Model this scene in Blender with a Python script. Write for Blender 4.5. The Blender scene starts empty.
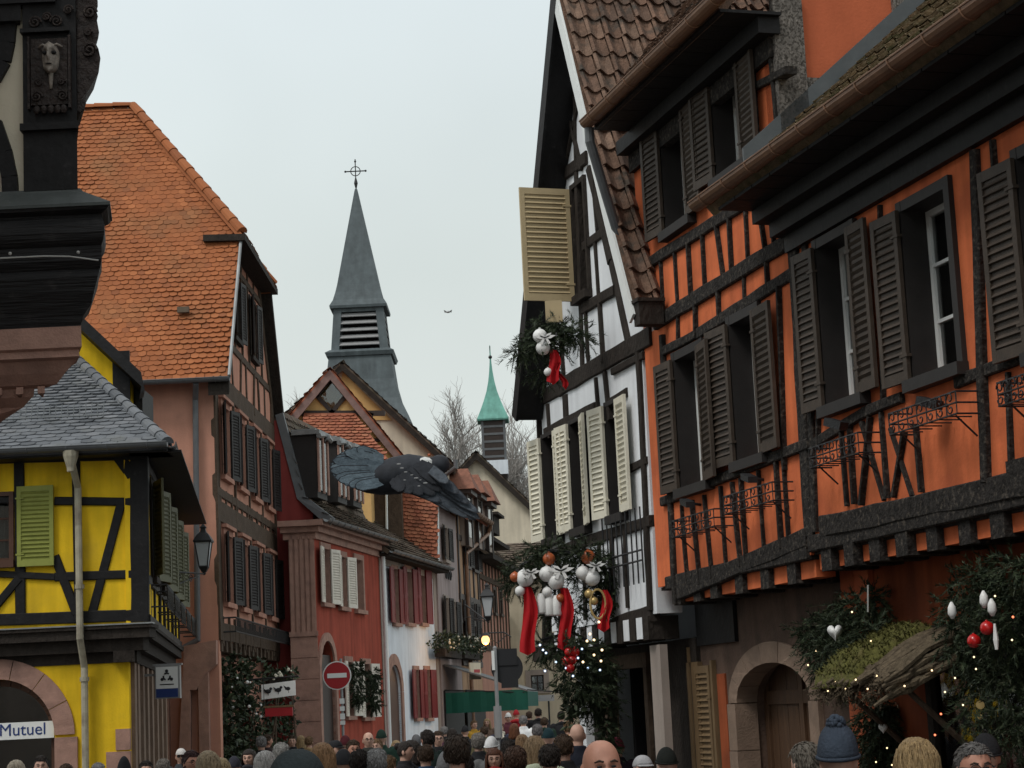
import bpy, bmesh, math, random
from mathutils import Vector, Matrix
from mathutils.geometry import tessellate_polygon
R = random.Random(11)
sc = bpy.context.scene
col = sc.collection
rad = math.radians
V = Vector
UP = V((0, 0, 1))
# ------------------------------------------------------------------ camera model
CAM = V((0, 0, 2.0)); FPX = 2000.0; PITCH = rad(9.3); ROLL = rad(2.7)
_F = V((0, math.cos(PITCH), math.sin(PITCH))); _R0 = V((1, 0, 0)); _U0 = V((0, -math.sin(PITCH), math.cos(PITCH)))
_R = _R0 * math.cos(ROLL) - _U0 * math.sin(ROLL)
_U = _R0 * math.sin(ROLL) + _U0 * math.cos(ROLL)
def ray(px, py):
    return _R * ((px - 512) / FPX) + _U * ((384 - py) / FPX) + _F
def at(px, py, Y):
    d = ray(px, py)
    return CAM + d * (Y / d.y)
def gz(Y):
    return max(0.0, (Y - 28) * 0.011)

# ------------------------------------------------------------------ materials
def mat(name, base, rough=.8, var=.15, scale=3, bump=.1, bscale=40, stretch=(1, 1, 1), rand=None, metal=0, spec=.3,
        emit=0, dirt=None, streak=0, detail=6):
    m = bpy.data.materials.new(name); m.use_nodes = True
    nt = m.node_tree; N = nt.nodes; L = nt.links
    b = N['Principled BSDF']
    b.inputs['Roughness'].default_value = rough; b.inputs['Metallic'].default_value = metal
    b.inputs['Specular IOR Level'].default_value = spec
    tc = N.new('ShaderNodeTexCoord')
    mp = N.new('ShaderNodeMapping'); mp.inputs['Scale'].default_value = stretch
    L.new(tc.outputs['Object'], mp.inputs['Vector'])
    nz = N.new('ShaderNodeTexNoise'); nz.inputs['Scale'].default_value = scale; nz.inputs['Detail'].default_value = detail
    nz.inputs['Roughness'].default_value = .65
    L.new(mp.outputs[0], nz.inputs['Vector'])
    mr = N.new('ShaderNodeMapRange')
    mr.inputs['From Min'].default_value = .25; mr.inputs['From Max'].default_value = .75
    mr.inputs['To Min'].default_value = 1 - var; mr.inputs['To Max'].default_value = 1 + var
    L.new(nz.outputs['Fac'], mr.inputs['Value'])
    if rand:
        g = N.new('ShaderNodeNewGeometry'); cr = N.new('ShaderNodeValToRGB')
        e = cr.color_ramp.elements
        while len(e) < len(rand): e.new(.5)
        for i, c in enumerate(rand):
            e[i].position = i / max(1, len(rand) - 1); e[i].color = (*c, 1)
        L.new(g.outputs['Random Per Island'], cr.inputs['Fac']); src = cr.outputs['Color']
    else:
        rgb = N.new('ShaderNodeRGB'); rgb.outputs[0].default_value = (*base, 1); src = rgb.outputs[0]
    mx = N.new('ShaderNodeVectorMath'); mx.operation = 'SCALE'
    L.new(src, mx.inputs[0]); L.new(mr.outputs[0], mx.inputs['Scale']); src = mx.outputs[0]
    if streak:
        m2 = N.new('ShaderNodeMapping'); m2.inputs['Scale'].default_value = (2.6, 2.6, .28)
        L.new(tc.outputs['Object'], m2.inputs['Vector'])
        n2 = N.new('ShaderNodeTexNoise'); n2.inputs['Scale'].default_value = 1.6; n2.inputs['Detail'].default_value = 5
        L.new(m2.outputs[0], n2.inputs['Vector'])
        r2 = N.new('ShaderNodeMapRange'); r2.inputs['From Min'].default_value = .3; r2.inputs['From Max'].default_value = .7
        r2.inputs['To Min'].default_value = 1 - streak; r2.inputs['To Max'].default_value = 1 + streak * .4
        L.new(n2.outputs['Fac'], r2.inputs['Value'])
        s2 = N.new('ShaderNodeVectorMath'); s2.operation = 'SCALE'
        L.new(src, s2.inputs[0]); L.new(r2.outputs[0], s2.inputs['Scale']); src = s2.outputs[0]
    if dirt:
        dc, ds, lo, hi, f = dirt
        n3 = N.new('ShaderNodeTexNoise'); n3.inputs['Scale'].default_value = ds; n3.inputs['Detail'].default_value = 8
        L.new(tc.outputs['Object'], n3.inputs['Vector'])
        r3 = N.new('ShaderNodeMapRange'); r3.inputs['From Min'].default_value = lo; r3.inputs['From Max'].default_value = hi
        r3.inputs['To Max'].default_value = f
        L.new(n3.outputs['Fac'], r3.inputs['Value'])
        mc = N.new('ShaderNodeMix'); mc.data_type = 'RGBA'
        L.new(r3.outputs[0], mc.inputs['Factor']); L.new(src, mc.inputs[6]); mc.inputs[7].default_value = (*dc, 1)
        src = mc.outputs[2]
    L.new(src, b.inputs['Base Color'])
    if emit:
        b.inputs['Emission Strength'].default_value = emit; b.inputs['Emission Color'].default_value = (*base, 1)
    if bump:
        nb = N.new('ShaderNodeTexNoise'); nb.inputs['Scale'].default_value = bscale; nb.inputs['Detail'].default_value = 5
        L.new(mp.outputs[0], nb.inputs['Vector'])
        bp = N.new('ShaderNodeBump'); bp.inputs['Strength'].default_value = min(1, bump * 3); bp.inputs['Distance'].default_value = .02
        L.new(nb.outputs['Fac'], bp.inputs['Height']); L.new(bp.outputs[0], b.inputs['Normal'])
    return m
def plaster(name, c, var=.13, streak=.2, dirt=None):
    return mat(name, c, .92, var, 1.7, .06, 35, streak=streak, dirt=dirt, spec=.15)
def wood(name, c, var=.4, scale=9, bump=.3):
    return mat(name, c, .85, var, scale, bump, 28, stretch=(1, 1, .6), spec=.2)
M = {}
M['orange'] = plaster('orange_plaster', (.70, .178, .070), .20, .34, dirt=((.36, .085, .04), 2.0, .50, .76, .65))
M['orange_low'] = plaster('shaded_orange_plaster', (.25, .062, .024), .22, .45, dirt=((.085, .03, .02), 1.1, .5, .75, .6))  # ground-floor orange, darkened so its colour carries the shade under the jetty
M['terracotta'] = plaster('terracotta_plaster', (.50, .13, .06), .1, .12)
M['blackwood'] = mat('weathered_black_timber', (.024, .021, .019), .9, .8, 14, .4, 30, dirt=((.125, .105, .085), 22, .54, .70, .6), spec=.2)
M['darkwood'] = wood('dark_brown_timber', (.030, .024, .020))
M['brownwood'] = wood('brown_timber', (.075, .052, .036))
M['wornoak'] = mat('worn_black_oak', (.010, .0095, .010), .6, .6, 3, .55, 5, stretch=(.5, .5, 9), dirt=((.045, .042, .04), 9, .6, .75, .5), spec=.3)
M['weathered'] = mat('weathered_lead_cover', (.055, .062, .06), .6, .3, 4, .12, 8, dirt=((.20, .21, .20), 14, .66, .72, .7))
M['darklead'] = mat('dark_lead_flashing', (.085, .095, .10), .55, .2, 4, .04, 12, spec=.4)
M['mauvewood'] = mat('mauve_brown_boards', (.20, .125, .11), .8, .25, 6, .1, 30)
M['carvedbrown'] = mat('dark_brown_carved_oak', (.020, .0135, .0115), .65, .7, 9, .3, 30, dirt=((.055, .04, .03), 22, .58, .70, .6), spec=.3)
M['greywood'] = mat('carved_grey_timber', (.15, .135, .12), .9, .7, 26, .6, 44, stretch=(1, 1, .5), dirt=((.03, .025, .02), 42, .50, .58, .75))
M['pitch'] = mat('black_painted_oak', (.0085, .008, .0085), .6, .5, 6, .10, 14, dirt=((.035, .033, .033), 13, .62, .75, .5), spec=.25)
M['white'] = plaster('white_plaster', (.77, .79, .81), .09, .16)
M['yellow'] = plaster('yellow_plaster', (.80, .52, .022), .15, .3, dirt=((.50, .33, .04), 1.9, .52, .78, .6))
M['pink'] = plaster('salmon_plaster', (.52, .26, .185), .1, .15, dirt=((.36, .19, .14), 2.2, .55, .75, .5))
M['darkred'] = plaster('dark_red_plaster', (.23, .045, .040), .12, .15)
M['redorange'] = plaster('brick_red_plaster', (.34, .070, .044), .16, .3)
M['coolwhite'] = plaster('lime_white_plaster', (.70, .75, .80), .08, .12)
M['greyrender'] = plaster('grey_brown_render', (.32, .27, .235), .12, .2)
M['cream'] = plaster('cream_plaster', (.62, .55, .43), .1, .18)
M['beige'] = plaster('beige_plaster', (.52, .45, .33), .1, .15)
M['ochre'] = plaster('ochre_plaster', (.62, .39, .16), .12, .12)
M['mauve'] = plaster('mauve_grey_plaster', (.34, .28, .27), .12, .2)
M['tan'] = plaster('tan_plaster', (.42, .27, .17), .12, .2)
M['rose'] = plaster('rose_plaster', (.40, .21, .155), .12, .2)
M['sandstone'] = mat('pink_sandstone', (.34, .20, .155), .9, .22, 5, .12, 50, dirt=((.16, .10, .085), 3, .52, .75, .6))
M['stone'] = mat('brown_sandstone', (.215, .15, .11), .9, .22, 4, .12, 45, dirt=((.12, .085, .065), 3, .5, .75, .6))
M['tile_orange'] = mat('orange_clay_tiles', (.5, .17, .07), .85, .16, 1.1, .1, 60, rand=[(.225, .075, .029), (.30, .098, .034), (.265, .086, .030), (.345, .12, .044)],
                       dirt=((.16, .105, .05), .75, .50, .78, .55))
M['tile_brown'] = mat('old_brown_pantiles', (.2, .09, .06), .88, .5, 7, .3, 40, rand=[(.085, .056, .042), (.17, .10, .068), (.125, .074, .05), (.215, .14, .10)],
                      dirt=((.045, .042, .035), 5, .52, .68, .8))
M['tile_red'] = mat('old_red_tiles', (.3, .1, .06), .88, .25, 3, .1, 60, rand=[(.21, .075, .042), (.34, .12, .065), (.27, .088, .05), (.38, .15, .08)], dirt=((.11, .07, .05), 2, .55, .8, .5))
M['tile_dark'] = mat('weathered_dark_tiles', (.12, .09, .07), .9, .3, 4, .15, 50, rand=[(.075, .055, .042), (.13, .096, .07), (.105, .078, .06)], dirt=((.07, .075, .05), 2, .5, .7, .6))
M['tile_moss'] = mat('mossy_grey_brown_tiles', (.2, .16, .1), .9, .4, 8, .3, 40, rand=[(.14, .105, .065), (.24, .18, .11), (.19, .14, .085)], dirt=((.10, .10, .045), 5, .5, .66, .8))
M['tile_smooth'] = mat('brown_dormer_tiles', (.20, .085, .055), .85, .35, 5, .25, 26)
M['slate'] = mat('grey_slate', (.1, .11, .12), .7, .2, 4, .1, 60, rand=[(.07, .076, .085), (.12, .128, .14), (.095, .102, .112), (.15, .155, .165)], dirt=((.12, .12, .1), 3, .55, .8, .5))
M['slate_plain'] = mat('church_slate', (.082, .100, .106), .65, .25, 2.5, .08, 30, streak=.2)
M['verdigris'] = mat('green_copper', (.15, .36, .30), .7, .2, 3, .05, 20, streak=.25)
M['copper'] = mat('brown_copper_gutter', (.20, .105, .060), .5, .3, 4, .05, 20, spec=.5, metal=.25)
M['zinc'] = mat('zinc_sheet', (.25, .26, .26), .5, .2, 4, .03, 20, spec=.5, metal=.3, streak=.2)
M['darkzinc'] = mat('dark_zinc_pipe', (.10, .105, .11), .5, .25, 4, .03, 20, spec=.5)
M['pipebeige'] = mat('painted_beige_pipe', (.36, .33, .25), .6, .2, 6, .03, 20, dirt=((.16, .13, .1), 5, .5, .7, .7))
M['iron'] = mat('black_wrought_iron', (.014, .014, .015), .55, .3, 20, .1, 60, spec=.4)
M['shut_brown'] = mat('brown_shutter_paint', (.052, .038, .028), .6, .35, 8, .06, 60, spec=.3)
M['shut_beige'] = mat('beige_shutter_paint', (.46, .36, .21), .6, .08, 6, .03, 60, spec=.3)
M['shut_cream'] = mat('cream_shutter_paint', (.68, .64, .52), .6, .1, 6, .03, 60)
M['shut_green'] = mat('olive_shutter_paint', (.25, .27, .06), .6, .15, 6, .03, 60)
M['shut_olive'] = mat('dark_olive_shutter_paint', (.10, .10, .055), .6, .15, 6, .03, 60)
M['shut_red'] = mat('red_shutter_paint', (.16, .020, .020), .6, .15, 6, .03, 60)
M['shut_white'] = mat('white_shutter_paint', (.66, .61, .53), .6, .12, 6, .03, 60)
M['shut_dark'] = mat('dark_shutter_paint', (.024, .021, .020), .6, .2, 6, .03, 60)
M['framewhite'] = mat('white_window_paint', (.72, .74, .72), .45, .06, 6, .02, 60)
M['framedark'] = mat('dark_window_paint', (.035, .024, .02), .5, .2, 6, .03, 60)
M['framebrown'] = mat('brown_window_paint', (.085, .04, .025), .5, .2, 6, .03, 60)
M['glass'] = mat('dark_window_glass', (.012, .014, .016), .06, .2, 2, 0, spec=.5)
def glassmat():
    m = bpy.data.materials.new('window_glass'); m.use_nodes = True; nt = m.node_tree; N = nt.nodes; L = nt.links
    N.remove(N['Principled BSDF']); out = N['Material Output']
    t = N.new('ShaderNodeBsdfTransparent'); t.inputs[0].default_value = (.62, .66, .66, 1)
    g = N.new('ShaderNodeBsdfGlossy'); g.inputs['Roughness'].default_value = .04
    tc = N.new('ShaderNodeTexCoord'); nz = N.new('ShaderNodeTexNoise'); nz.inputs['Scale'].default_value = 2.2; L.new(tc.outputs['Object'], nz.inputs['Vector'])
    bp = N.new('ShaderNodeBump'); bp.inputs['Strength'].default_value = .25; bp.inputs['Distance'].default_value = .02; L.new(nz.outputs['Fac'], bp.inputs['Height']); L.new(bp.outputs[0], g.inputs['Normal'])
    f = N.new('ShaderNodeFresnel'); f.inputs[0].default_value = 1.6
    a = N.new('ShaderNodeMath'); a.operation = 'MULTIPLY_ADD'; a.inputs[1].default_value = 1.0; a.inputs[2].default_value = .08; L.new(f.outputs[0], a.inputs[0])
    mx = N.new('ShaderNodeMixShader'); L.new(a.outputs[0], mx.inputs[0]); L.new(t.outputs[0], mx.inputs[1]); L.new(g.outputs[0], mx.inputs[2]); L.new(mx.outputs[0], out.inputs[0])
    return m
M['glass'] = glassmat()
M['curtain'] = mat('pale_net_curtain', (.55, .54, .50), .9, .12, 9, .05, 30, stretch=(3, 3, .3))
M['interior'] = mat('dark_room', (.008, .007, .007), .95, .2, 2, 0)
M['doorstone'] = mat('dark_brown_stonework', (.105, .066, .048), .9, .3, 4, .15, 40, streak=.3, dirt=((.05, .035, .028), 2.5, .5, .75, .6))
M['door'] = mat('brown_door_planks', (.085, .045, .024), .6, .3, 6, .15, 30, stretch=(3, 3, .4))
M['gold'] = mat('varnished_tan_wood', (.15, .098, .05), .6, .25, 6, .1, 30, stretch=(3, 3, .4))
M['fir'] = mat('fir_needles', (.03, .05, .02), .7, .2, 5, 0, rand=[(.008, .015, .008), (.02, .033, .014), (.045, .064, .028), (.013, .024, .011), (.07, .078, .045)])
M['leaf'] = mat('shrub_leaves', (.04, .06, .03), .6, .2, 5, 0, rand=[(.012, .020, .010), (.026, .040, .018), (.055, .075, .035), (.019, .028, .016)])
M['ribbon'] = mat('red_velvet_ribbon', (.40, .006, .010), .8, .15, 5, .05, 30)
M['bauble_white'] = mat('white_bauble', (.78, .78, .76), .35, .06, 6, .03, 20)
M['bauble_red'] = mat('red_bauble', (.50, .012, .012), .25, .1, 6, 0, spec=.6)
M['bauble_copper'] = mat('copper_bauble', (.42, .10, .03), .3, .15, 6, 0, spec=.6)
M['bauble_gold'] = mat('gold_ornament', (.50, .36, .15), .35, .15, 6, 0, metal=.4)
M['bulb_warm'] = mat('warm_bulb', (1, .74, .42), .4, 0, 3, 0, emit=2.2)
M['bulb_cool'] = mat('cool_bulb', (.55, .72, 1), .4, 0, 3, 0, emit=2.0)
M['bulb_red'] = mat('red_bulb', (1, .22, .10), .4, 0, 3, 0, emit=2)
M['lamp_lit'] = mat('lit_street_lamp', (1, .58, .22), .4, 0, 3, 0, emit=1.9)
M['lampglass'] = mat('frosted_lamp_glass', (.45, .47, .48), .3, .08, 4, 0)
M['moss'] = mat('green_moss', (.095, .092, .024), .95, .5, 22, .6, 50, dirt=((.10, .075, .03), 9, .55, .7, .8))
M['bark'] = mat('bark_roofing', (.105, .082, .055), .95, .5, 20, .5, 40, rand=[(.06, .045, .03), (.13, .10, .065), (.09, .07, .045)])
M['awning'] = mat('green_awning_cloth', (.006, .08, .058), .75, .12, 2, .03, 40)
M['signred'] = mat('red_road_sign', (.34, .010, .016), .4, .1, 3, 0, spec=.5)
M['signwhite'] = mat('white_sign_paint', (.74, .75, .73), .45, .05, 3, 0)
M['signgrey'] = mat('grey_sign_metal', (.26, .26, .26), .5, .15, 3, 0)
M['signblue'] = mat('dark_blue_sign', (.018, .040, .16), .45, .08, 3, 0)
M['signblack'] = mat('black_sign_paint', (.02, .02, .022), .5, .1, 3, 0)
M['cobble'] = mat('granite_setts', (.13, .12, .115), .9, .3, 3, .4, 9)
M['ground'] = mat('old_asphalt', (.055, .053, .052), .92, .25, 1, .1, 60)
M['hill'] = mat('winter_hillside', (.09, .085, .06), .95, .4, .05, 0)
M['barkgrey'] = mat('bare_tree_bark', (.27, .25, .23), .9, .3, 3, 0)
M['cable'] = mat('grey_cable', (.40, .40, .38), .5, .1, 5, 0)
M['wreath_skin'] = M['bauble_white']

# ------------------------------------------------------------------ mesh builder and tagging
WL = {}
def tag(o, label=None, cat=None, group=None, kind=None):
    if label: o['label'] = label
    if cat: o['category'] = cat
    if group: o['group'] = group
    if kind: o['kind'] = kind
    return o
def thing(name, label, cat, loc=(0, 0, 0), group=None):
    o = bpy.data.objects.new(name, None); col.objects.link(o); o.location = loc
    o.empty_display_size = .2
    WL[o] = V(loc)
    return tag(o, label, cat, group)
class MB:
    def __init__(s): s.v = []; s.f = []
    def add(s, vs, fs):
        n = len(s.v); s.v += [V(p) for p in vs]; s.f += [tuple(i + n for i in f) for f in fs]
    def obox(s, c, ax, ay, az):
        c = V(c); P = [c + ax * i + ay * j + az * k for k in (-1, 1) for j in (-1, 1) for i in (-1, 1)]
        s.add(P, [(0, 2, 3, 1), (4, 5, 7, 6), (0, 1, 5, 4), (2, 6, 7, 3), (0, 4, 6, 2), (1, 3, 7, 5)])
    def box(s, a, b):
        a = V(a); b = V(b); h = (b - a) / 2
        s.obox((a + b) / 2, V((h.x, 0, 0)), V((0, h.y, 0)), V((0, 0, h.z)))
    def prism(s, pts, d):
        """polygon pts extruded by vector d"""
        n = len(pts); P = [V(p) for p in pts]; Q = [p + V(d) for p in P]
        tri = tessellate_polygon([P])
        f = [tuple(t) for t in tri] + [tuple(i + n for i in reversed(t)) for t in tri]
        f += [(i, (i + 1) % n, (i + 1) % n + n, i + n) for i in range(n)]
        s.add(P + Q, f)
    def tube(s, pts, r, n=8, cap=True):
        pts = [V(p) for p in pts]; rs = r if isinstance(r, (list, tuple)) else [r] * len(pts)
        ring = []; vs = []
        ref = None
        for i, p in enumerate(pts):
            t = (pts[min(i + 1, len(pts) - 1)] - pts[max(i - 1, 0)])
            if t.length < 1e-9: t = V((0, 0, 1))
            t.normalize()
            if ref is None: ref = t.orthogonal().normalized()
            a = (ref - t * ref.dot(t))
            a = a.normalized() if a.length > 1e-6 else t.orthogonal().normalized()
            ref = a; b = t.cross(a)
            vs += [p + (a * math.cos(2 * math.pi * k / n) + b * math.sin(2 * math.pi * k / n)) * rs[i] for k in range(n)]
        fs = []
        for i in range(len(pts) - 1):
            for k in range(n):
                fs.append((i * n + k, i * n + (k + 1) % n, (i + 1) * n + (k + 1) % n, (i + 1) * n + k))
        if cap:
            fs.append(tuple(range(n - 1, -1, -1))); fs.append(tuple((len(pts) - 1) * n + k for k in range(n)))
        s.add(vs, fs)
    def lathe(s, c, prof, n=16, ax=None, sx=1, sy=1, rot=0):
        """prof = [(r, z)] about vertical axis through c"""
        c = V(c); vs = []; fs = []
        for r, z in prof:
            for k in range(n):
                a = 2 * math.pi * k / n + rot
                vs.append(c + V((r * sx * math.cos(a), r * sy * math.sin(a), z)))
        for i in range(len(prof) - 1):
            for k in range(n):
                fs.append((i * n + k, i * n + (k + 1) % n, (i + 1) * n + (k + 1) % n, (i + 1) * n + k))
        fs.append(tuple(range(n - 1, -1, -1))); fs.append(tuple((len(prof) - 1) * n + k for k in range(n)))
        s.add(vs, fs)
    def ball(s, c, r, n=12, sc3=(1, 1, 1), mtx=None):
        c = V(c); vs = []; fs = []; m = max(4, n // 2)
        for j in range(1, m):
            t = math.pi * j / m
            for k in range(n):
                a = 2 * math.pi * k / n
                p = V((math.sin(t) * math.cos(a) * sc3[0], math.sin(t) * math.sin(a) * sc3[1], math.cos(t) * sc3[2])) * r
                vs.append(c + (mtx @ p if mtx else p))
        top = V((0, 0, r * sc3[2])); 
        vs.append(c + (mtx @ top if mtx else top)); vs.append(c - (mtx @ top if mtx else top))
        T = len(vs) - 2
        for j in range(m - 2):
            for k in range(n):
                fs.append((j * n + k, (j + 1) * n + k, (j + 1) * n + (k + 1) % n, j * n + (k + 1) % n))
        for k in range(n):
            fs.append((T, k, (k + 1) % n)); fs.append((T + 1, (m - 2) * n + (k + 1) % n, (m - 2) * n + k))
        s.add(vs, fs)
    def disc(s, c, nrm, r, th, n=24, squash=1):
        nrm = V(nrm).normalized(); a = UP - nrm * UP.dot(nrm); a.normalize(); b = nrm.cross(a)
        s.prism([V(c) + a * r * math.cos(2 * math.pi * k / n) + b * r * squash * math.sin(2 * math.pi * k / n) for k in range(n)], nrm * th)
    def mesh(s, name, off=V((0, 0, 0)), smooth=False, fixn=True):
        me = bpy.data.meshes.new(name)
        me.from_pydata([tuple(p - off) for p in s.v], [], s.f)
        if fixn and len(s.f) < 60000:
            bm = bmesh.new(); bm.from_mesh(me); bmesh.ops.recalc_face_normals(bm, faces=bm.faces); bm.to_mesh(me); bm.free()
        if smooth: me.polygons.foreach_set('use_smooth', [True] * len(me.polygons))
        me.update()
        return me
    def build(s, name, m, parent=None, smooth=False, loc=None, fixn=True):
        off = WL[parent] if parent is not None else V(loc or (0, 0, 0))
        me = s.mesh(name, off, smooth, fixn)
        me.materials.append(M[m] if isinstance(m, str) else m)
        o = bpy.data.objects.new(name, me); col.objects.link(o)
        if parent is not None: o.parent = parent
        else: o.location = off
        WL[o] = off
        return o
def text_part(name, body, size, m, parent, origin, xdir, ydir, extrude=.006, align='CENTER', bold=0):
    cu = bpy.data.curves.new(name, 'FONT'); cu.body = body; cu.size = size; cu.extrude = extrude; cu.align_x = align; cu.align_y = 'CENTER'
    cu.offset = bold
    tmp = bpy.data.objects.new(name, cu); col.objects.link(tmp)
    me = bpy.data.meshes.new_from_object(tmp.evaluated_get(bpy.context.evaluated_depsgraph_get()))
    bpy.data.objects.remove(tmp)
    x = V(xdir).normalized(); y = V(ydir).normalized(); z = x.cross(y)
    me.transform(Matrix.Translation(V(origin) - WL[parent]) @ Matrix((x, y, z)).transposed().to_4x4())
    me.materials.clear(); me.materials.append(M[m])
    o = bpy.data.objects.new(name, me); col.objects.link(o); o.parent = parent; WL[o] = WL[parent]
    return o

# ------------------------------------------------------------------ facades
class Fac:
    def __init__(s, p0, p1):
        s.p0 = V((p0[0], p0[1], 0)); d = V((p1[0] - p0[0], p1[1] - p0[1], 0)); s.len = d.length
        s.T = d.normalized(); n = V((s.T.y, -s.T.x, 0))
        if n.dot(V((0, 0, 0)) - s.p0) < 0: n = -n
        s.N = n; s.holes = []
    @classmethod
    def px(c, a, b):
        A = at(*a); B = at(*b); return c((A.x, A.y), (B.x, B.y))
    def shift(s, off):
        f = Fac.__new__(Fac); f.p0 = s.p0 + s.N * off; f.T = s.T; f.N = s.N; f.len = s.len; f.holes = []; return f
    def uv(s, px, py, off=0):
        d = ray(px, py); q = s.p0 + s.N * off
        t = (q - CAM).dot(s.N) / d.dot(s.N)
        p = CAM + d * t
        return (p - s.p0).dot(s.T), p.z
    def pt(s, u, z, off=0): return s.p0 + s.T * u + s.N * off + UP * z
    def rect(s, x0, yt, x1, yb, off=0):
        """pixel box -> (u0,u1,z0,z1), heights measured at the middle"""
        xm = (x0 + x1) / 2; ym = (yt + yb) / 2
        a = s.uv(x0, ym, off)[0]; b = s.uv(x1, ym, off)[0]
        return min(a, b), max(a, b), s.uv(xm, yb, off)[1], s.uv(xm, yt, off)[1]
    def slab(s, mb, u0, u1, z0, z1, o0, o1):
        c = s.pt((u0 + u1) / 2, (z0 + z1) / 2, (o0 + o1) / 2)
        mb.obox(c, s.T * (u1 - u0) / 2, s.N * (o1 - o0) / 2, UP * (z1 - z0) / 2)
    def beam(s, mb, a, b, w, off=.03, th=.10, rough=.06, segs=None):
        a = V((a[0], a[1])); b = V((b[0], b[1])); d = b - a; L = d.length
        if L < 1e-4: return
        d /= L; n = V((-d.y, d.x)); k = segs or max(1, int(L / .35))
        s.bi = getattr(s, 'bi', 0) + 1
        o = off + (s.bi * 7 % 11) * .0016
        F = []
        for i in range(k + 1):
            p = a + d * (L * i / k)
            j1 = 1 + R.uniform(-rough, rough); j2 = 1 + R.uniform(-rough, rough); oo = o + R.uniform(-.006, .006) * (rough > 0)
            q1 = p + n * w / 2 * j1; q2 = p - n * w / 2 * j2
            bev = min(.012, w * .1)
            F += [s.pt(q1.x, q1.y, o - th), s.pt(q1.x, q1.y, oo - bev), s.pt(q1.x - n.x * bev, q1.y - n.y * bev, oo),
                  s.pt(q2.x + n.x * bev, q2.y + n.y * bev, oo), s.pt(q2.x, q2.y, oo - bev), s.pt(q2.x, q2.y, o - th)]
        fs = []
        for i in range(k):
            for j in range(6):
                fs.append((i * 6 + j, i * 6 + (j + 1) % 6, (i + 1) * 6 + (j + 1) % 6, (i + 1) * 6 + j))
        fs += [(5, 4, 3, 2, 1, 0), tuple(k * 6 + j for j in range(6))]
        mb.add(F, fs)
    def beams_px(s, mb, lst, off=.03, th=.1, rough=.06, po=0):
        for x0, y0, x1, y1, w in lst:
            s.beam(mb, s.uv(x0, y0, po), s.uv(x1, y1, po), w, off, th, rough)
    def wall(s, parent, outline, m, name='wall', th=.3, holes=None, mb=None, o0=0):
        own = mb is None
        mb = mb or MB()
        holes = s.holes if holes is None else holes
        polys = [outline] + holes
        flat = [p for q in polys for p in q]
        tri = tessellate_polygon([[V((p[0], p[1], 0)) for p in q] for q in polys])
        n = len(flat)
        P = [s.pt(u, z, o0) for u, z in flat] + [s.pt(u, z, o0 - th) for u, z in flat]
        fs = [tuple(t) for t in tri] + [tuple(i + n for i in reversed(t)) for t in tri]
        k = 0
        for q in polys:
            L = len(q)
            for i in range(L):
                a = k + i; b = k + (i + 1) % L; fs.append((a, b, b + n, a + n))
            k += L
        mb.add(P, fs)
        return mb.build(name, m, parent) if own else None
def box_hole(u0, u1, z0, z1): return [(u0, z0), (u1, z0), (u1, z1), (u0, z1)]
def arch_hole(u0, u1, z0, zs, rise=None, n=14):
    c = (u0 + u1) / 2; r = (u1 - u0) / 2; rise = r if rise is None else rise
    return [(u0, z0), (u1, z0)] + [(c + r * math.cos(math.pi * i / n), zs + rise * math.sin(math.pi * i / n)) for i in range(n + 1)]

def shutter(parent, hinge, d, w, h, m, louvre=True, th=.035, label=None):
    """hinge: bottom point of the hinge line; d: horizontal direction of the leaf"""
    d = V(d).normalized(); n = d.cross(UP); mb = MB()
    def bx(a0, a1, z0, z1, t, tilt=0):
        c = V(hinge) + d * (a0 + a1) / 2 + UP * (z0 + z1) / 2
        az = UP * (z1 - z0) / 2; ay = n * t / 2
        if tilt:
            az = (UP * math.cos(tilt) + n * math.sin(tilt)) * (z1 - z0) / 2
            ay = (n * math.cos(tilt) - UP * math.sin(tilt)) * t / 2
        mb.obox(c, d * (a1 - a0) / 2, ay, az)
    st = min(.06, w * .17)
    bx(0, st, 0, h, th); bx(w - st, w, 0, h, th)
    bx(st, w - st, 0, .09, th * .94); bx(st, w - st, h - .08, h, th * .94)
    if louvre:
        k = max(6, int((h - .17) / .062)); e = (h - .17) / k
        mid = h * .48
        for i in range(k):
            z = .09 + i * e
            bx(st, w - st, z + .004, z + e * .95, .010, rad(38))
        bx(st, w - st, .09, h - .08, .003)
    else:
        bx(st, w - st, .09, h - .08, th * .55); bx(st, w - st, h * .48, h * .54, th * .94)
    for z in (h * .15, h * .85): bx(-.02, .10, z - .012, z + .012, th + .012)
    o = mb.build('shutter', m, parent)
    if label: o['label'] = label
    return o
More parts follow.
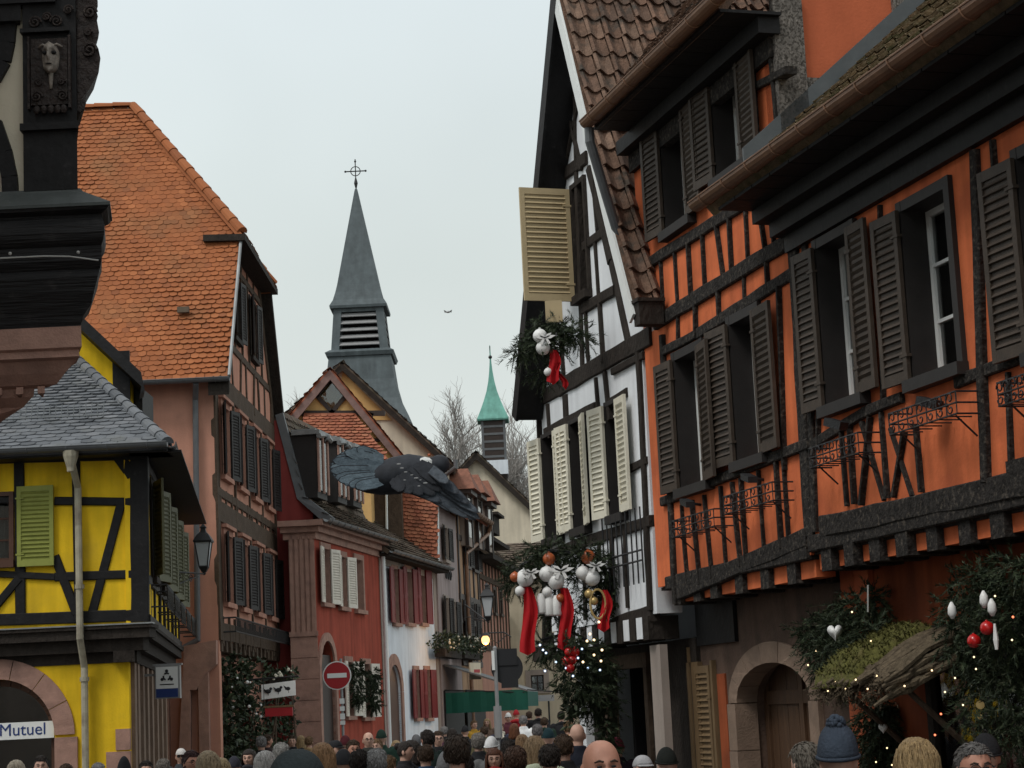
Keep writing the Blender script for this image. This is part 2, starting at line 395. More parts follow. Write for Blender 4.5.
def window(f, house, u0, u1, z0, z1, cm='framedark', fm='framedark', sm=None, shut='LR', aL=172, aR=172, cas=.09, depth=.16,
           cols=2, rows=3, sill=True, louvre=True, sw=None, off=0, hole=None, open_leaf=None, hood=False, cproud=.045):
    f.holes.append(hole or box_hole(u0, u1, z0, z1))
    mb = MB(); c = cas; o0, o1 = -depth - .02, cproud
    f.slab(mb, u0 - c, u0 + .004, z0 - .002, z1 + c, o0, o1)
    f.slab(mb, u1 - .004, u1 + c, z0 - .002, z1 + c, o0, o1)
    f.slab(mb, u0 + .004, u1 - .004, z1 - .004, z1 + c - .001, o0, o1 - .003)
    if hood: f.slab(mb, u0 - c * 1.5, u1 + c * 1.5, z1 + c, z1 + c + .07, o0, o1 + .07)
    if sill:
        f.slab(mb, u0 - c * 1.15, u1 + c * 1.15, z0 - .10, z0 + .0, -.10, o1 + .06)
    else:
        f.slab(mb, u0 - c, u1 + c, z0 - c, z0 - .001, o0, o1)
    w = mb.build('window', cm, house)
    mb = MB(); b = .055
    d0, d1 = -depth - .03, -depth + .02
    for a0, a1, b0, b1 in ((u0, u0 + b, z0, z1), (u1 - b, u1, z0, z1), (u0 + b, u1 - b, z0, z0 + b), (u0 + b, u1 - b, z1 - b, z1)):
        f.slab(mb, a0, a1, b0, b1, d0, d1)
    for i in range(1, cols):
        u = u0 + (u1 - u0) * i / cols; f.slab(mb, u - .028, u + .028, z0 + b, z1 - b, d0, d1 + .008)
    for j in range(1, rows):
        z = z0 + (z1 - z0) * j / rows
        f.slab(mb, u0 + b, u1 - b, z - .014, z + .014, d0 + .004, d1 - .004)
    mb.build('frame', fm, w)
    mb = MB(); f.slab(mb, u0 + .01, u1 - .01, z0 + .01, z1 - .01, -depth - .018, -depth - .006)
    mb.build('pane', 'glass', w)
    mb = MB()      # net curtain drawn to the sides behind the glass
    for a0, a1, zt_ in ((u0 + .03, u0 + (u1 - u0) * R.uniform(.22, .42), z1 - .05), (u1 - (u1 - u0) * R.uniform(.22, .42), u1 - .03, z1 - .05)):
        k = 8; q = [f.pt(a0 + (a1 - a0) * i / k, 0, -depth - .09 + .02 * (i % 2)) for i in range(k + 1)]
        z0c = z0 + .04
        mb.add([p + UP * z0c for p in q] + [p + UP * zt_ for p in q] + [p + UP * z0c - f.N * .006 for p in q] + [p + UP * zt_ - f.N * .006 for p in q],
               [(i, i + 1, k + 2 + i, k + 1 + i) for i in range(k)] + [(2 * k + 2 + i, 2 * k + 3 + i, 3 * k + 4 + i, 3 * k + 3 + i) for i in range(k)])
    mb.build('curtain', 'curtain', w)
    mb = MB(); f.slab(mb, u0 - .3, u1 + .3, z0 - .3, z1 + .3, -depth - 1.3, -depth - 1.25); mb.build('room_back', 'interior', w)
    if open_leaf:
        side, m2 = open_leaf; mb = MB()
        uu = u1 - .02 if side == 'R' else u0 + .02
        W = (u1 - u0) * .42
        dd = -f.N if side == 'R' else -f.N
        hp = f.pt(uu, z0 + .03, -.03)
        H = z1 - z0 - .06
        for a0, a1, q0, q1 in ((0, .06, 0, H), (W - .06, W, 0, H), (.06, W - .06, 0, .07), (.06, W - .06, H - .07, H), (.06, W - .06, H * .62, H * .62 + .03)):
            mb.obox(hp + dd * (a0 + a1) / 2 + UP * (q0 + q1) / 2, dd * (a1 - a0) / 2, f.T * .025, UP * (q1 - q0) / 2)
        mb.build('casement', m2, w)
    if sm:
        W = sw or (u1 - u0) / 2; H = z1 - z0 + .02
        if 'L' in shut:
            a = rad(aL); shutter(w, f.pt(u0 - .005, z0 - .01, cproud + .03), f.T * math.cos(a) + f.N * math.sin(a), W, H, sm, louvre)
        if 'R' in shut:
            a = rad(aR); shutter(w, f.pt(u1 + .005, z0 - .01, cproud + .03), -f.T * math.cos(a) + f.N * math.sin(a), W, H, sm, louvre)
    return w
def window_px(f, house, x0, yt, x1, yb, **k):
    u0, u1, z0, z1 = f.rect(x0, yt, x1, yb); return window(f, house, u0, u1, z0, z1, **k)

# ------------------------------------------------------------------ roofs
def inpoly(p, poly):
    x, y = p; c = False; j = len(poly) - 1
    for i in range(len(poly)):
        xi, yi = poly[i]; xj, yj = poly[j]
        if (yi > y) != (yj > y) and x < (xj - xi) * (y - yi) / (yj - yi) + xi: c = not c
        j = i
    return c
def roof(parent, pts, m, tw=.2, te=.2, kind='beaver', th=.12, name='roof', lift=.034, mb=None, tiles=True):
    """pts: corners of the slope, first edge = the eave. Slab plus courses of tiles in one mesh"""
    own = mb is None; mb = mb or MB()
    P = [V(p) for p in pts]; A = P[0]
    U = (P[1] - P[0]).normalized()
    nrm = V((0, 0, 0))
    for i in range(1, len(P) - 1): nrm += (P[i] - A).cross(P[i + 1] - A)
    nrm.normalize()
    if nrm.z < 0: nrm = -nrm
    W = nrm.cross(U)
    if W.z < 0: W = -W
    mb.prism(P, -nrm * th)
    if tiles:
        q = [((p - A).dot(U), (p - A).dot(W)) for p in P]
        u0 = min(a for a, b in q); u1 = max(a for a, b in q); v1 = max(b for a, b in q)
        rows = int(v1 / te) + 1
        for j in range(rows):
            v = j * te
            n = int((u1 - u0) / tw) + 2
            for i in range(n):
                u = u0 + (i + (.5 if (j % 2 and kind == 'beaver') else 0)) * tw - (tw / 2 if kind == 'beaver' else -.01)
                if not inpoly((u + tw / 2, v + te * .5), q): continue
                lf = lift + R.uniform(-.006, .010) + .018 + .018 * math.sin(u * 1.3 + v * .5) * math.cos(v * .8 + u * .3); g = tw * .02; du = R.uniform(-.008, .008); dv = R.uniform(-.014, .012) + .02 * math.sin(u * .7)
                a, b = u + g + du, u + tw - g + du; vv = v - .02 + dv; vt = v + te * 1.12
                if kind == 'beaver':
                    r = te * .22
                    low = [(a, vv + r), (a + (b - a) * .25, vv + r * .25), ((a + b) / 2, vv), (b - (b - a) * .25, vv + r * .25), (b, vv + r)]
                    top = [A + U * x + W * y + nrm * lf for x, y in low]
                    bot = [p - nrm * .022 for p in top]
                    up = [A + U * b + W * vt + nrm * .006, A + U * a + W * vt + nrm * .006]
                    vs = top + up + bot
                    fs = [(0, 1, 2, 3, 4, 5, 6)] + [(k, k + 7, k + 8, k + 1) for k in range(4)]
                    mb.add(vs, fs)
                elif kind == 'pan':
                    K = 6; vs = []
                    for k in range(K + 1):
                        x = a + (b - a) * k / K
                        hgt = .030 * math.sin(math.pi * k / K * 2 + .4) + (.020 if k in (0, 1) else 0)
                        vs += [A + U * x + W * (vv + .01 * math.sin(k)) + nrm * (lf + hgt - .03), A + U * x + W * (vv + .01 * math.sin(k)) + nrm * (lf + hgt),
                               A + U * x + W * vt + nrm * (.004 + hgt)]
                    fs = []
                    for k in range(K):
                        fs += [(3 * k, 3 * k + 3, 3 * k + 4, 3 * k + 1), (3 * k + 1, 3 * k + 4, 3 * k + 5, 3 * k + 2)]
                    mb.add(vs, fs)
                else:
                    top = [A + U * a + W * vv + nrm * lf * .6, A + U * b + W * vv + nrm * lf * .6, A + U * b + W * vt + nrm * .004, A + U * a + W * vt + nrm * .004]
                    vs = top + [top[0] - nrm * .012, top[1] - nrm * .012]
                    mb.add(vs, [(0, 1, 2, 3), (0, 4, 5, 1)])
    return mb.build(name, m, parent, fixn=False) if own else None
def ridge_caps(mb, p0, p1, r=.10, L=.36):
    p0 = V(p0); p1 = V(p1); d = p1 - p0; n = max(1, int(d.length / L)); t = d.normalized()
    side = t.cross(UP).normalized(); up = side.cross(t)
    for i in range(n):
        a = p0 + d * (i / n) - t * .03; b = p0 + d * ((i + 1) / n)
        r0 = r * 1.12; r1 = r * .92; vs = []
        for q, rr in ((a, r0), (b, r1)):
            for k in range(7):
                an = math.pi * k / 6; vs.append(q + side * math.cos(an) * rr + up * (math.sin(an) * rr - .03))
        fs = [(k, k + 1, k + 8, k + 7) for k in range(6)] + [(0, 1, 2, 3, 4, 5, 6), (13, 12, 11, 10, 9, 8, 7)]
        mb.add(vs, fs)
def gutter(parent, p0, p1, r, m, name='gutter', brackets=0):
    p0 = V(p0); p1 = V(p1); t = (p1 - p0).normalized(); side = t.cross(UP).normalized()
    mb = MB(); vs = []; K = 8
    for q in (p0, p1):
        for k in range(K + 1):
            a = math.pi + math.pi * k / K
            vs.append(q + side * math.cos(a) * r + UP * math.sin(a) * r)
        for k in range(K + 1):
            a = 2 * math.pi - math.pi * k / K
            vs.append(q + side * math.cos(a) * r * .9 + UP * math.sin(a) * r * .9)
    n = 2 * (K + 1)
    fs = [(i, (i + 1) % n, (i + 1) % n + n, i + n) for i in range(n)] + [tuple(range(n - 1, -1, -1)), tuple(range(n, 2 * n))]
    mb.add(vs, fs)
    # rolled bead on both lips, brackets
    for sgn in (1, -1): mb.tube([p0 + side * r * sgn, p1 + side * r * sgn], r * .11, 6)
    L = (p1 - p0).length; k = int(L / .55)
    for i in range(k):
        q = p0 + t * (i + .5) * L / max(1, k)
        pts = [q + side * math.cos(math.pi + math.pi * j / 8) * r * 1.03 + UP * math.sin(math.pi + math.pi * j / 8) * r * 1.03 for j in range(9)]
        mb.tube(pts, .009, 5)
    return mb.build(name, m, parent)
def pipe(parent, pts, r, m, name='downpipe', collars=()):
    mb = MB(); mb.tube(pts, r, 10)
    for c in collars:
        mb.tube([V(c) - UP * .03, V(c) + UP * .03], r * 1.3, 10)
    return mb.build(name, m, parent, smooth=False)
# ================================================================== RIGHT ROW: two orange houses and the white gabled house
fO = Fac((3.71, 14.5), (3.71 - .276 * 5, 14.5 + .961 * 5))
fG = fO.shift(-.45)          # ground-floor wall under the jetty
SC, SE, SN = 3.87, 7.98, 12.10   # party walls along the row
ZJ = 3.30                     # jetty
T_, N_ = fO.T, fO.N
# ---------------------------------------------------------------- low orange house (nearest)
near = thing('timber_house', 'low orange timber-framed house nearest on the right, with brown louvred shutters and a mossy eave', 'house', fO.pt(0, 0))
for (x0, yt, x1, yb), k in (((825, 236, 860, 402), dict(sm='shut_brown', aL=178, aR=177, sw=.40)),
                            ((911, 196, 956, 374), dict(sm='shut_brown', shut='R', aR=177, sw=.43)),
                            ((1029, 140, 1085, 345), dict(sm='shut_brown', aL=178, aR=177, sw=.46))):
    window_px(fO, near, x0, yt, x1, yb, cm='shut_dark', fm='framewhite', cas=.085, rows=3, depth=.2, **k)
window(fO, near, -2.9, -2.1, 4.1, 5.55, cm='shut_dark', sm='shut_brown')
fO.wall(near, [(-12, ZJ + .02), (SC, ZJ + .02), (SC, 6.62), (-12, 6.62)], 'orange')
mb = MB()
B = [(823, 527, 1040, 481, 0.195), (812, 446, 866, 413, 0.094), (866, 413, 905, 397, 0.094), (958, 382, 1040, 350, 0.101),
     (806, 244, 817, 532, 0.101), (977, 150, 989, 482, 0.101), (882, 205, 886, 402, 0.032), (980, 228, 1001, 217, 0.078), (995, 140, 1001, 214, 0.039),
     (817, 262, 821, 450, 0.032),
     (843, 432, 849, 506, 0.039), (852, 428, 857, 504, 0.039), (864, 422, 886, 500, 0.035), (873, 417, 864, 505, 0.035), (883, 412, 890, 498, 0.039),
     (892, 428, 914, 496, 0.035), (907, 432, 896, 497, 0.035), (918, 424, 924, 492, 0.039), (1010, 372, 1014, 470, 0.039)]
fO.beams_px(mb, B, .035, .12, .09)
fO.slab(mb, -12, .2, ZJ + .1, ZJ + .35, -.05, .05); fO.beam(mb, (-12, ZJ + .075), (SC - .02, ZJ + .075), .15, .022, .1, .05)
mb.build('timber_frame', 'blackwood', near)
mb = MB()   # stepped cornice and boarded soffit
fO.slab(mb, -12, SC - .05, 6.08, 6.24, -.02, .07); fO.slab(mb, -12, SC + .02, 6.24, 6.38, -.02, .18); fO.slab(mb, -12, SC + .08, 6.38, 6.51, -.02, .32)
for i in range(39): fO.slab(mb, -12 + i * .41, min(-12 + i * .41 + .395, SC + .36), 6.515, 6.545, -.02, .64)
mb.build('cornice', 'pitch', near)
mb = MB()   # joist ends under the jetty
for px, py in ((829, 549), (854, 545), (877, 540), (905, 534), (934, 527), (966, 520), (999, 512), (1034, 504)):
    u, z = fO.uv(px, py, -.02); z = ZJ - .02
    mb = MB(); fO.slab(mb, u - .10 + R.uniform(-.02, .02), u + .10, z - .17, z + .05, -.44, .02 + R.uniform(-.02, .02)); mb.build('joist_end', 'blackwood', near)
mb = MB(); fO.slab(mb, -12, SC - .05, ZJ - .16, ZJ - .021, -.24, -.06); mb.build('joist_infill', 'orange', near)
mb = MB(); fO.slab(mb, -12, SC, ZJ - .02, ZJ + .02, -.6, -.035); mb.build('jetty_soffit', 'darkwood', near)
fGn_open = []
du0, du1 = fG.rect(740, 690, 816, 768)[:2]
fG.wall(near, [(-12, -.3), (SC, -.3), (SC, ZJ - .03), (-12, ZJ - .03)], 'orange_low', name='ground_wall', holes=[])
# body behind the facade
mb = MB()
for u in (-12, SC - .31): fO.slab(mb, u, u + .3, -.3, 6.6, -8, -.40)
fO.slab(mb, -12, SC, -.3, 6.6, -8.3, -8.0)
fO.slab(mb, -5.6, SC - .4, 3.1, 3.2, -7.9, -.75)
mb.build('rear_wall', 'terracotta', near)
zr = 6.66; pit = math.tan(rad(40.5))
roof(near, [fO.pt(-12, zr - .04, .66), fO.pt(SC + .37, zr - .04, .66), fO.pt(SC + .37, zr - .04 + .50 * pit, .16), fO.pt(SC - .02, zr - .04 + .50 * pit, .16),
            fO.pt(SC - .02, zr + 4.7 * pit, -4.04), fO.pt(-12, zr + 4.7 * pit, -4.04)], 'tile_moss', .19, .19, 'beaver')
roof(near, [fO.pt(-12, zr, -8.7), fO.pt(SC - .02, zr, -8.7), fO.pt(SC - .02, zr + 4.66 * pit, -4.04), fO.pt(-12, zr + 4.66 * pit, -4.04)], 'tile_moss', tiles=False, name='roof')
gutter(near, fO.pt(-12, 6.66, .74), fO.pt(SC + .40, 6.66, .74), .085, 'copper')
# lead flashing along the tall house
mb = MB()
a, b = fO.pt(SC - .03, zr + .42, .42), fO.pt(SC - .03, zr + .46 + 4.2 * pit, -3.8)
mb.prism([a, a - UP * .44, b - UP * .48, b], -T_ * .03); mb.build('flashing', 'darklead', near)

def basket(f, house, px, off=.04):
    """wrought iron flower-box holder: px = left x, left y, right x, right y of the top rail, height px"""
    x0, y0, x1, y1, h = px
    a = f.uv(x0, y0, .2); b = f.uv(x1, y1, .2); H = .17; r = .008
    mb = MB(); z0 = a[1]; z1 = b[1]; zt = (z0 + z1) / 2
    P = lambda u, z, o: f.pt(u, z, o)
    u0, u1 = a[0], b[0]
    for z in (zt, zt - H * .5, zt - H):
        mb.tube([P(u0, z, .03), P(u0, z, .24), P(u1, z, .24), P(u1, z, .03)], r, 5)
    n = 7
    for i in range(n + 1):
        u = u0 + (u1 - u0) * i / n
        mb.tube([P(u, zt, .24), P(u, zt - H, .24), P(u, zt - H, .03)], r * .8, 5)
        if i < n:   # scrolls
            um = u + (u1 - u0) / n / 2
            pts = [P(um + math.cos(t * .5) * .05 * (1 - t / 16), zt - H * .27 + math.sin(t * .5) * .05 * (1 - t / 16), .25) for t in range(13)]
            mb.tube(pts, .006, 4)
            pts = [P(um + math.cos(-t * .5) * .045 * (1 - t / 16), zt - H * .75 + math.sin(-t * .5) * .04 * (1 - t / 16), .25) for t in range(13)]
            mb.tube(pts, .006, 4)
    for u in (u0 + .1 * (1 if u1 > u0 else -1), u1 - .1 * (1 if u1 > u0 else -1)):
        mb.tube([P(u, zt - H, .2), P(u, zt - H - .16, .03)], r, 5)
    return mb.build('planter_bracket', 'iron', house)
for p in ((813, 449, 862, 432, 30), (893, 415, 960, 390, 30), (1002, 384, 1050, 366, 30)): basket(fO, near, p)
for px, py in ((840, 424), (934, 403)):      # small floodlights under the sills
    u, z = fO.uv(px, py, .12); mb = MB()
    c = fO.pt(u, z, .16); ax = (T_ * .8 + N_ * .3 + UP * .3).normalized(); ay = ax.cross(UP).normalized(); az = ax.cross(ay)
    mb.obox(c, ax * .10, ay * .05, az * .035); mb.tube([c, fO.pt(u, z - .02, 0)], .015, 6); mb.build('floodlight', 'iron', near)
# arched stone door
mb = MB()
N2 = 14; cu = (du0 + du1) / 2; ri = (du1 - du0) / 2
def arch_ring(f, mb, c, r0, r1, zs, k0, k1, o0, o1, n=14, joints=0):
    for i in range(n):
        a = math.pi * i / n + .006; b = math.pi * (i + 1) / n - .006
        an = [a + (b - a) * j / 4 for j in range(5)]
        q = [(c + r0 * math.cos(t), zs + r0 * k0 * math.sin(t)) for t in an] + [(c + r1 * math.cos(t), zs + r1 * k1 * math.sin(t)) for t in reversed(an)]
        mb.prism([f.pt(u, z, o0 + R.uniform(-.004, .004)) for u, z in q], f.N * (o1 - o0))
arch_ring(fG, mb, cu, ri - .025, ri + .20, 1.98, .40 / ri, .60 / (ri + .20), -.2, .03, 7)
for sgn in (-1, 1):
    for i in range(4):
        a = cu + sgn * (ri - .025); b = cu + sgn * (ri + .20)
        fG.slab(mb, min(a, b), max(a, b), .02 + i * .49, .02 + i * .49 + .482, -.2, .05 + R.uniform(0, .006))
DOOR_SUR = mb
mb = MB()
for i in range(7):
    w = (du1 - du0) / 7
    fG.slab(mb, du0 + i * w + .004, du0 + (i + 1) * w - .004, .05, 2.45, -.38 - .006 * (i % 2), -.32)
for z in (.15, 1.15, 1.95): fG.slab(mb, du0 + .02, du1 - .02, z, z + .14, -.33, -.29)
for u in (du0 + .06, cu, du1 - .06): fG.slab(mb, u - .05, u + .05, .1, 2.4, -.33, -.287)
DOOR = mb
mb = MB(); mb.tube([fG.pt(cu + .12, 1.05, -.29), fG.pt(cu + .12, 1.05, -.23), fG.pt(cu + .24, 1.05, -.23)], .012, 6); HANDLE = mb
# shop window behind the bark canopy, with dark frame
u0, u1 = fG.rect(936, 700, 1100, 768)[:2]
mb = MB(); 
for a, b, c, d in ((u0, u0 + .1, .4, 2.5), (u1 - .1, u1, .4, 2.5), (u0, u1, 2.4, 2.55), (u0, u1, .3, .42)): fG.slab(mb, a, b, c, d, -.02, .07)
w = mb.build('window', 'darkwood', near)
mb = MB(); fG.slab(mb, u0 + .08, u1 - .08, .42, 2.42, .006, .02); mb.build('pane', 'glass', w)

# ---------------------------------------------------------------- tall orange house
tall = thing('timber_house', 'tall orange timber-framed house between the low orange house and the white gabled one', 'house', fO.pt(SC, 0))
fT = fO.shift(0); fT.holes = []
dv = dict(cm='shut_dark', fm='framewhite', sm='shut_brown', cas=.09, rows=3, depth=.2)
window_px(fT, tall, 681, 352, 707, 486, aL=172, aR=177, sw=.46, **dv)
window_px(fT, tall, 737, 316, 763, 459, aL=177, aR=177, sw=.5, **dv)
window_px(fT, tall, 666, 112, 690, 226, aL=178, aR=176, sw=.46, **dv)
window_px(fT, tall, 717, 62, 745, 172, aL=178, aR=176, sw=.46, **dv)
fT.wall(tall, [(SC, ZJ - .02), (SE, ZJ - .02), (SE, 8.42), (SC, 8.42)], 'orange')
mb = MB()
B = [(657, 323, 803, 234, 0.160), (699, 334, 793, 274, 0.120), (664, 352, 699, 334, 0.096), (652, 262, 775, 186, 0.128), (679, 592, 809, 537, 0.168), (664, 502, 812, 443, 0.104),
     (664, 335, 677, 604, 0.096), (795, 250, 811, 536, 0.192), (781, 286, 787, 470, 0.039),
     (662, 258, 665, 316, 0.036), (676, 250, 679, 308, 0.036), (690, 242, 693, 300, 0.036), (704, 234, 707, 292, 0.036), (718, 224, 726, 282, 0.039), (731, 217, 734, 276, 0.036),
     (747, 207, 750, 266, 0.036), (760, 200, 768, 255, 0.039), (772, 193, 776, 250, 0.033),
     (679, 314, 680, 345, 0.046), (697, 303, 698, 334, 0.046), (720, 290, 721, 320, 0.046), (745, 274, 746, 306, 0.046), (768, 260, 770, 290, 0.046),
     (683, 505, 690, 590, 0.033), (694, 500, 702, 584, 0.033), (706, 495, 714, 578, 0.033), (722, 486, 728, 572, 0.039), (734, 482, 743, 566, 0.033), (743, 478, 748, 563, 0.039),
     (760, 470, 766, 556, 0.033), (778, 462, 784, 548, 0.039), (785, 458, 791, 545, 0.033), (660, 400, 674, 396, 0.033),
     (752, 30, 762, 180, 0.046), (770, 20, 783, 168, 0.064), (752, 90, 790, 70, 0.072)]
fT.beams_px(mb, B, .035, .12, .09)
fT.slab(mb, SC, SE, 8.0, 8.2, -.05, .06); fT.beam(mb, (SC + .02, ZJ + .02), (SE - .3, ZJ + .0), .15, .022, .1, .05)
mb.build('timber_frame', 'blackwood', tall)
mb = MB()
fT.slab(mb, SC - .1, SE, 8.20, 8.36, -.02, .20)
for i in range(10): fT.slab(mb, SC - .15 + i * .385, SC - .15 + i * .385 + .375, 8.365, 8.395, -.02, .60)
mb.build('cornice', 'pitch', tall)
mb = MB()
for px, py in ((680, 609), (699, 602), (716, 597), (741, 586), (767, 575), (793, 563)):
    u, z = fO.uv(px, py, -.02)
    mb = MB(); fT.slab(mb, u - .10, u + .10, ZJ - .25, ZJ - .02, -.44, .02 + R.uniform(-.02, .02)); mb.build('joist_end', 'blackwood', tall)
mb = MB(); fT.slab(mb, SC + .02, SE - .3, ZJ - .22, ZJ - .062, -.24, -.05); mb.build('joist_infill', 'orange', tall)
mb = MB(); fT.slab(mb, fG.uv(738, 630)[0], SE - .02, 2.62, ZJ - .225, -.46, -.405); mb.build('jetty_shade_panel', 'pitch', tall)  # flush black panel standing in for the jetty's shade, not a fascia board
mb = MB(); fT.slab(mb, SC, SE, ZJ - .06, ZJ - .025, -.7, -.035); mb.build('jetty_soffit', 'darkwood', tall)
# side wall above the low roof
P = lambda o, z: fO.pt(SC, z, o)
mb = MB()
side = [P(0, 6.4), P(0, 8.4), P(-4.2, 13.2), P(-8.3, 8.4), P(-8.3, -.3), P(-.4, -.3), P(-.4, 6.4)]
mb.prism(side, T_ * .28); mb.build('side_wall', 'terracotta', tall)
mb = MB()
c = fO.pt(SC, 0)
for o0, o1, z0, z1, q in ((.02, -.28, 6.45, 8.6, .05), (-.28, -1.2, 7.64, 7.80, .03), (-1.25, -1.45, 6.4, 9.5, .04)):
    mb.obox(fO.pt(SC - q / 2 + .01, (z0 + z1) / 2, (o0 + o1) / 2), N_ * abs(o1 - o0) / 2, T_ * (q / 2 + .02), UP * (z1 - z0) / 2)
mb.build('corner_post', 'greywood', tall)
mb = MB(); fO.slab(mb, SE - .28, SE - .003, ZJ + .03, 8.4, -8.3, -.32); fO.slab(mb, SE - .28, SE - .003, -.3, ZJ, -8.3, -.78); fO.slab(mb, SC + .3, SE - .3, -.3, 8.4, -8.3, -8)
mb.build('rear_wall', 'terracotta', tall)
pt50 = math.tan(rad(49))
roof(tall, [fO.pt(SC - .12, 8.44, .64), fO.pt(SE - .45, 8.44, .64), fO.pt(SE - .02, 8.44 + 4.84 * pt50, -4.2), fO.pt(SC - .12, 8.44 + 4.84 * pt50, -4.2)], 'tile_brown', .19, .19)
roof(tall, [fO.pt(SC - .12, 8.44, -9.04), fO.pt(SE + .08, 8.44, -9.04), fO.pt(SE + .08, 8.44 + 4.8 * pt50, -4.2), fO.pt(SC - .12, 8.44 + 4.8 * pt50, -4.2)], 'tile_brown', tiles=False)
gutter(tall, fO.pt(SC - .6, 8.46, .68), fO.pt(SE - .42, 8.46, .68), .085, 'copper')
a = fO.pt(SE - .44, 8.38, .66)
pipe(tall, [a, a - UP * .16, fO.pt(SE - .42, 8.1, .62), fO.pt(SE - .02, 6.7, .10)], .055, 'darkzinc')
for p in ((675, 522, 717, 508, 25), (727, 496, 776, 483, 25)): basket(fT, tall, p)
for px, py in ((690, 503), (752, 478)):
    u, z = fO.uv(px, py, .12); mb = MB(); c = fO.pt(u, z, .15)
    mb.obox(c, (T_ + UP * .3) * .09, N_ * .05, UP * .03); mb.tube([c, fO.pt(u, z - .02, 0)], .015, 6); mb.build('floodlight', 'iron', tall)
# ground floor: dark shop front with a louvred door shutter
fS = fG.shift(0)
a0, a1 = fS.rect(672, 690, 694, 768)[:2]; b0, b1 = fS.rect(702, 690, 718, 768)[:2]; a1 = min(a1, SE - .04)
hs = [box_hole(a0, a1, .1, 2.35), arch_hole(du0, du1, .05, 1.98, .44)]
DOOR_SUR.build('door_surround', 'stone', tall); door = DOOR.build('door', 'door', tall); HANDLE.build('handle', 'iron', door)
m1 = (du1 + b0) / 2
mb = MB()
fS.wall(tall, [(SC, -.3), (m1, -.3), (m1, ZJ - .07), (SC, ZJ - .07)], None, holes=[hs[1]], mb=mb, th=.30)
fS.wall(tall, [(m1 + .002, -.3), (SE, -.3), (SE, ZJ - .07), (m1 + .002, ZJ - .07)], None, holes=[box_hole(a0, a1, .1, 2.35)], mb=mb, th=.30)
mb.build('ground_wall', 'doorstone', tall)
o0, o1 = fS.uv(729, 720)[0], fS.uv(721, 720)[0]
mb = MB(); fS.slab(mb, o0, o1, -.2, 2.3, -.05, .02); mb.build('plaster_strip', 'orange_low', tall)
mb = MB()
for u0, u1, z0, z1, o in ((a0 - .08, a0, 0, 2.45, .05), (a1, a1 + .12, 0, 2.45, .06), (a0 - .1, b1 + .15, 2.45, 2.62, .07), (b0 - .06, b0, 0, 2.45, .055), (b1, b1 + .10, 0, 2.45, .05)):
    fS.slab(mb, u0, u1, z0, z1, -.1, o)
mb.build('shopfront', 'gold', tall)
shutter(tall, fS.pt(b0 + .01, .1, .05), fS.T, b1 - b0 - .02, 2.3, 'gold')
mb = MB(); fS.slab(mb, a0, a1, .1, 2.35, -.25, -.22); mb.build('shop_door', 'glass', tall)

# ---------------------------------------------------------------- white gabled house
nh = thing('timber_house', 'white timber-framed house with a steep gable and cream shutters beyond the orange houses', 'house', fO.pt(SE + .1, 0))
fN = fO.shift(0); fN.holes = []; fN.bi = 3
S0, S1 = SE + .08, SN
OV = .34
def _xl(p, q, r, t):
    d1 = V((q[0] - p[0], q[1] - p[1])); d2 = V((t[0] - r[0], t[1] - r[1])); den = d1.x * d2.y - d1.y * d2.x
    k = ((r[0] - p[0]) * d2.y - (r[1] - p[1]) * d2.x) / den; return (p[0] + d1.x * k, p[1] + d1.y * k)
_a, _b, _c, _d = fO.uv(560, 0, OV), fO.uv(636, 314, OV), fO.uv(554, 0, OV), fO.uv(515, 416, OV)
AP = _xl(_a, _b, _c, _d); ER = _b; EL = _d
K = (ER[0] + (AP[0] - ER[0]) * .25, ER[1] + (AP[1] - ER[1]) * .235); KL = (EL[0] + (AP[0] - EL[0]) * .25, EL[1] + (AP[1] - EL[1]) * .245)
kw = dict(cm='shut_dark', fm='framedark', sm='shut_cream', cas=.05, depth=.2, rows=3, sw=.40)
window_px(fN, nh, 547, 434, 561, 538, aL=177, aR=174, **kw)
window_px(fN, nh, 575, 420, 588, 528, aL=168, aR=175, **kw)
window_px(fN, nh, 611, 402, 624, 515, aL=177, aR=172, **kw)
ua = fN.uv(577, 247)[0]; ub = fN.uv(588, 240)[0]
za, zb = fN.uv(578, 300)[1], fN.uv(578, 188)[1]
u0, u1 = min(ua, ub), max(ua, ub)
window(fN, nh, u0, u1, za + .02, zb + .02, cm='darkwood', fm='framedark', cas=.06, cols=1, rows=2)
attic = [o for o in nh.children if o.name.startswith('window')][-1]
shutter(attic, fN.pt(u1 + .03, za - .03, .06), N_ * .998 - T_ * .06, .66, zb - za + .06, 'shut_beige', label='beige shutter swung out square to the wall')
wall_pts = [(S0, 3.0), (S0, 6.1), (ER[0] + .12, ER[1] - .1), (K[0] + .06, K[1] - .2), (AP[0], AP[1] - .25), (KL[0] - .06, KL[1] - .2), (S1, 6.0), (S1, 3.0)]
fN.wall(nh, wall_pts, 'white')
mb = MB()
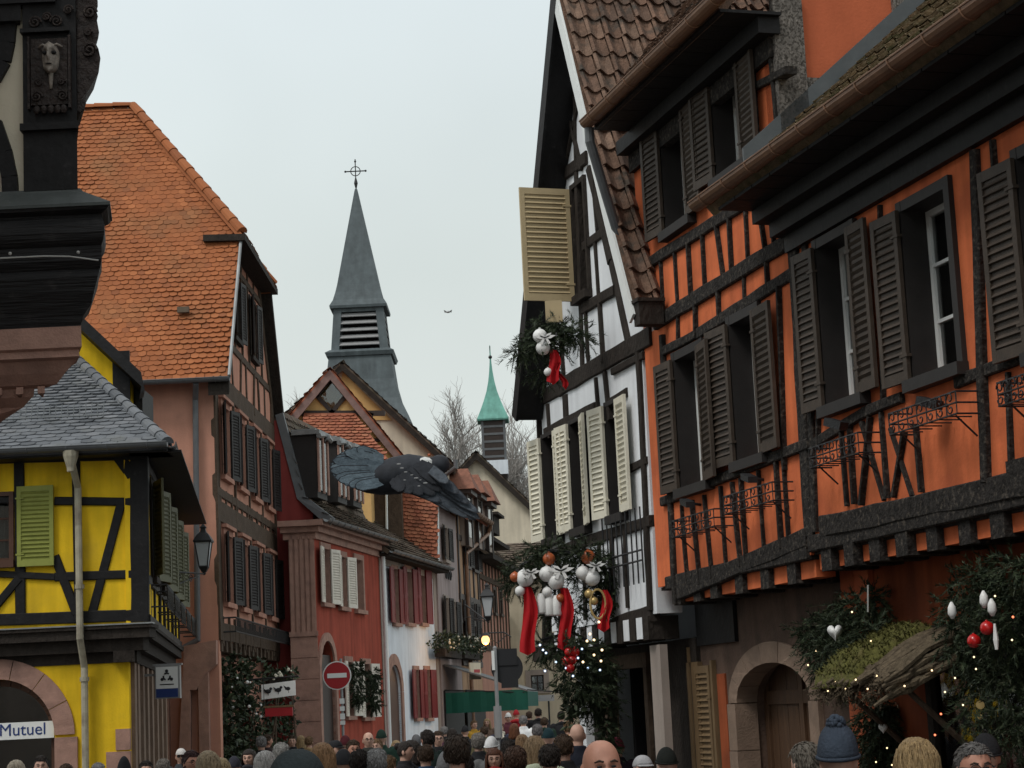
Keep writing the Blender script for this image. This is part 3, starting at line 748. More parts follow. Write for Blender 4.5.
B = [(557, 181, 588, 157, .16), (584, 247, 606, 231, .12), (584, 309, 617, 290, .13), (560, 388, 652, 335, .22), (533, 404, 560, 388, .2),
     (590, 168, 612, 262, .12), (612, 262, 632, 352, .12), (577, 170, 584, 380, .10), (594, 165, 599, 235, .05), (596, 240, 600, 300, .06), (601, 300, 605, 362, .07),
     (562, 330, 566, 390, .06), (586, 300, 590, 372, .06), (567, 100, 583, 170, .05), (583, 85, 566, 170, .05), (575, 60, 577, 172, .05),
     (539, 410, 541, 450, .06), (549, 404, 551, 438, .06), (566, 395, 573, 540, .16), (597, 378, 600, 412, .06), (606, 372, 611, 420, .09), (640, 352, 652, 610, .10),
     (614, 372, 645, 355, .08), (575, 545, 652, 521, .13), (536, 562, 575, 545, .12),
     (546, 433, 596, 407, .12), (608, 404, 628, 392, .10),
     (613, 535, 615, 610, .07), (626, 530, 629, 608, .07), (600, 540, 602, 612, .06), (585, 545, 587, 620, .06), (560, 556, 561, 640, .06), (545, 562, 546, 645, .06),
     (536, 655, 653, 613, .20), (629, 470, 648, 460, .09)]
fN.beams_px(mb, B, .03, .12, .08)
mb.build('timber_frame', 'darkwood', nh)
mb = MB()
for i in range(9):
    u = S0 + .25 + i * .46
    fN.slab(mb, u - .1, u + .1, 2.72, 2.98, -.3, .06)
mb.build('beam_ends', 'darkwood', nh)
mb = MB()
for i in range(8):
    u = S0 + .48 + i * .46; fN.slab(mb, u - .12, u + .12, 2.74, 2.98, -.3, .045)
mb.build('joist_infill', 'white', nh)
# grid in the balcony band
mb = MB()
for z in (fN.uv(626, 556)[1], fN.uv(626, 566)[1]): mb.tube([fN.pt(S0 + .1, z, .1), fN.pt(S0 + 1.5, z, .1)], .012, 5)
for i in range(9): mb.tube([fN.pt(S0 + .1 + i * .17, 3.35, .1), fN.pt(S0 + .1 + i * .17, 4.2, .1)], .01, 5)
mb.build('window_grille', 'iron', nh)
# roof: verge stands .3 m proud of the wall, depth 9 m
def sl(a, o): return fO.pt(a[0], a[1], o)
roof(nh, [sl(ER, OV), sl(ER, -9), sl(K, -9), sl(K, OV)], 'tile_brown', .22, .30, 'pan', th=.1)
roof(nh, [sl(K, OV), sl(K, -9), sl(AP, -9), sl(AP, OV)], 'tile_brown', .22, .30, 'pan', th=.1)
roof(nh, [sl(EL, OV), sl(EL, -9), sl(KL, -9), sl(KL, OV)], 'tile_brown', tiles=False)
roof(nh, [sl(KL, OV), sl(KL, -9), sl(AP, -9), sl(AP, OV)], 'tile_brown', tiles=False)
mb = MB()
for p, q in ((ER, K), (K, AP)):
    d = V((q[0] - p[0], q[1] - p[1])).normalized(); n = V((d.y, -d.x))
    if n.x > 0: n = -n
    P0 = [(p[0] - n.x * .0, p[1]), (q[0], q[1]), (q[0] - n.x * .16, q[1] - n.y * .16), (p[0] - n.x * .16, p[1] - n.y * .16)]
    mb.prism([fO.pt(a, b, OV + .005) for a, b in P0], N_ * .03)
mb.build('bargeboard', 'framewhite', nh)
mb = MB()
for p, q in ((EL, KL), (KL, AP)):
    d = V((q[0] - p[0], q[1] - p[1])).normalized(); n = V((d.y, -d.x))
    if n.x < 0: n = -n
    P0 = [(p[0] + n.x * .02, p[1] + n.y * .02), (q[0] + n.x * .02, q[1] + n.y * .02), (q[0] - n.x * .2, q[1] - n.y * .2), (p[0] - n.x * .2, p[1] - n.y * .2)]
    mb.prism([fO.pt(a, b, OV + .007) for a, b in P0], N_ * .035)
    P0 = [(p[0] - n.x * .12, p[1] - n.y * .12), (q[0] - n.x * .12, q[1] - n.y * .12), (q[0] - n.x * .16, q[1] - n.y * .16), (p[0] - n.x * .16, p[1] - n.y * .16)]
    mb.prism([fO.pt(a, b, .01) for a, b in P0], N_ * (OV - .004))
mb.build('verge_board', 'pitch', nh)
mb = MB(); c = sl(ER, .2); mb.obox(c + UP * .0 - T_ * .02, T_ * .09, N_ * .14, UP * .13); mb.obox(c + UP * .14 - T_ * .02, T_ * .11, N_ * .16, UP * .02)
mb.build('gutter_box', 'darkwood', nh)
mb = MB()
fO.slab(mb, S0, S0 + .25, 3.4, 6.3, -9, -.31); fO.slab(mb, S0 + .02, S0 + .25, -.3, 3.38, -9, -.82); fO.slab(mb, S1 - .25, S1, -.3, 5.9, -9, -.31)
fO.slab(mb, S0, S1, -.3, 6, -9.3, -9)
mb.build('rear_wall', 'white', nh)
# ground floor: deep dark entrance between pale piers
fP = fO.shift(-.42)
e0, e1 = fP.rect(612, 690, 650, 768)[:2]
fP.wall(nh, [(S0 - .02, -.3), (S1, -.3), (S1, 2.72), (S0 - .02, 2.72)], 'darkwood', name='ground_wall', th=.08, holes=[box_hole(e0, e1, -.05, 2.45)])
mb = MB(); pa = fO.uv(655, 710, -.05)[0]; pb_ = fO.uv(665, 710, -.05)[0]; fO.slab(mb, pb_, pa, -.1, 2.66, -.12, -.03); mb.build('corner_pier', 'greyrender', nh)
mb = MB(); fP.slab(mb, e0 - .1, e1 + .1, -.3, 2.7, -3.0, -2.9); fP.slab(mb, e0 - .1, e0 - .02, -.3, 2.7, -2.9, -.31); fP.slab(mb, e1 + .02, e1 + .1, -.3, 2.7, -2.9, -.31)
fP.slab(mb, e0 - .1, e1 + .1, 2.6, 2.7, -2.9, -.31)
mb.build('entrance_passage', 'interior', nh)
mb = MB(); fP.slab(mb, e0 - .12, e0, -.05, 2.45, -.1, .05); fP.slab(mb, e1, e1 + .12, -.05, 2.45, -.1, .05); fP.slab(mb, e0 - .16, e1 + .16, 2.45, 2.62, -.1, .06)
mb.build('door_frame', 'brownwood', nh)
# ================================================================== LEFT: carved oriel, yellow house, salmon house, red house, white house
def G(px, py, Y): p = at(px, py, Y); return p
# ---------------------------------------------------------------- carved corner oriel (foreground)
YO = 15.0
def ox(px): return at(px, 200, YO).x
def oz(py, px=40): return at(px, py, YO).z
orl = thing('carved_oriel_house', 'dark carved timber corner oriel on a pink stone corbel, close by at the upper left', 'house', (ox(20), YO + .6, 0))
xl, xr = -6.6, ox(80)          # oriel front from off frame to its right edge
def bar(mb, x0, x1, z0, z1, y0, y1):
    k = y1 / y0 if y1 > YO + .2 and x1 > -4.6 else 1
    mb.prism([V((x0, y0, z0)), V((x1, y0, z0)), V((x1 * k - (.02 if k > 1 else 0), y1, z0)), V((x0, y1, z0))], UP * (z1 - z0))
mb = MB()                       # cream panel wall and the house behind it
bar(mb, xl, xr - .12, oz(192), 8.6, YO + .05, YO + .45)
mb.build('wall', 'cream', orl)
mb = MB()
bar(mb, -12, -4.75, -.3, 10.5, -8, YO + 1.3); mb.build('house_wall', 'greyrender', orl)
mb = MB()                       # corner post
bar(mb, ox(25), ox(79), oz(192), 8.6, YO - .04, YO + .5)
bar(mb, ox(23), ox(82), oz(133), oz(126), YO - .09, YO + .5)
bar(mb, ox(24), ox(74), oz(36), oz(32), YO - .10, YO + .4)
bar(mb, xl, ox(24), oz(22), oz(6), YO - .06, YO + .4); bar(mb, xl, ox(60), oz(6), oz(-12), YO - .09, YO + .4)
bar(mb, xl, ox(90), oz(-25), oz(-60), YO - .15, YO + .4)
# curved braces either side of the cream panel
def brace(pts, w):
    for (x0, y0), (x1, y1) in zip(pts, pts[1:]):
        a = V((ox(x0), YO, oz(y0))); b = V((ox(x1), YO, oz(y1))); d = (b - a).normalized(); n = V((-d.z, 0, d.x))
        mb.prism([a + n * w, b + n * w, b - n * w, a - n * w], V((0, .1, 0)))
brace([(8, 20), (6, 40), (2, 58), (-8, 75)], .07); brace([(-6, 120), (4, 150), (9, 175), (10, 195)], .06)
mb.build('corner_post', 'pitch', orl)
mb = MB()                       # scroll-carved right edge
prof = [(79, -30), (98, -30), (99, -8), (101, 5), (101, 10), (99, 13), (101, 20), (100, 24), (102, 36), (101, 42), (98, 47), (101, 52), (103, 62), (101, 76), (96, 84), (90, 94), (84, 101), (88, 106), (86, 112), (82, 114), (79, 114)]
mb.prism([V((ox(a), YO - .02, oz(b))) for a, b in prof], V((-.13, .42, 0)))
for cx, cy, r0 in ((92, 54, .062), (93, 16, .055), (91, 36, .03)):
    pts = [V((ox(cx) + r0 * (1 - t / 26) * math.cos(t * .5), YO - .035, oz(cy) + r0 * (1 - t / 26) * math.sin(t * .5))) for t in range(24)]
    mb.tube(pts, .012, 6)
scr = mb.build('carved_scroll', 'carvedbrown', orl)
# carved mask: raised panel, tapering face with brow, nose, mouth
mb = MB()
bar(mb, ox(34), ox(71), oz(108), oz(42), YO - .075, YO)
for x in (31, 72): bar(mb, ox(x), ox(x + 2.4), oz(112), oz(40), YO - .09, YO)
for x in (40, 47, 54, 61, 67): mb.ball((ox(x), YO - .08, oz(113)), .028, 10, (1, .8, 1.3))
for x0, y0, r0, sg in ((40, 100, .045, 1), (66, 100, .045, -1), (42, 86, .03, -1), (65, 86, .03, 1), (38, 25, .05, 1), (60, 25, .05, -1), (50, 20, .035, 1), (72, 14, .04, 1)):
    mb.tube([V((ox(x0) + sg * r0 * (1 - t / 26) * math.cos(t * .5), YO - (.085 if y0 > 40 else .065), oz(y0) + r0 * (1 - t / 26) * math.sin(t * .5))) for t in range(24)], .009, 6)
mb.build('carved_panel', 'carvedbrown', orl)
M['mask'] = mat('worn_carved_oak', (.20, .175, .15), .8, .6, 24, .1, 30)
mb = MB()
fc = V((ox(54.5), YO - .07, oz(62)))
n = 18; m = 14; vs = []; fs = []
for j in range(m + 1):
    t = j / m; z = .115 - .245 * t
    hw = .075 * (1 - .0 * t) * (math.sin(math.pi * min(1, (.12 + t * .62))) ** .6) * (1 - .42 * max(0, t - .35)) * math.sqrt(max(.0, 1 - max(0, (t - .78) / .22) ** 2)) * math.sqrt(max(.0, 1 - max(0, (.12 - t) / .12) ** 2))
    for i in range(n + 1):
        a = -1 + 2 * i / n
        d = .055 * math.sqrt(max(0, 1 - a * a))
        d += .034 * math.exp(-(a / .16) ** 2) * (1 if .25 < t < .58 else math.exp(-((t - .41) / .14) ** 2)) * (.5 + t)
        d -= .028 * (math.exp(-((abs(a) - .48) / .2) ** 2) * math.exp(-((t - .36) / .08) ** 2))
        d += .014 * math.exp(-((t - .24) / .05) ** 2) * (1 - a * a)
        d -= .018 * math.exp(-((t - .76) / .025) ** 2) * math.exp(-(a / .5) ** 2)
        d += .012 * math.exp(-((t - .70) / .03) ** 2) * math.exp(-(a / .45) ** 2)
        d -= .02 * math.exp(-((abs(a) - .75) / .2) ** 2) * math.exp(-((t - .6) / .15) ** 2)
        vs.append(fc + V((a * hw, -d * 1.5, z)))
mb.add(vs, [(j * (n + 1) + i, j * (n + 1) + i + 1, (j + 1) * (n + 1) + i + 1, (j + 1) * (n + 1) + i) for j in range(m) for i in range(n)])
for sgn in (-1, 1): mb.tube([fc + V((sgn * .03, -.05, .085)), fc + V((sgn * .055, -.045, .10)), fc + V((sgn * .09, -.015, .085))], .010, 6)
mb.tube([fc + V((0, -.01, -.12)), fc + V((0, -.012, -.25))], [.022, .012], 6)
mk_ = mb.build('carved_mask', 'mask', orl, smooth=True)
mb = MB()
for sgn in (-1, 1): mb.ball(fc + V((sgn * .034, -.062, .028)), .019, 10, (1.25, .8, .8))
mb.ball(fc + V((0, -.085, -.068)), .024, 10, (1.1, .4, .22)); mb.build('eye_hollows', 'pitch', mk_)
mb = MB()                       # moulded sill of the oriel: sloping weathering on top, then three fat mouldings
def mould(mb, pr, x0):
    """pr: (py, proud, right px) profile drawn from top to bottom, run along the front and returned along the right side"""
    for (a, pa, xa), (b, pb, xb) in zip(pr, pr[1:]):
        z0, z1 = oz(a), oz(b); Xa, Xb = at(xa, 200, YO - pa).x, at(xb, 200, YO - pb).x
        v = [V((x0, YO - pa, z0)), V((Xa, YO - pa, z0)), V((Xb, YO - pb, z1)), V((x0, YO - pb, z1)), V((Xa * (1 + .3 / YO) - .03, YO + .3, z0)), V((Xb * (1 + .3 / YO) - .03, YO + .3, z1)), V((x0, YO + .3, z0)), V((x0, YO + .3, z1))]
        mb.add(v, [(0, 1, 2, 3), (1, 4, 5, 2), (0, 6, 4, 1), (3, 2, 5, 7), (0, 3, 7, 6), (4, 6, 7, 5)])
mould(mb, [(191, .03, 80), (195, .05, 83), (212, .22, 110), (215, .22, 110)], xl)
mb.build('weathering', 'weathered', orl)
mb = MB()
mould(mb, [(215.2, .21, 109), (218, .20, 107), (221, .14, 101), (232, .18, 104), (240, .19, 104), (247, .17, 103), (252, .13, 101), (266, .13, 101), (274, .09, 99), (282, .12, 97), (296, .09, 93), (308, .05, 90), (318, .02, 82), (328, .0, 79)], xl)
mb.build('moulded_sill', 'wornoak', orl)
mb = MB()
mould(mb, [(327, .00, 79.5), (349, .02, 80), (351, -.01, 77), (358, 0, 78), (360, -.05, 75), (371, -.10, 64), (381, -.17, 55), (383, -.22, 33), (391, -.24, 32), (392, -.20, 31), (400, -.3, 22), (408, -.4, 6), (414, -.5, -6)], xl)
for i in range(9):
    x = ox(40) - i * .165; bar(mb, x - .055, x, oz(391), oz(384), YO + .10, YO + .3)
mb.build('stone_corbel', 'sandstone', orl)
mb = MB()
mb.tube([V((xl, YO - .20, oz(262))), V((ox(50), YO - .20, oz(262.5))), V((ox(75), YO - .20, oz(264))), V((ox(102), YO - .16, oz(268)))], .006, 6)
for x, y in ((16, 258), (83, 260)): mb.ball((ox(x), YO - .19, oz(y)), .014, 8)
tag(mb.build('cable', 'cable'), 'thin pale cable strung along the dark oriel sill', 'cable')

# ---------------------------------------------------------------- yellow house
YY = 29.0
yh = thing('timber_house', 'bright yellow timber-framed corner house with a grey hipped roof and olive shutters', 'house', at(60, 730, YY) * V((1, 1, 0)) if False else V((-6.5, YY, 0)))
xc = at(146, 540, YY).x
fY = Fac((-9.2, YY), (xc, YY)); L = fY.len
fYs = Fac((xc, YY), (at(179, 600, 39).x, 39.0))
zj = fY.uv(100, 628)[1]; ze = fY.uv(100, 450)[1]
# front: window at the left with one olive shutter
w = window_px(fY, yh, -42, 497, 10, 562, cm='framebrown', fm='framebrown', cas=.06, rows=3)
wr = fY.rect(-42, 497, 10, 562)
wo = [o for o in yh.children if o.name.startswith('window')][-1]
for sgn, hx in ((1, wr[1] + .12),): shutter(wo, fY.pt(hx, wr[2] - .1, .07), fY.T, .53, wr[3] - wr[2] + .22, 'shut_green')
fY.wall(yh, [(0, zj), (L, zj), (L, ze + .06), (0, ze + .06)], 'yellow')
mb = MB()
B = [(0, 455, 146, 451, .26), (-60, 501, 20, 500, .10), (18, 488, 18, 500, .02), (55, 501, 138, 502, .12), (55, 577, 138, 574, .13), (-60, 571, 55, 577, .10), (-60, 622, 146, 615, .17),
     (19, 450, 21, 625, .15), (76, 455, 79, 620, .12), (139, 445, 140, 622, .26), (121, 505, 92, 614, .13), (55, 556, 77, 614, .13), (133, 476, 118, 455, .18), (20, 578, -14, 618, .12), (-50, 450, -50, 625, .15)]
fY.beams_px(mb, B, .03, .1, .03)
mb.build('timber_frame', 'pitch', yh)
mb = MB()          # jetty moulding with a pale lead drip
for z0, z1, o in ((zj - .02, zj + .03, .07), (zj - .16, zj - .02, .03), (zj - .34, zj - .16, -.08), (zj - .5, zj - .34, -.2)):
    fY.slab(mb, 0, L + o, z0, z1, -.5, o); fYs.slab(mb, .30 + o, fYs.len, z0, z1, -.5, o)
mb.build('jetty_moulding', 'darkwood', yh)
mb = MB(); fY.slab(mb, 0, L + .085, zj + .03, zj + .05, -.1, .085); mb.build('drip_edge', 'zinc', yh)
# side facade: row of olive shuttered windows
for i in range(4):
    u = .9 + i * 2.25
    window(fYs, yh, u, u + .85, zj + .78, ze - .42, cm='darkwood', fm='framedark', sm='shut_olive', aL=165, aR=165, sw=.62)
fYs.wall(yh, [(0, zj), (fYs.len, zj), (fYs.len, ze + .06), (0, ze + .06)], 'yellow')
mb = MB()
for i in range(8): fYs.beam(mb, (.35 + i * 1.3, zj), (.35 + i * 1.3, ze), .13, .03, .1, .03)
for z in (zj + .1, zj + .68, ze - .2): fYs.beam(mb, (0, z), (fYs.len, z), .14, .032, .1, .03)
mb.build('timber_frame', 'pitch', yh)
mb = MB()
for i in range(5):
    u = .5 + i * 2.2
    for z in (zj + .30, zj + .62): mb.tube([fYs.pt(u, z, .03), fYs.pt(u, z, .26), fYs.pt(u + 1.6, z, .26), fYs.pt(u + 1.6, z, .03)], .014, 5)
    for k in range(9): 
        q = [fYs.pt(u + k * .2 + .05 * math.sin(t), zj + .30 + .32 * t / 6, .27) for t in range(7)]; mb.tube(q, .011, 4)
mb.build('planter_bracket', 'iron', yh)
# ground floor, set back
fYg = fY.shift(-.22); Lg = fYg.uv(129, 690)[0]
r0 = fYg.uv(55, 735)[0]; cxA = fYg.uv(-3, 735)[0]; ri = r0 - cxA; zs = fYg.uv(20, 737)[1]
fYg.wall(yh, [(0, -.3), (Lg, -.3), (Lg, zj - .4), (0, zj - .4)], 'yellow', name='ground_wall', holes=[arch_hole(cxA - ri, cxA + ri, .6, zs, n=18)])
mb = MB()
arch_ring(fYg, mb, cxA, ri, ri + .29, zs, 1, 1, -.2, .035, 7)
for sgn in (-1, 1):
    for k, h in enumerate((0, .5, 1.0, 1.45)):
        a = cxA + sgn * ri; b = cxA + sgn * (ri + .29 + (.04 if k % 2 else 0)); z1 = min(zs, h + .49)
        if z1 > h: fYg.slab(mb, min(a, b), max(a, b), h, z1, -.2, .035 + .003 * k)
mb.build('arch_surround', 'sandstone', yh)
for k, (a, z0) in enumerate(((.34, 1.40), (.20, 1.72), (.34, .8), (.20, .4))): mb = MB(); fYg.slab(mb, Lg - a, Lg + .004, z0, z0 + .30, -.1, .02 + .002 * k); mb.build('quoin', 'sandstone', yh)
mb = MB(); mb.prism([fYg.pt(u, z, -.3) for u, z in arch_hole(cxA - ri + .01, cxA + ri - .01, .6, zs, ri - .01, n=18)], fYg.N * .02)
aw = mb.build('arch_window', 'glass', yh)
mb = MB(); fYg.slab(mb, cxA - ri - .2, cxA + ri + .2, .2, zs + ri + .1, -1.2, -1.15); mb.build('room_back', 'interior', aw)
mb = MB()
arch_ring(fYg, mb, cxA, ri - .1, ri - .002, zs, 1, 1, -.27, -.2, 16)
fYg.slab(mb, cxA + ri - .1, cxA + ri - .002, .6, zs, -.27, -.2); fYg.slab(mb, cxA - ri + .002, cxA - ri + .1, .6, zs, -.27, -.2)
mb.build('frame', 'framebrown', aw)
u1 = fYg.uv(52, 728)[0]; z0 = fYg.uv(25, 739)[1]; z1 = fYg.uv(25, 722)[1]
sg = thing('bank_sign', 'white lettered name board across the arched window of the yellow house', 'sign', fYg.pt(cxA, z0, -.1))
mb = MB(); fYg.slab(mb, cxA - ri * .93, u1, z0, z1, -.19, -.12); mb.build('sign_board', 'signwhite', sg)
text_part('lettering', 'Mutuel', .245, 'signblue', sg, fYg.pt(fYg.uv(20.5, 731)[0], (z0 + z1) / 2 + .01, -.12), fYg.T, UP, .006, bold=0)
# side ground floor: stone piers and dark shop openings
fYsg = fYs.shift(-.25)
mb = MB()
fYsg.slab(mb, .42, fYs.len, -.3, zj - .4, -.3, -.12)
for u in (.40, 1.15, 2.3, 3.4, 4.6, 6.0, 7.4, 8.8): fYsg.slab(mb, u, u + .42, -.3, zj - .5, -.2, .03)
mb.build('shopfront', 'stone', yh)
mb = MB()
for u in (.42, 1.57, 2.72, 3.82): fYsg.slab(mb, u + .1, u + .62, .3, 2.6, -.119, -.10)
mb.build('shop_glazing', 'glass', yh)
# roofs
ex = at(167, 442, YY - .45).x; zE = at(100, 446, YY - .45).z
hipx = at(74, 358, 33.2); zt = hipx.z
roof(yh, [V((-9.6, YY - .45, zE)), V((ex, YY - .45, zE)), V((hipx.x, 33.2, zt)), V((-9.6, 33.2, zt))], 'slate', .22, .17, 'beaver', lift=-.003)
fx = at(190, 510, 39.4).x
roof(yh, [V((ex, YY - .45, zE)), V((fx, 39.4, zE)), V((fx - 2.2, 39.4, zt)), V((hipx.x, 33.2, zt))], 'slate', .22, .17, 'beaver', name='roof')
mb = MB(); ridge_caps(mb, V((ex, YY - .45, zE + .03)), V((hipx.x, 33.2, zt + .04)), .09); mb.build('hip_tiles', 'slate', yh)
mb = MB()
fY.slab(mb, 0, ex + 9.2 - .02, zE - .12, zE - .09, -.2, .42); fYs.slab(mb, -.4, 10.4, zE - .12, zE - .09, -.2, .55)
mb.build('soffit', 'pitch', yh)
gutter(yh, V((-9.6, YY - .55, zE + .0)), V((ex + .02, YY - .55, zE)), .075, 'darkzinc')
gutter(yh, V((ex + .06, YY - .5, zE)), V((fx + .08, 39.4, zE)), .075, 'darkzinc')
mb = MB()
for z, k in ((.30, 0), (.46, 1)):
    y = YY - .45 + z / (zt - zE) * (4.65) + .5; mb.tube([V((-9.4, y - .08, zE + .62 + k * .16)), V((at(103, 420, y).x, y - .08, zE + .62 + k * .16))], .012, 5)
for i in range(56):
    x = at(103, 420, YY + .6).x - i * .09
    mb.tube([V((x, YY + .62, zE + .60)), V((x, YY + .69, zE + .82))], .008, 4)
mb.build('snow_guard', 'darklead', yh)
xp = at(78, 560, YY - .1).x
pipe(yh, [V((xp, YY - .5, zE - .06)), V((xp, YY - .5, zE - .16)), V((xp + .01, YY - .1, zE - .55)), V((xp + .02, YY - .12, zj - .15)), V((xp + .03, YY + .10, zj - .55)), V((xp + .03, YY + .10, .0))], .052, 'pipebeige',
     collars=[(xp + .02, YY - .11, zj + .6), (xp + .03, YY + .1, zj - .72), (xp + .03, YY + .1, .9)])
mb = MB(); mb.lathe((xp, YY - .5, zE - .36), [(.055, 0), (.06, .06), (.11, .22), (.12, .30)], 10); mb.build('rain_hopper', 'pipebeige', yh)
# taller rear block with its gable edge
YB = 33.3
gp = [(-6, 250), (82, 318), (130, 366), (130, 470), (-6, 470)]
G2 = [at(a, b, YB) for a, b in gp]; G2 = [V((p.x, YB, p.z)) for p in G2]
mb = MB(); mb.prism(G2, V((0, .3, 0))); mb.prism([V((G2[2].x - .35, YB + .31, 3)), V((G2[2].x - .02, YB + .31, 3)), V((G2[2].x - 1.2, 39, 3)), V((G2[2].x - 1.6, 39, 3))], UP * (G2[2].z - 3.2)); mb.build('rear_gable', 'yellow', yh)
mb = MB(); a, b = at(60, 296, YB - .3), at(141, 372, YB - .3); d = (b - a)
for q in (0,):
    P = [a, b, b + V((.06, 0, -.32)), b + V((-.02, 0, -.38)), b - UP * .24, a - UP * .24]; mb.prism(P, V((-1.35, 6, 0)))
mb.build('rear_roof', 'pitch', yh)
mb = MB(); a = at(113, 372, YB); b = at(129, 372, YB); mb.box((a.x, YB - .04, 6.0), (b.x + .02, YB - .003, a.z + .35)); mb.box((b.x + .03, YB + .3, 5.9), (at(150, 400, YB + 1).x, YB + 1.3, a.z - .25))
mb.build('rear_post', 'pitch', yh)
mb = MB(); mb.tube([at(123, 412, YB - .1), at(124, 445, YB - .1)], .03, 6); mb.build('downpipe', 'zinc', yh)
mb = MB(); mb.box((-9.2, 38.6, -.3), (xc - 1.5, 38.9, zE)); mb.box((-9.4, YY + .31, -.3), (-9.2, 39, zE)); mb.build('rear_wall', 'yellow', yh)

# street lamp on a scrolled bracket (yellow house side)
def lantern(name, label, loc, s, lit=False, arm=None, group=None):
    o = thing(name, label, 'street lamp', loc, group)
    c = V(loc); mb = MB()
    h = .42 * s; rt, rb = .19 * s, .105 * s
    mb.lathe(c + UP * (h), [(rt * 1.18, 0), (rt * 1.22, .03 * s), (rt * .75, .14 * s), (rt * .38, .19 * s), (rt * .3, .25 * s), (rt * .42, .27 * s), (rt * .1, .33 * s)], 4, rot=math.pi / 4)
    for k in range(4):
        a = math.pi / 4 + k * math.pi / 2
        mb.tube([c + V((rb * math.cos(a), rb * math.sin(a), 0)), c + V((rt * math.cos(a), rt * math.sin(a), h))], .012 * s, 5)
    mb.lathe(c - UP * .05 * s, [(rb * .5, -.06 * s), (rb * .7, -.03 * s), (rb * 1.15, .03 * s), (rb * 1.1, .05 * s)], 4, rot=math.pi / 4)
    mb.ball(c - UP * .13 * s, .035 * s, 8)
    mb.build('lantern_frame', 'iron', o)
    mb = MB(); mb.lathe(c, [(rb * .94, .005), (rt * .95, h - .004)], 4, rot=math.pi / 4); mb.build('lantern_glass', 'lamp_lit' if lit else 'lampglass', o)
    mb = MB(); mb.lathe(c, [(.02 * s, -.1 * s), (.02 * s, .02), ], 6); mb.build('burner', 'iron', o) if False else None
    if arm:
        A = V(arm); B2 = c - UP * .14 * s; mb = MB()
        mb.tube([A, B2], .016 * s, 6); d = (B2 - A)
        q = [A - UP * .35 * s + d * t / 12 + UP * (.33 * s) * (t / 12) ** .6 for t in range(11)]; mb.tube(q, .011 * s, 5)
        for f0 in (.25, .6):
            ctr = A + d * f0 - UP * .1 * s; x = d.normalized()
            mb.tube([ctr + x * math.cos(t * .6) * .08 * s * (1 - t / 20) + UP * math.sin(t * .6) * .08 * s * (1 - t / 20) for t in range(18)], .009 * s, 5)
        mb.tube([A - UP * .4 * s, A + UP * .1 * s], .02 * s, 6)
        mb.build('bracket', 'iron', o)
    return o
lp = at(204, 566, 36.5)
lantern('street_lamp', 'black four-sided street lamp on a scrolled arm beside the salmon house wall', lp, 1.02, arm=fYs.pt(fYs.len * .62, lp.z - .17, .02))
# bank projecting sign
sp = at(167, 682, 31.5)
bs = thing('projecting_sign', 'small white and blue lightbox sign jutting out from the yellow house', 'sign', sp)
hw, hh = .17, .235
mb = MB(); mb.box((sp.x - hw - .02, sp.y, sp.z - hh - .02), (sp.x + hw + .03, sp.y + .14, sp.z + hh + .02)); mb.box((sp.x - hw - .06, sp.y + .02, sp.z + hh + .02), (sp.x + hw + .06, sp.y + .12, sp.z + hh + .05)); mb.box((sp.x - hw - .55, sp.y + .05, sp.z + .1), (sp.x - hw - .02, sp.y + .09, sp.z + .14))
mb.build('sign_case', 'signgrey', bs)
mb = MB(); mb.box((sp.x - hw, sp.y - .01, sp.z - .10), (sp.x + hw, sp.y - .001, sp.z + hh)); mb.build('sign_face', 'signwhite', bs)
mb = MB(); mb.box((sp.x - hw, sp.y - .012, sp.z - hh), (sp.x + hw, sp.y - .001, sp.z - .103)); mb.build('blue_band', 'signblue', bs)
mb = MB()
for a in (90, 210, 330):
    q = V((sp.x, sp.y - .014, sp.z + .085)) + V((math.cos(rad(a)), 0, math.sin(rad(a)))) * .085
    mb.ball(q, .026, 10, (1, .3, 1)); 
    mb.tube([V((sp.x, sp.y - .014, sp.z + .085)) + V((math.cos(rad(b)), 0, math.sin(rad(b)))) * .052 for b in range(a - 42, a + 43, 12)], .014, 6)
mb.box((sp.x - .11, sp.y - .016, sp.z - .045), (sp.x + .11, sp.y - .012, sp.z - .03))
mb.build('emblem', 'signblack', bs)

# ---------------------------------------------------------------- salmon house with the big orange roof
YC = 40.0; YCe = 49.0; xC = -6.06
ch = thing('timber_house', 'salmon pink house with a huge orange tiled half-hipped roof behind the yellow house', 'house', (-8, YC, 0))
zc = at(180, 375, YC - .3).z; zjc = at(214, 640, YC).z
fC = Fac((-13, YC), (xC, YC)); fCs = Fac((xC, YC), (xC + .12, YCe)); Lc = fCs.len
fC.wall(ch, [(0, -.3), (6.935, -.3), (6.935, zc), (0, zc)], 'pink')
n1 = 4
zr1 = (at(218, 470, YC).z, at(222, 398, YC).z); zr2 = (at(218, 600, YC).z, at(222, 530, YC).z)
for (z0, z1) in (zr1, zr2):
    for i in range(4):
        u = .78 + i * 2.12
        window(fCs, ch, u, u + .95, z0, z1, cm='rose', fm='framedark', sm='shut_dark', cas=.12, aL=166, aR=166, sw=.46, depth=.18, hood=True)
ym = (YC + YCe) / 2
zh, zap = 12.42, 15.9
for u in (2.7, 5.2):
    window(fCs, ch, u, u + .85, 10.35, 11.7, cm='darkwood', fm='framedark', sm='shut_dark', cas=.08, aL=165, sw=.4)
fCs.wall(ch, [(0, zjc), (Lc, zjc), (Lc, zc), (Lc - 2.25, zh), (2.25, zh), (0, zc)], 'pink', name='side_wall')
mb = MB()
for z, w in ((zc - .0, .42), (zjc + .18, .36), (zr2[1] + .42, .42), (zr1[0] - .40, .18), (10.05, .17), (11.95, .15)):
    a = 0 if z < zc + .1 else (z - zc) / 3.4 * 2.25 + .1
    fCs.beam(mb, (a, z), (Lc - a, z), w, .03, .1, .03)
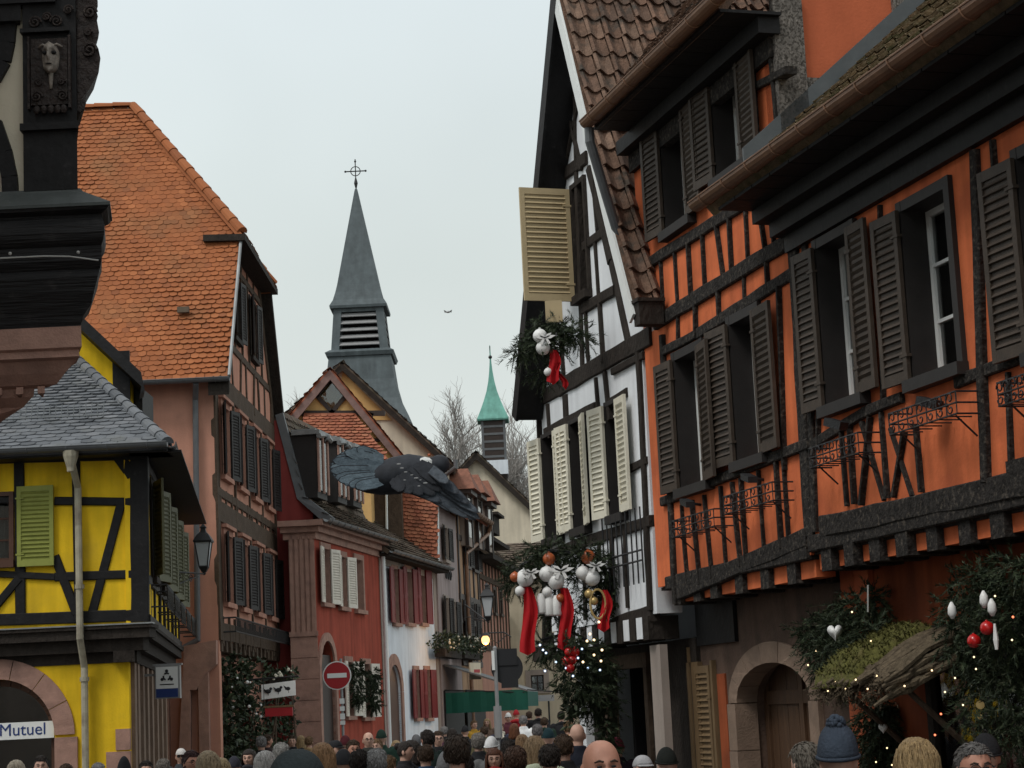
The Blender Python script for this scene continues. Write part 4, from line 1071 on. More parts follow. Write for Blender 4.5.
for u in (.12, Lc - .14): fCs.beam(mb, (u, zjc), (u, zc), .24, .034, .1, .03)
for i in range(9): fCs.beam(mb, (.62 + i * .97, zc), (.62 + i * .97 + R.uniform(-.25, .25), 10.0), .10, .03, .1, .03)
for i in range(6): fCs.beam(mb, (2.0 + i * 1.0, 10.1), (2.0 + i, 12.3), .09, .03, .1, .03)
for zz in (zr1, zr2):
    for i in range(5):
        u = .36 + i * 2.08; fCs.beam(mb, (u, zz[0] - .85), (u, zz[1] + .3), .10, .03, .1, .03)
    for i in range(12): fCs.beam(mb, (.5 + i * .72, zz[0] - .9), (.5 + i * .72, zz[0] - .3), .09, .03, .1, .03)
fCs.beam(mb, (.0, zc), (2.25, zh), .22, .032); fCs.beam(mb, (Lc, zc), (Lc - 2.25, zh), .22, .032)
mb.build('timber_frame', 'brownwood', ch)
mb = MB()
for i in range(15):
    mb = MB(); fCs.slab(mb, .2 + i * .6, .2 + i * .6 + .22, zjc - .22, zjc - .01, -.3, .02); mb.build('joist_end', 'brownwood', ch)
mb = MB()
for z in (zr2[0] - .62, zr2[0] - .34):
    mb.tube([fCs.pt(.4, z, .03), fCs.pt(.4, z, .28), fCs.pt(Lc - .2, z, .28)], .018, 5)
for i in range(56):
    u = .4 + i * .15; mb.tube([fCs.pt(u, zr2[0] - .62, .28), fCs.pt(u + .03, zr2[0] - .34, .29)], .012, 4)
mb.build('balcony_rail', 'iron', ch)
# roof
xe = -5.70; yf = YC - .4; yb = YCe + .5
def cz(y): return zc - .1 + (y - yf) * (zap - zc + .1) / (ym - yf)
xrid = at(133, 107, ym).x; zap = at(133, 108, ym).z
yh0 = yf + (zh - zc + .1) / (zap - zc + .1) * (ym - yf)
A1 = V((-14, yf, zc - .1)); A2 = V((xe, yf, zc - .1)); A3 = V((xe, yh0, zh)); A4 = V((xrid, ym, zap)); A5 = V((-14, ym, zap))
roof(ch, [A1, A2, A3, A4, A5], 'tile_orange', .165, .142, 'beaver', lift=.014)
yb1 = yb - (yh0 - yf)
roof(ch, [V((-14, yb, zc - .1)), V((xe, yb, zc - .1)), V((xe, yb1, zh)), A4, A5], 'tile_orange', tiles=False)
roof(ch, [V((xe + .1, yh0 - .25, zh - .08)), V((xe + .1, yb1 + .25, zh - .08)), V((xrid, ym, zap + .01))], 'tile_orange', .165, .142, 'beaver')
mb = MB(); ridge_caps(mb, V((xe + .05, yh0 - .1, zh + .06)), A4 + UP * .08, .12, .40); ridge_caps(mb, V((-14, ym, zap + .07)), A4 + UP * .07, .11, .40); ridge_caps(mb, V((xe + .05, yb1 + .1, zh + .06)), A4 + UP * .08, .12, .40)
mb.build('hip_tiles', 'tile_orange', ch)
mb = MB()      # dark verge boards and hip soffit
for p, q in ((A2, A3), (V((xe, yb, zc - .1)), V((xe, yb1, zh)))):
    mb.prism([p + V((.02, 0, -.06)), q + V((.02, 0, -.06)), q + V((.02, 0, -.36)), p + V((.02, 0, -.36))], V((-.42, 0, 0)))
mb.prism([V((xe + .14, yh0 - .28, zh - .06)), V((xe + .14, yb1 + .28, zh - .06)), V((xe + .14, yb1 + .28, zh - .20)), V((xe + .14, yh0 - .28, zh - .20))], V((-.9, 0, .02)))
mb.build('verge_board', 'darkwood', ch)
mb = MB(); mb.tube([A2 + V((.03, -.03, .02)), A3 + V((.03, -.03, .02))], .035, 6); mb.build('verge_flashing', 'zinc', ch)
gutter(ch, V((at(141, 376, yf).x - 4, yf - .08, zc - .12)), V((xe + .05, yf - .08, zc - .12)), .085, 'darkzinc')
xq = at(196, 500, YC).x
pipe(ch, [V((xq + .12, yf - .05, zc - .2)), V((xq + .05, YC - .12, zc - .5)), V((xq, YC - .12, 4.2)), V((xq - .0, YC - .12, 3.7)), V((xq - .5, YC - .12, 3.45))], .06, 'darkzinc')
mb = MB()
for p in ((189, 324),):
    q = at(p[0] + 6, p[1], 42); t = (q.z - zc) / (zap - zc); 
    q = V((q.x, yf + t * (ym - yf) - .06, q.z)); mb.box(q - V((.12, .1, .05)), q + V((.12, .02, .07)))
mb.build('roof_vent', 'tile_dark', ch)
mb = MB()      # stone corner bracket and ground floor
a = at(190, 646, YC); b = at(216, 690, YC)
P = [(184, 646), (216, 640), (216, 664), (205, 674), (196, 690), (190, 690), (190, 768), (178, 768)]
mb.prism([V((at(x, y, YC - .25).x, YC - .25, at(x, y, YC - .25).z)) for x, y in P], V((0, .24, 0)))
for x0, x1 in ((150, 160), (164, 170), (200, 210)): mb.box((at(x0, 700, YC).x, YC - .2, -.2), (at(x1, 700, YC).x, YC - .003, 3.1))
mb.build('stone_bracket', 'sandstone', ch)
fCg = fCs.shift(-.35)
mb = MB(); fCg.slab(mb, 0, Lc, -.3, zjc - .24, -.3, 0); mb.box((-13, YCe + .01, -.3), (xC, YCe + .3, zc)); mb.box((-13, YC + .3, -.3), (-12.7, YCe, zc)); mb.build('ground_wall', 'rose', ch)
for u in (1.0, 4.5): mb = MB(); fCg.slab(mb, u, u + 1.7, .3, 2.6, .003, .03); mb.build('shop_window', 'glass', ch)

# ---------------------------------------------------------------- red house with dormers and white shutters
YD = 48.0; YDe = 54.5
pD0 = at(316, 600, YD); pD1 = at(380, 600, YDe)
dh = thing('town_house', 'brick red town house with white shutters, three zinc dormers and a stone corner pier', 'house', (pD0.x, YD, 0))
fD = Fac((pD0.x, YD), (pD1.x, YDe)); LD = fD.len
zd = at(316, 523, YD).z
k = dict(cm='sandstone', fm='framedark', sm='shut_white', cas=.14, aL=172, aR=168, depth=.2)
for x0, yt, x1, yb, kk in ((321.5, 549, 328.5, 603, {}), (339, 557, 345, 607, {}), (355, 560, 362, 610, dict(sm=None, fm='framewhite'))):
    kw = dict(k); kw.update(kk); window_px(fD, dh, x0, yt, x1, yb, sw=.5, **kw)
for x0, yt, x1, yb in ((345.5, 662, 351, 716), (362, 664, 369, 717)): window_px(fD, dh, x0, yt, x1, yb, sw=.5, **k)
d0, d1 = fD.rect(322, 700, 336, 768)[:2]
fD.wall(dh, [(0, -.3), (LD, -.3), (LD, zd), (0, zd)], 'redorange', holes=fD.holes + [arch_hole(d0, d1, .05, fD.uv(329, 668)[1])])
mb = MB(); arch_ring(fD, mb, (d0 + d1) / 2, (d1 - d0) / 2, (d1 - d0) / 2 + .2, fD.uv(329, 668)[1], 1, 1, -.1, .05, 7)
for u in (d0 - .2, d1): fD.slab(mb, u, u + .2, 0, fD.uv(329, 668)[1], -.1, .05)
mb.build('door_surround', 'sandstone', dh)
mb = MB(); fD.slab(mb, d0, d1, .05, fD.uv(329, 655)[1], -.10, -.06); mb.build('door', 'framedark', dh)
mb = MB()    # corner pier with shallow pilaster strips, and the moulded cornice
xa = at(290.5, 620, YD).x
mb.box((xa, YD - .02, -.3), (pD0.x + .0, YD + .55, zd - .02))
for i in range(5):
    w = (pD0.x - xa) / 5; mb.box((xa + i * w + .02, YD - .06, 4.0), (xa + (i + 1) * w - .025, YD - .021, zd - .1))
for i in range(8): mb.box((xa - .01, YD - .05 - .003 * (i % 2), i * .5), (pD0.x + .015, YD - .022, i * .5 + .485))
mb.box((xa - .03, YD - .09, 4.0), (pD0.x + .03, YD - .023, 4.12))
mb.build('corner_pier', 'sandstone', dh)
mb = MB()
for i, (z0, z1, o) in enumerate(((zd - .38, zd - .22, .06), (zd - .22, zd - .08, .16), (zd - .08, zd + .06, .30))):
    fD.slab(mb, -.02 - o, LD, z0, z1, -.25, o); mb.box((xa - .12 - i * .05, YD - o, z0 + .001), (pD0.x + .01, YD + .5, z1 - .001))
mb.build('cornice', 'sandstone', dh)
mb = MB()    # tall gable wall behind
g0 = at(274, 560, 50); 
# roof slope facing the street: eave along the facade, ridge behind
e0 = fD.pt(.55, zd + .08, .38); e1 = fD.pt(LD + .2, zd + .08, .38)
rg0 = at(281, 413, 50.0); dR = fD.T * (LD + .2 + 3.0)
def qz(x, y, Y): p = at(x, y, Y); return V((p.x, Y, p.z))
r0 = qz(281, 414, 48.75); k0 = qz(303, 497, 48.75); e0 = fD.pt(.38, zd + .08, .38); e1 = fD.pt(LD + .2, zd + .08, .38)
r1 = r0 + fD.T * 6.2; k1 = k0 + fD.T * 6.2
roof(dh, [e0, e1, k1, k0], 'tile_dark', .2, .17, 'beaver'); roof(dh, [k0, k1, r1, r0], 'tile_dark', .2, .17, 'beaver')
roof(dh, [e0 - fD.N * 6.4, e1 - fD.N * 6.4, r1, r0], 'tile_dark', tiles=False)
mb = MB(); mb.prism([r0 - UP * .1 - V((.05, 0, 0)), k0 - UP * .05 - V((.08, 0, 0)), qz(313, 512, 48.75), qz(313, 775, 48.75), qz(268, 775, 48.75), qz(268, 424, 48.75)], V((-.03, .22, 0))); mb.build('gable_wall', 'darkred', dh)
mb = MB(); X = V((.05, 0, .03)); mb.prism([e0 + X - fD.T * .03, k0 + X - fD.T * .03, r0 + X - fD.T * .03, r0 - V((.14, 0, .02)) - fD.T * .03, k0 - V((.14, 0, .04)) - fD.T * .03, e0 - V((.1, 0, .16)) - fD.T * .03], fD.T * .1); mb.build('verge_board', 'darkzinc', dh)
gutter(dh, fD.pt(-.3, zd + .06, .40), e1 + fD.N * .06, .08, 'darkzinc')
sl_v = (r0 - e0); 
for i, (px, py, Yd) in enumerate(((321, 435, 49.3), (341, 442, 51.4), (356, 448, 53.4))):
    tp = at(px, py, Yd) - fD.N * .5; w, h, dep = .46, 1.55, .72
    c = V((tp.x, Yd, tp.z))
    T = fD.T; N = fD.N
    mb = MB(); mb.obox(c - UP * (h / 2 + .06) - N * (dep / 2 - .5), T * w, N * dep / 2, UP * h / 2); d = mb.build('dormer', 'shut_dark', dh)
    mb = MB(); mb.obox(c - N * (dep / 2 - .62), T * (w + .10), N * (dep / 2), UP * .05); mb.obox(c + UP * .08 - N * (dep / 2 - .5), T * (w - .12), N * (dep / 2 - .05), UP * .035)
    for q in (-1, 1): mb.tube([c + N * .60 + T * (q * .2 + .36 * q) - UP * .1, c + N * .62 + T * q * .2 - UP * .05], .07, 6)
    mb.build('dormer_roof', 'zinc', d)
    mb = MB(); mb.obox(c + N * .52 - UP * .8, T * .36, N * .02, UP * .62); mb.build('pane', 'glass', d)
    mb = MB()
    for q in (-.44, 0, .44): mb.obox(c + N * .545 + T * q - UP * .78, T * .05, N * .02, UP * .70)
    mb.build('frame', 'sandstone', d)
pp = fD.pt(LD + .02, 0, .12)
pipe(dh, [pp + UP * zd, pp + UP * .1], .06, 'framewhite')
mb = MB(); mb.obox(fD.pt(LD / 2, 3, -5), T * LD / 2, N * .15, UP * 3.3); mb.obox(fD.pt(LD - .15, 3, -2.7), T * .14, N * 2.2, UP * 3.3); mb.build('rear_wall', 'darkred', dh)
# winter wreaths hung in the lower windows are built with the decorations

# ---------------------------------------------------------------- white house with red shutters
YE = 54.8; YEe = 62.0
pE0 = at(381, 640, YE); pE1 = at(437, 640, YEe)
eh = thing('town_house', 'lime white town house with dark red shutters and an arched doorway beside the red house', 'house', (pE0.x, YE, 0))
fE = Fac((pE0.x, YE), (pE1.x, YEe)); LE = fE.len
ze2 = at(381, 553, YE).z
for x0, x1 in ((389, 394), (402, 408), (416, 421)):
    window_px(fE, eh, x0 + 3, 569, x1 + 3, 623, cm='sandstone', fm='framedark', sm='shut_red', sw=.62, cas=.10, aL=176, aR=176, louvre=False)
for x0, x1 in ((414, 418), (425, 429)):
    window_px(fE, eh, x0, 670, x1, 718, cm='sandstone', fm='framedark', sm='shut_red', sw=.58, cas=.12, aL=176, aR=176, louvre=False)
d0, d1 = fE.rect(389.5, 700, 402, 768)[:2]; zz = fE.uv(396, 692)[1]
fE.wall(eh, [(0, -.3), (LE, -.3), (LE, ze2), (0, ze2)], 'coolwhite', holes=fE.holes + [arch_hole(d0, d1, .05, zz)])
mb = MB(); arch_ring(fE, mb, (d0 + d1) / 2, (d1 - d0) / 2, (d1 - d0) / 2 + .25, zz, 1, 1.05, -.1, .05, 7)
for u in (d0 - .25, d1): fE.slab(mb, u, u + .25, 0, zz, -.1, .05)
mb.build('door_surround', 'sandstone', eh)
mb = MB(); fE.slab(mb, d0, d1, .05, zz + .9, -.10, -.06); mb.build('door', 'framebrown', eh)
mb = MB()
zm = fE.uv(405, 628)[1]
fE.slab(mb, 0.02, LE - .02, zm + .0, ze2 - .02, .002, .02) if False else None
fE.slab(mb, 0, .35, -.3, ze2, -.1, .03); fE.slab(mb, LE - .3, LE, -.3, ze2, -.1, .03); fE.slab(mb, .35, LE - .3, ze2 - .3, ze2, -.1, .035)
mb.build('corner_stones', 'greyrender', eh)
e0 = fE.pt(-.5, ze2 + .02, .45); e1 = fE.pt(LE + .3, ze2 + .02, .45)
r0 = V((at(372, 512, 56.5).x, 0, 0)); hgt = at(374, 512, 57).z
ro0 = fE.pt(-.5, hgt + .55, -2.2); ro1 = fE.pt(LE + .3, hgt + .55, -2.2)
roof(eh, [e0, e1, ro1, ro0], 'tile_dark', .24, .22, 'beaver')
roof(eh, [e0 - fE.N * 5.2, e1 - fE.N * 5.2, ro1, ro0], 'tile_dark', tiles=False)
mb = MB(); mb.prism([fE.pt(-.02, ze2 - .3, .02), fE.pt(-.02, hgt + .4, -2.2), fE.pt(-.02, ze2 - .3, -4.4)], fE.T * .25); mb.obox(fE.pt(LE / 2, 3, -4.6), fE.T * LE / 2, fE.N * .15, UP * 3); mb.build('gable_wall', 'darkred', eh)
mb = MB(); fE.slab(mb, -.45, LE + .25, ze2 - .12, ze2 - .04, -.1, .42); mb.build('soffit', 'darkwood', eh)
gutter(eh, e0 + fE.N * .06, e1 + fE.N * .06, .08, 'darkzinc')
# ================================================================== FAR STREET
def quadz(x, y, Y):
    p = at(x, y, Y); return V((p.x, Y, p.z))
# ---------------------------------------------------------------- yellow gable and cream gable behind the red house
def gable_house(name, label, cat, Y, apex, lft, rgt, m, depth, mroof, over=.35, bw=.28, bm='rose', base=0, th=.12, cavity=None):
    A, Lp, Rp = quadz(*apex, Y), quadz(*lft, Y), quadz(*rgt, Y)
    o = thing(name, label, cat, (A.x, Y, gz(Y)))
    mb = MB(); mb.prism([V((Lp.x, Y, -.3)), Lp, A, Rp, V((Rp.x, Y, -.3))], V((0, .3, 0)))
    mb.box((Lp.x, Y + .301, -.3), (Lp.x + .25, Y + depth, Lp.z)); mb.box((Rp.x - .25, Y + .301, -.3), (Rp.x, Y + depth, Rp.z))
    mb.build('wall', m, o)
    for P, sg in ((Lp, -1), (Rp, 1)):
        d = (P - A).normalized(); E = P + d * .35
        a = [V((E.x, Y - over, E.z + .1)), V((E.x, Y + depth, E.z + .1)), V((A.x, Y + depth, A.z + .1)), V((A.x, Y - over, A.z + .1))]
        roof(o, a, mroof, .24, .22, 'beaver', th=th)
        mb = MB(); f = V((0, -over - .01, 0)); n = V((0, 0, bw))
        mb.prism([A + f + V((0, 0, .02)), E + f + V((0, 0, .02)), E + f - n, A + f - n], V((0, .05, 0)))
        mb.build('bargeboard', bm, o)
    return o, A, Lp, Rp
yg, A, Lp, Rp = gable_house('gabled_house', 'ochre timber gable with pinkish bargeboards and a dark diamond window below the church spire', 'house', 62, (331, 372), (296, 414), (399, 455), 'ochre', 9, 'tile_red', bm='mauvewood', bw=.30)
mb = MB(); Y = 62
def bar2(x0, y0, x1, y1, w, off=.06):
    a = quadz(x0, y0, Y - off); b = quadz(x1, y1, Y - off); d = (b - a).normalized(); n = V((-d.z, 0, d.x)) * w / 2
    mb.prism([a + n, b + n, b - n, a - n], V((0, off + .05, 0)))
for q in ((300, 413, 385, 413, .16), (316, 395, 333, 413, .13), (347, 394, 331, 413, .13), (331, 376, 316, 396, .16), (331, 376, 348, 397, .16), (372, 413, 368, 424, .12), (306, 413, 300, 440, .14), (380, 440, 372, 440, .1)): bar2(*q)
mb.build('timber_frame', 'framedark', yg)
mb = MB(); mb.prism([quadz(331, 379, Y - .03), quadz(344, 394, Y - .035), quadz(333, 410, Y - .04), quadz(320, 395, Y - .035)], V((0, .02, 0))); mb.build('window', 'glass', yg)
roof(yg, [quadz(296, 470, 59.6), quadz(396, 470, 59.6), quadz(355, 413, 61.9), quadz(304, 413, 61.9)], 'tile_red', .21, .16, 'beaver', name='pent_roof')
mb = MB(); mb.box((quadz(296, 470, 59.6).x + .2, 59.9, -.3), (quadz(376, 470, 59.6).x - .2, 61.99, quadz(330, 468, 59.9).z - .3)); mb.build('porch_wall', 'ochre', yg)
mb = MB(); a = quadz(345, 474, 61.2); b = quadz(403, 545, 61.2); mb.box((a.x, 61.2, b.z), (b.x, 61.95, a.z)); mb.build('lean_to', 'brownwood', yg)
mb = MB(); mb.tube([quadz(386, 474, 61.1), quadz(387, 540, 61.1)], .04, 6); mb.build('downpipe', 'framewhite', yg)

cg, A, Lp, Rp = gable_house('gabled_house', 'cream plastered gable house with a dark roof edge and drainpipe right of the church spire', 'house', 66.5, (343, 366), (285, 420), (447, 462), 'cream', 10, 'tile_dark', bm='darkwood', bw=.22)
pipe(cg, [Rp + V((.3, -.5, .0)), Rp + V((.3, -.5, -.25)), Rp + V((-.25, -.12, -.6)), V((Rp.x - .25, 66.38, .3))], .08, 'darkzinc')
mb = MB(); mb.prism([quadz(343, 372, 66.45), quadz(392, 420, 66.45), quadz(372, 420, 66.45), quadz(340, 385, 66.45)], V((0, .04, 0))); mb.build('plaster_band', 'ochre', cg)

# ---------------------------------------------------------------- church
YS = 90.0
cs = at(361, 330, YS); X0 = cs.x
ch_ = thing('church', 'church spire in grey slate with a louvred belfry and an iron cross on top', 'church', (X0, YS, gz(YS)))
def sz(py): return at(361, py, YS).z
pm = YS / FPX
q2 = math.sqrt(2)
mb = MB(); mb.lathe((X0, YS, 0), [(r * pm * q2, sz(y)) for r, y in ((60, 455), (48, 425), (39, 405), (34, 385), (31, 361))], 4, rot=math.pi / 4)
mb.build('tower', 'slate_plain', ch_)
mb = MB()
for r0, r1, y0, y1 in ((33, 34.5, 360.8, 356),): mb.lathe((X0, YS, 0), [(r0 * pm * q2, sz(y0)), (r1 * pm * q2, sz(y1 + 1)), (r1 * .86 * pm * q2, sz(y1 - 2))], 4, rot=math.pi / 4)
mb.build('belfry_ledge', 'slate_plain', ch_)
# belfry: four corner piers + lintel + louvre slats round a dark core
mb = MB()
hb, ht = 28.5 * pm, 25 * pm; zb, zt = sz(354), sz(312.5)
for sx_ in (-1, 1):
    for sy in (-1, 1):
        w = 8 * pm
        p = [V((X0 + sx_ * hb, YS + sy * hb, zb)), V((X0 + sx_ * (hb - w), YS + sy * hb, zb)), V((X0 + sx_ * (hb - w), YS + sy * (hb - w), zb)), V((X0 + sx_ * hb, YS + sy * (hb - w), zb))]
        t = [V((X0 + sx_ * ht, YS + sy * ht, zt)), V((X0 + sx_ * (ht - w), YS + sy * ht, zt)), V((X0 + sx_ * (ht - w), YS + sy * (ht - w), zt)), V((X0 + sx_ * ht, YS + sy * (ht - w), zt))]
        mb.add(p + t, [(0, 1, 2, 3), (4, 5, 6, 7)] + [(i, (i + 1) % 4, (i + 1) % 4 + 4, i + 4) for i in range(4)])
mb.lathe((X0, YS, 0), [(ht * .985 * q2, sz(316)), (ht * q2 * .98, sz(312))], 4, rot=math.pi / 4)
mb.build('belfry', 'slate_plain', ch_)
mb = MB()
for i in range(5):
    y = 348 - i * 7.2; h = hb + (ht - hb) * (354 - y) / 42
    for sy, ax in ((-1, 0), (1, 0), (-1, 1), (1, 1)):
        n = V((0, sy, 0)) if ax == 0 else V((sy, 0, 0)); t = V((1, 0, 0)) if ax == 0 else V((0, 1, 0))
        c = V((X0, YS, sz(y))) + n * (h - .10)
        d = (n * .75 - UP * .66).normalized(); mb.obox(c, t * (h - 7.6 * pm), d * .13, n.cross(t).cross(d) * 0 + d.cross(t) * .02)
mb.build('louvres', 'signgrey', ch_)
mb = MB(); mb.lathe((X0, YS, 0), [((hb - 10 * pm) * q2, zb), ((ht - 9 * pm) * q2, zt)], 4, rot=math.pi / 4); mb.build('belfry_core', 'interior', ch_)
mb = MB(); mb.lathe((X0, YS, 0), [(r * pm * q2, sz(y)) for r, y in ((28.5, 312.5), (29, 310), (25.5, 304), (23, 296), (21, 288), (1.9, 192), (1.2, 189))], 4, rot=math.pi / 4); mb.build('spire', 'slate_plain', ch_)
mb = MB(); zc0 = sz(190); mb.tube([V((X0, YS, zc0 - .2)), V((X0, YS, sz(159)))], .026, 6)
za_ = sz(171); mb.tube([V((X0 - .5, YS, za_)), V((X0 + .5, YS, za_))], .028, 6)
mb.tube([V((X0 + .22 * math.cos(t * .3), YS, za_ + .22 * math.sin(t * .3))) for t in range(22)], .022, 5)
for p in ((.47, 0), (-.47, 0), (0, .47)): mb.ball((X0 + p[0], YS, za_ + p[1]), .055, 8)
mb.lathe((X0, YS, sz(183)), [(.02, -.3), (.09, 0), (.02, .3)], 8)
mb.build('cross', 'iron', ch_)
mb = MB()
nv = [quadz(385, 398, 92), quadz(436, 452, 92), quadz(436, 520, 92), quadz(330, 520, 92), quadz(330, 400, 92)]
mb.prism(nv, V((0, .3, 0))); mb.build('nave_wall', 'cream', ch_)
roof(ch_, [quadz(438, 455, 91.5), quadz(438, 455, 91.5) + V((-1.2, 12, 0)), quadz(384, 397, 91.5) + V((-1.2, 12, 0)), quadz(384, 397, 91.5)], 'tile_dark', .3, .26, name='nave_roof')

# ---------------------------------------------------------------- turret house
th_, A, Lp, Rp = gable_house('gabled_house', 'pale cream gable house carrying a small belfry turret with a green copper cap', 'house', 92, (476, 454), (445, 488), (556, 530), 'cream', 14, 'tile_dark', bm='darkwood', bw=.30)
YT = 99.0; c = at(494, 440, YT); X1 = c.x
def tz(py): return at(494, py, YT).z
pm = YT / FPX
mb = MB(); mb.lathe((X1, YT, 0), [(12.2 * pm * q2, tz(500)), (11.8 * pm * q2, tz(421))], 4, rot=math.pi / 4); t1 = mb.build('turret', 'framedark', th_)
mb = MB()
for i in range(5):
    y = 459 - i * 7.5; mb.box((X1 - 10 * pm, YT - 12.35 * pm, tz(y)), (X1 + 10 * pm, YT - 11.6 * pm, tz(y - 2.2)))
for q in (-11, 11): mb.box((X1 + (q - 1.2) * pm, YT - 12.4 * pm, tz(462)), (X1 + (q + 1.2) * pm, YT - 11.6 * pm, tz(421)))
mb.build('louvres', 'darkzinc', t1)
mb = MB(); mb.lathe((X1, YT, 0), [(r * pm * q2, tz(y)) for r, y in ((15.5, 422), (16, 420.5), (12.4, 412), (8.6, 402), (5.4, 392), (3.2, 382), (1.8, 372), (.9, 362), (.3, 345))], 4, rot=math.pi / 4); t2 = mb.build('turret_roof', 'verdigris', th_)
mb = MB(); mb.tube([V((X1, YT, tz(366))), V((X1, YT, tz(346)))], .03, 5); mb.ball((X1, YT, tz(357)), .10, 8); mb.build('finial', 'iron', t2)
mb = MB(); mb.box((X1 - 13 * pm, YT - .75, tz(476)), (X1 + 13 * pm, YT + .75, tz(462))); mb.build('turret_base', 'coolwhite', th_)

# ---------------------------------------------------------------- row of houses down the left of the street
a = at(438, 600, 62.4); b = at(508, 600, 81)
fL = Fac((a.x, a.y), (b.x, b.y))
cuts = [0, fL.uv(459, 600)[0], fL.uv(479, 600)[0], fL.len]
def row_house(i, label, m, eave_px, mroof, tm, rise=2.6, dep=3.2):
    u0, u1 = cuts[i] + .03, cuts[i + 1] - .03
    f = fL.shift(0); f.holes = []
    z = f.uv(*eave_px)[1]
    o = thing('town_house', label, 'house', f.pt(u0, gz(64)))
    e0, e1 = f.pt(u0 - .2, z, .45), f.pt(u1 + .2, z, .45); r0, r1 = f.pt(u0 - .2, z + rise, -dep), f.pt(u1 + .2, z + rise, -dep)
    roof(o, [e0, e1, r1, r0], mroof, .26, .24)
    roof(o, [e0 - f.N * (2 * dep + .9), e1 - f.N * (2 * dep + .9), r1, r0], mroof, tiles=False)
    mb = MB()
    for u in (u0, u1 - .25): mb.prism([f.pt(u, -.3, -.31), f.pt(u, z, -.31), f.pt(u, z + rise - .3, -dep), f.pt(u, z, -2 * dep), f.pt(u, -.3, -2 * dep)], f.T * .25)
    f.slab(mb, u0 + .26, u1 - .26, -.3, z, -2 * dep, -2 * dep + .3)
    mb.build('side_wall', m, o)
    return o, f, u0, u1, z
# first: grey-mauve front, tile-hung towards the viewer
h1, f, u0, u1, z = row_house(0, 'mauve grey house next to the white house, orange tiles above and dark shutters', 'mauve', (447, 512), 'tile_red', 0)
for x0, yt, x1, yb in ((443, 528, 447, 560), (444, 598, 448, 640), (452, 602, 455, 640)): window_px(f, h1, x0, yt, x1, yb, cm='greyrender', fm='framedark', sm='shut_dark', sw=.5, aL=174, aR=174, cas=.08)
f.wall(h1, [(u0, -.3), (u1, -.3), (u1, z), (u0, z)], 'mauve')
roof(h1, [quadz(376, 556, 61.95), quadz(437, 562, 61.95), quadz(437.5, 505, 62.2), quadz(402, 474, 62.3), quadz(376, 474, 62.3)], 'tile_red', .19, .115, 'beaver', name='tile_hung_wall')
mb = MB(); mb.tube([quadz(437.5, 505, 62.7), quadz(438, 570, 62.1)], .05, 6); mb.build('downpipe', 'framewhite', h1)
mb = MB(); mb.box((quadz(379, 600, 62.4).x, 62.5, -.3), (quadz(437, 600, 62.4).x, 62.8, quadz(410, 550, 62.4).z)); mb.build('gable_wall', 'mauve', h1)
mb = MB(); p = f.uv(447, 576); 
for k in range(3): mb.tube([f.pt(p[0] - .5 + k * .45 + .2 * math.cos(t * .5) * (1 - t / 20), p[1] + .2 * math.sin(t * .5) * (1 - t / 20), .06) for t in range(16)], .025, 5)
mb.build('iron_scroll', 'iron', h1)
mb = MB(); f.slab(mb, u0 + .3, u1 - .2, .1, 2.75, .004, .06); mb.build('shop_front', 'pitch', h1)
# second: timbered, copper gutter, three tiled dormers
h2, f, u0, u1, z = row_house(1, 'narrow timbered house with a copper downpipe and three tiled dormers halfway down the street', 'tan', (469, 520), 'tile_red', 0)
for x0, yt, x1, yb in ((464, 540, 468, 566), (472, 545, 476, 570), (464, 602, 468, 635), (472, 604, 475, 636)): window_px(f, h2, x0, yt, x1, yb, cm='framedark', fm='framedark', sm='shut_dark', sw=.5, aL=174, aR=174, cas=.1)
f.wall(h2, [(u0, -.3), (u1, -.3), (u1, z), (u0, z)], 'tan')
mb = MB()
for i in range(5): f.beam(mb, (u0 + .15 + i * (u1 - u0 - .3) / 4, 3.6), (u0 + .15 + i * (u1 - u0 - .3) / 4, z), .2, .04)
for zz in (3.7, 5.1, 5.9, 7.9): f.beam(mb, (u0, zz), (u1, zz), .2, .045)
for i in range(9): f.beam(mb, (u0 + .3 + i * .6, 5.1), (u0 + .3 + i * .6, 5.9), .1, .04)
mb.build('timber_frame', 'framedark', h2)
mb = MB(); f.slab(mb, u0 + .1, u1 - .3, .1, 2.8, .06, .11); mb.build('shop_front', 'pitch', h2)
g0, g1 = f.pt(u0 - .3, z + .05, .52), f.pt(u1 + .25, z + .05, .52)
gutter(h2, g0, g1, .12, 'copper')
pp = f.uv(466, 600)[0]
pipe(h2, [g1 - UP * .1, g1 - UP * .4 - f.N * .1, f.pt(u0 + 1.3, z - 1.35, .12), f.pt(u0 + 1.3, z - 1.8, .12), f.pt(u0 + 1.3, .6, .12)], .07, 'copper')
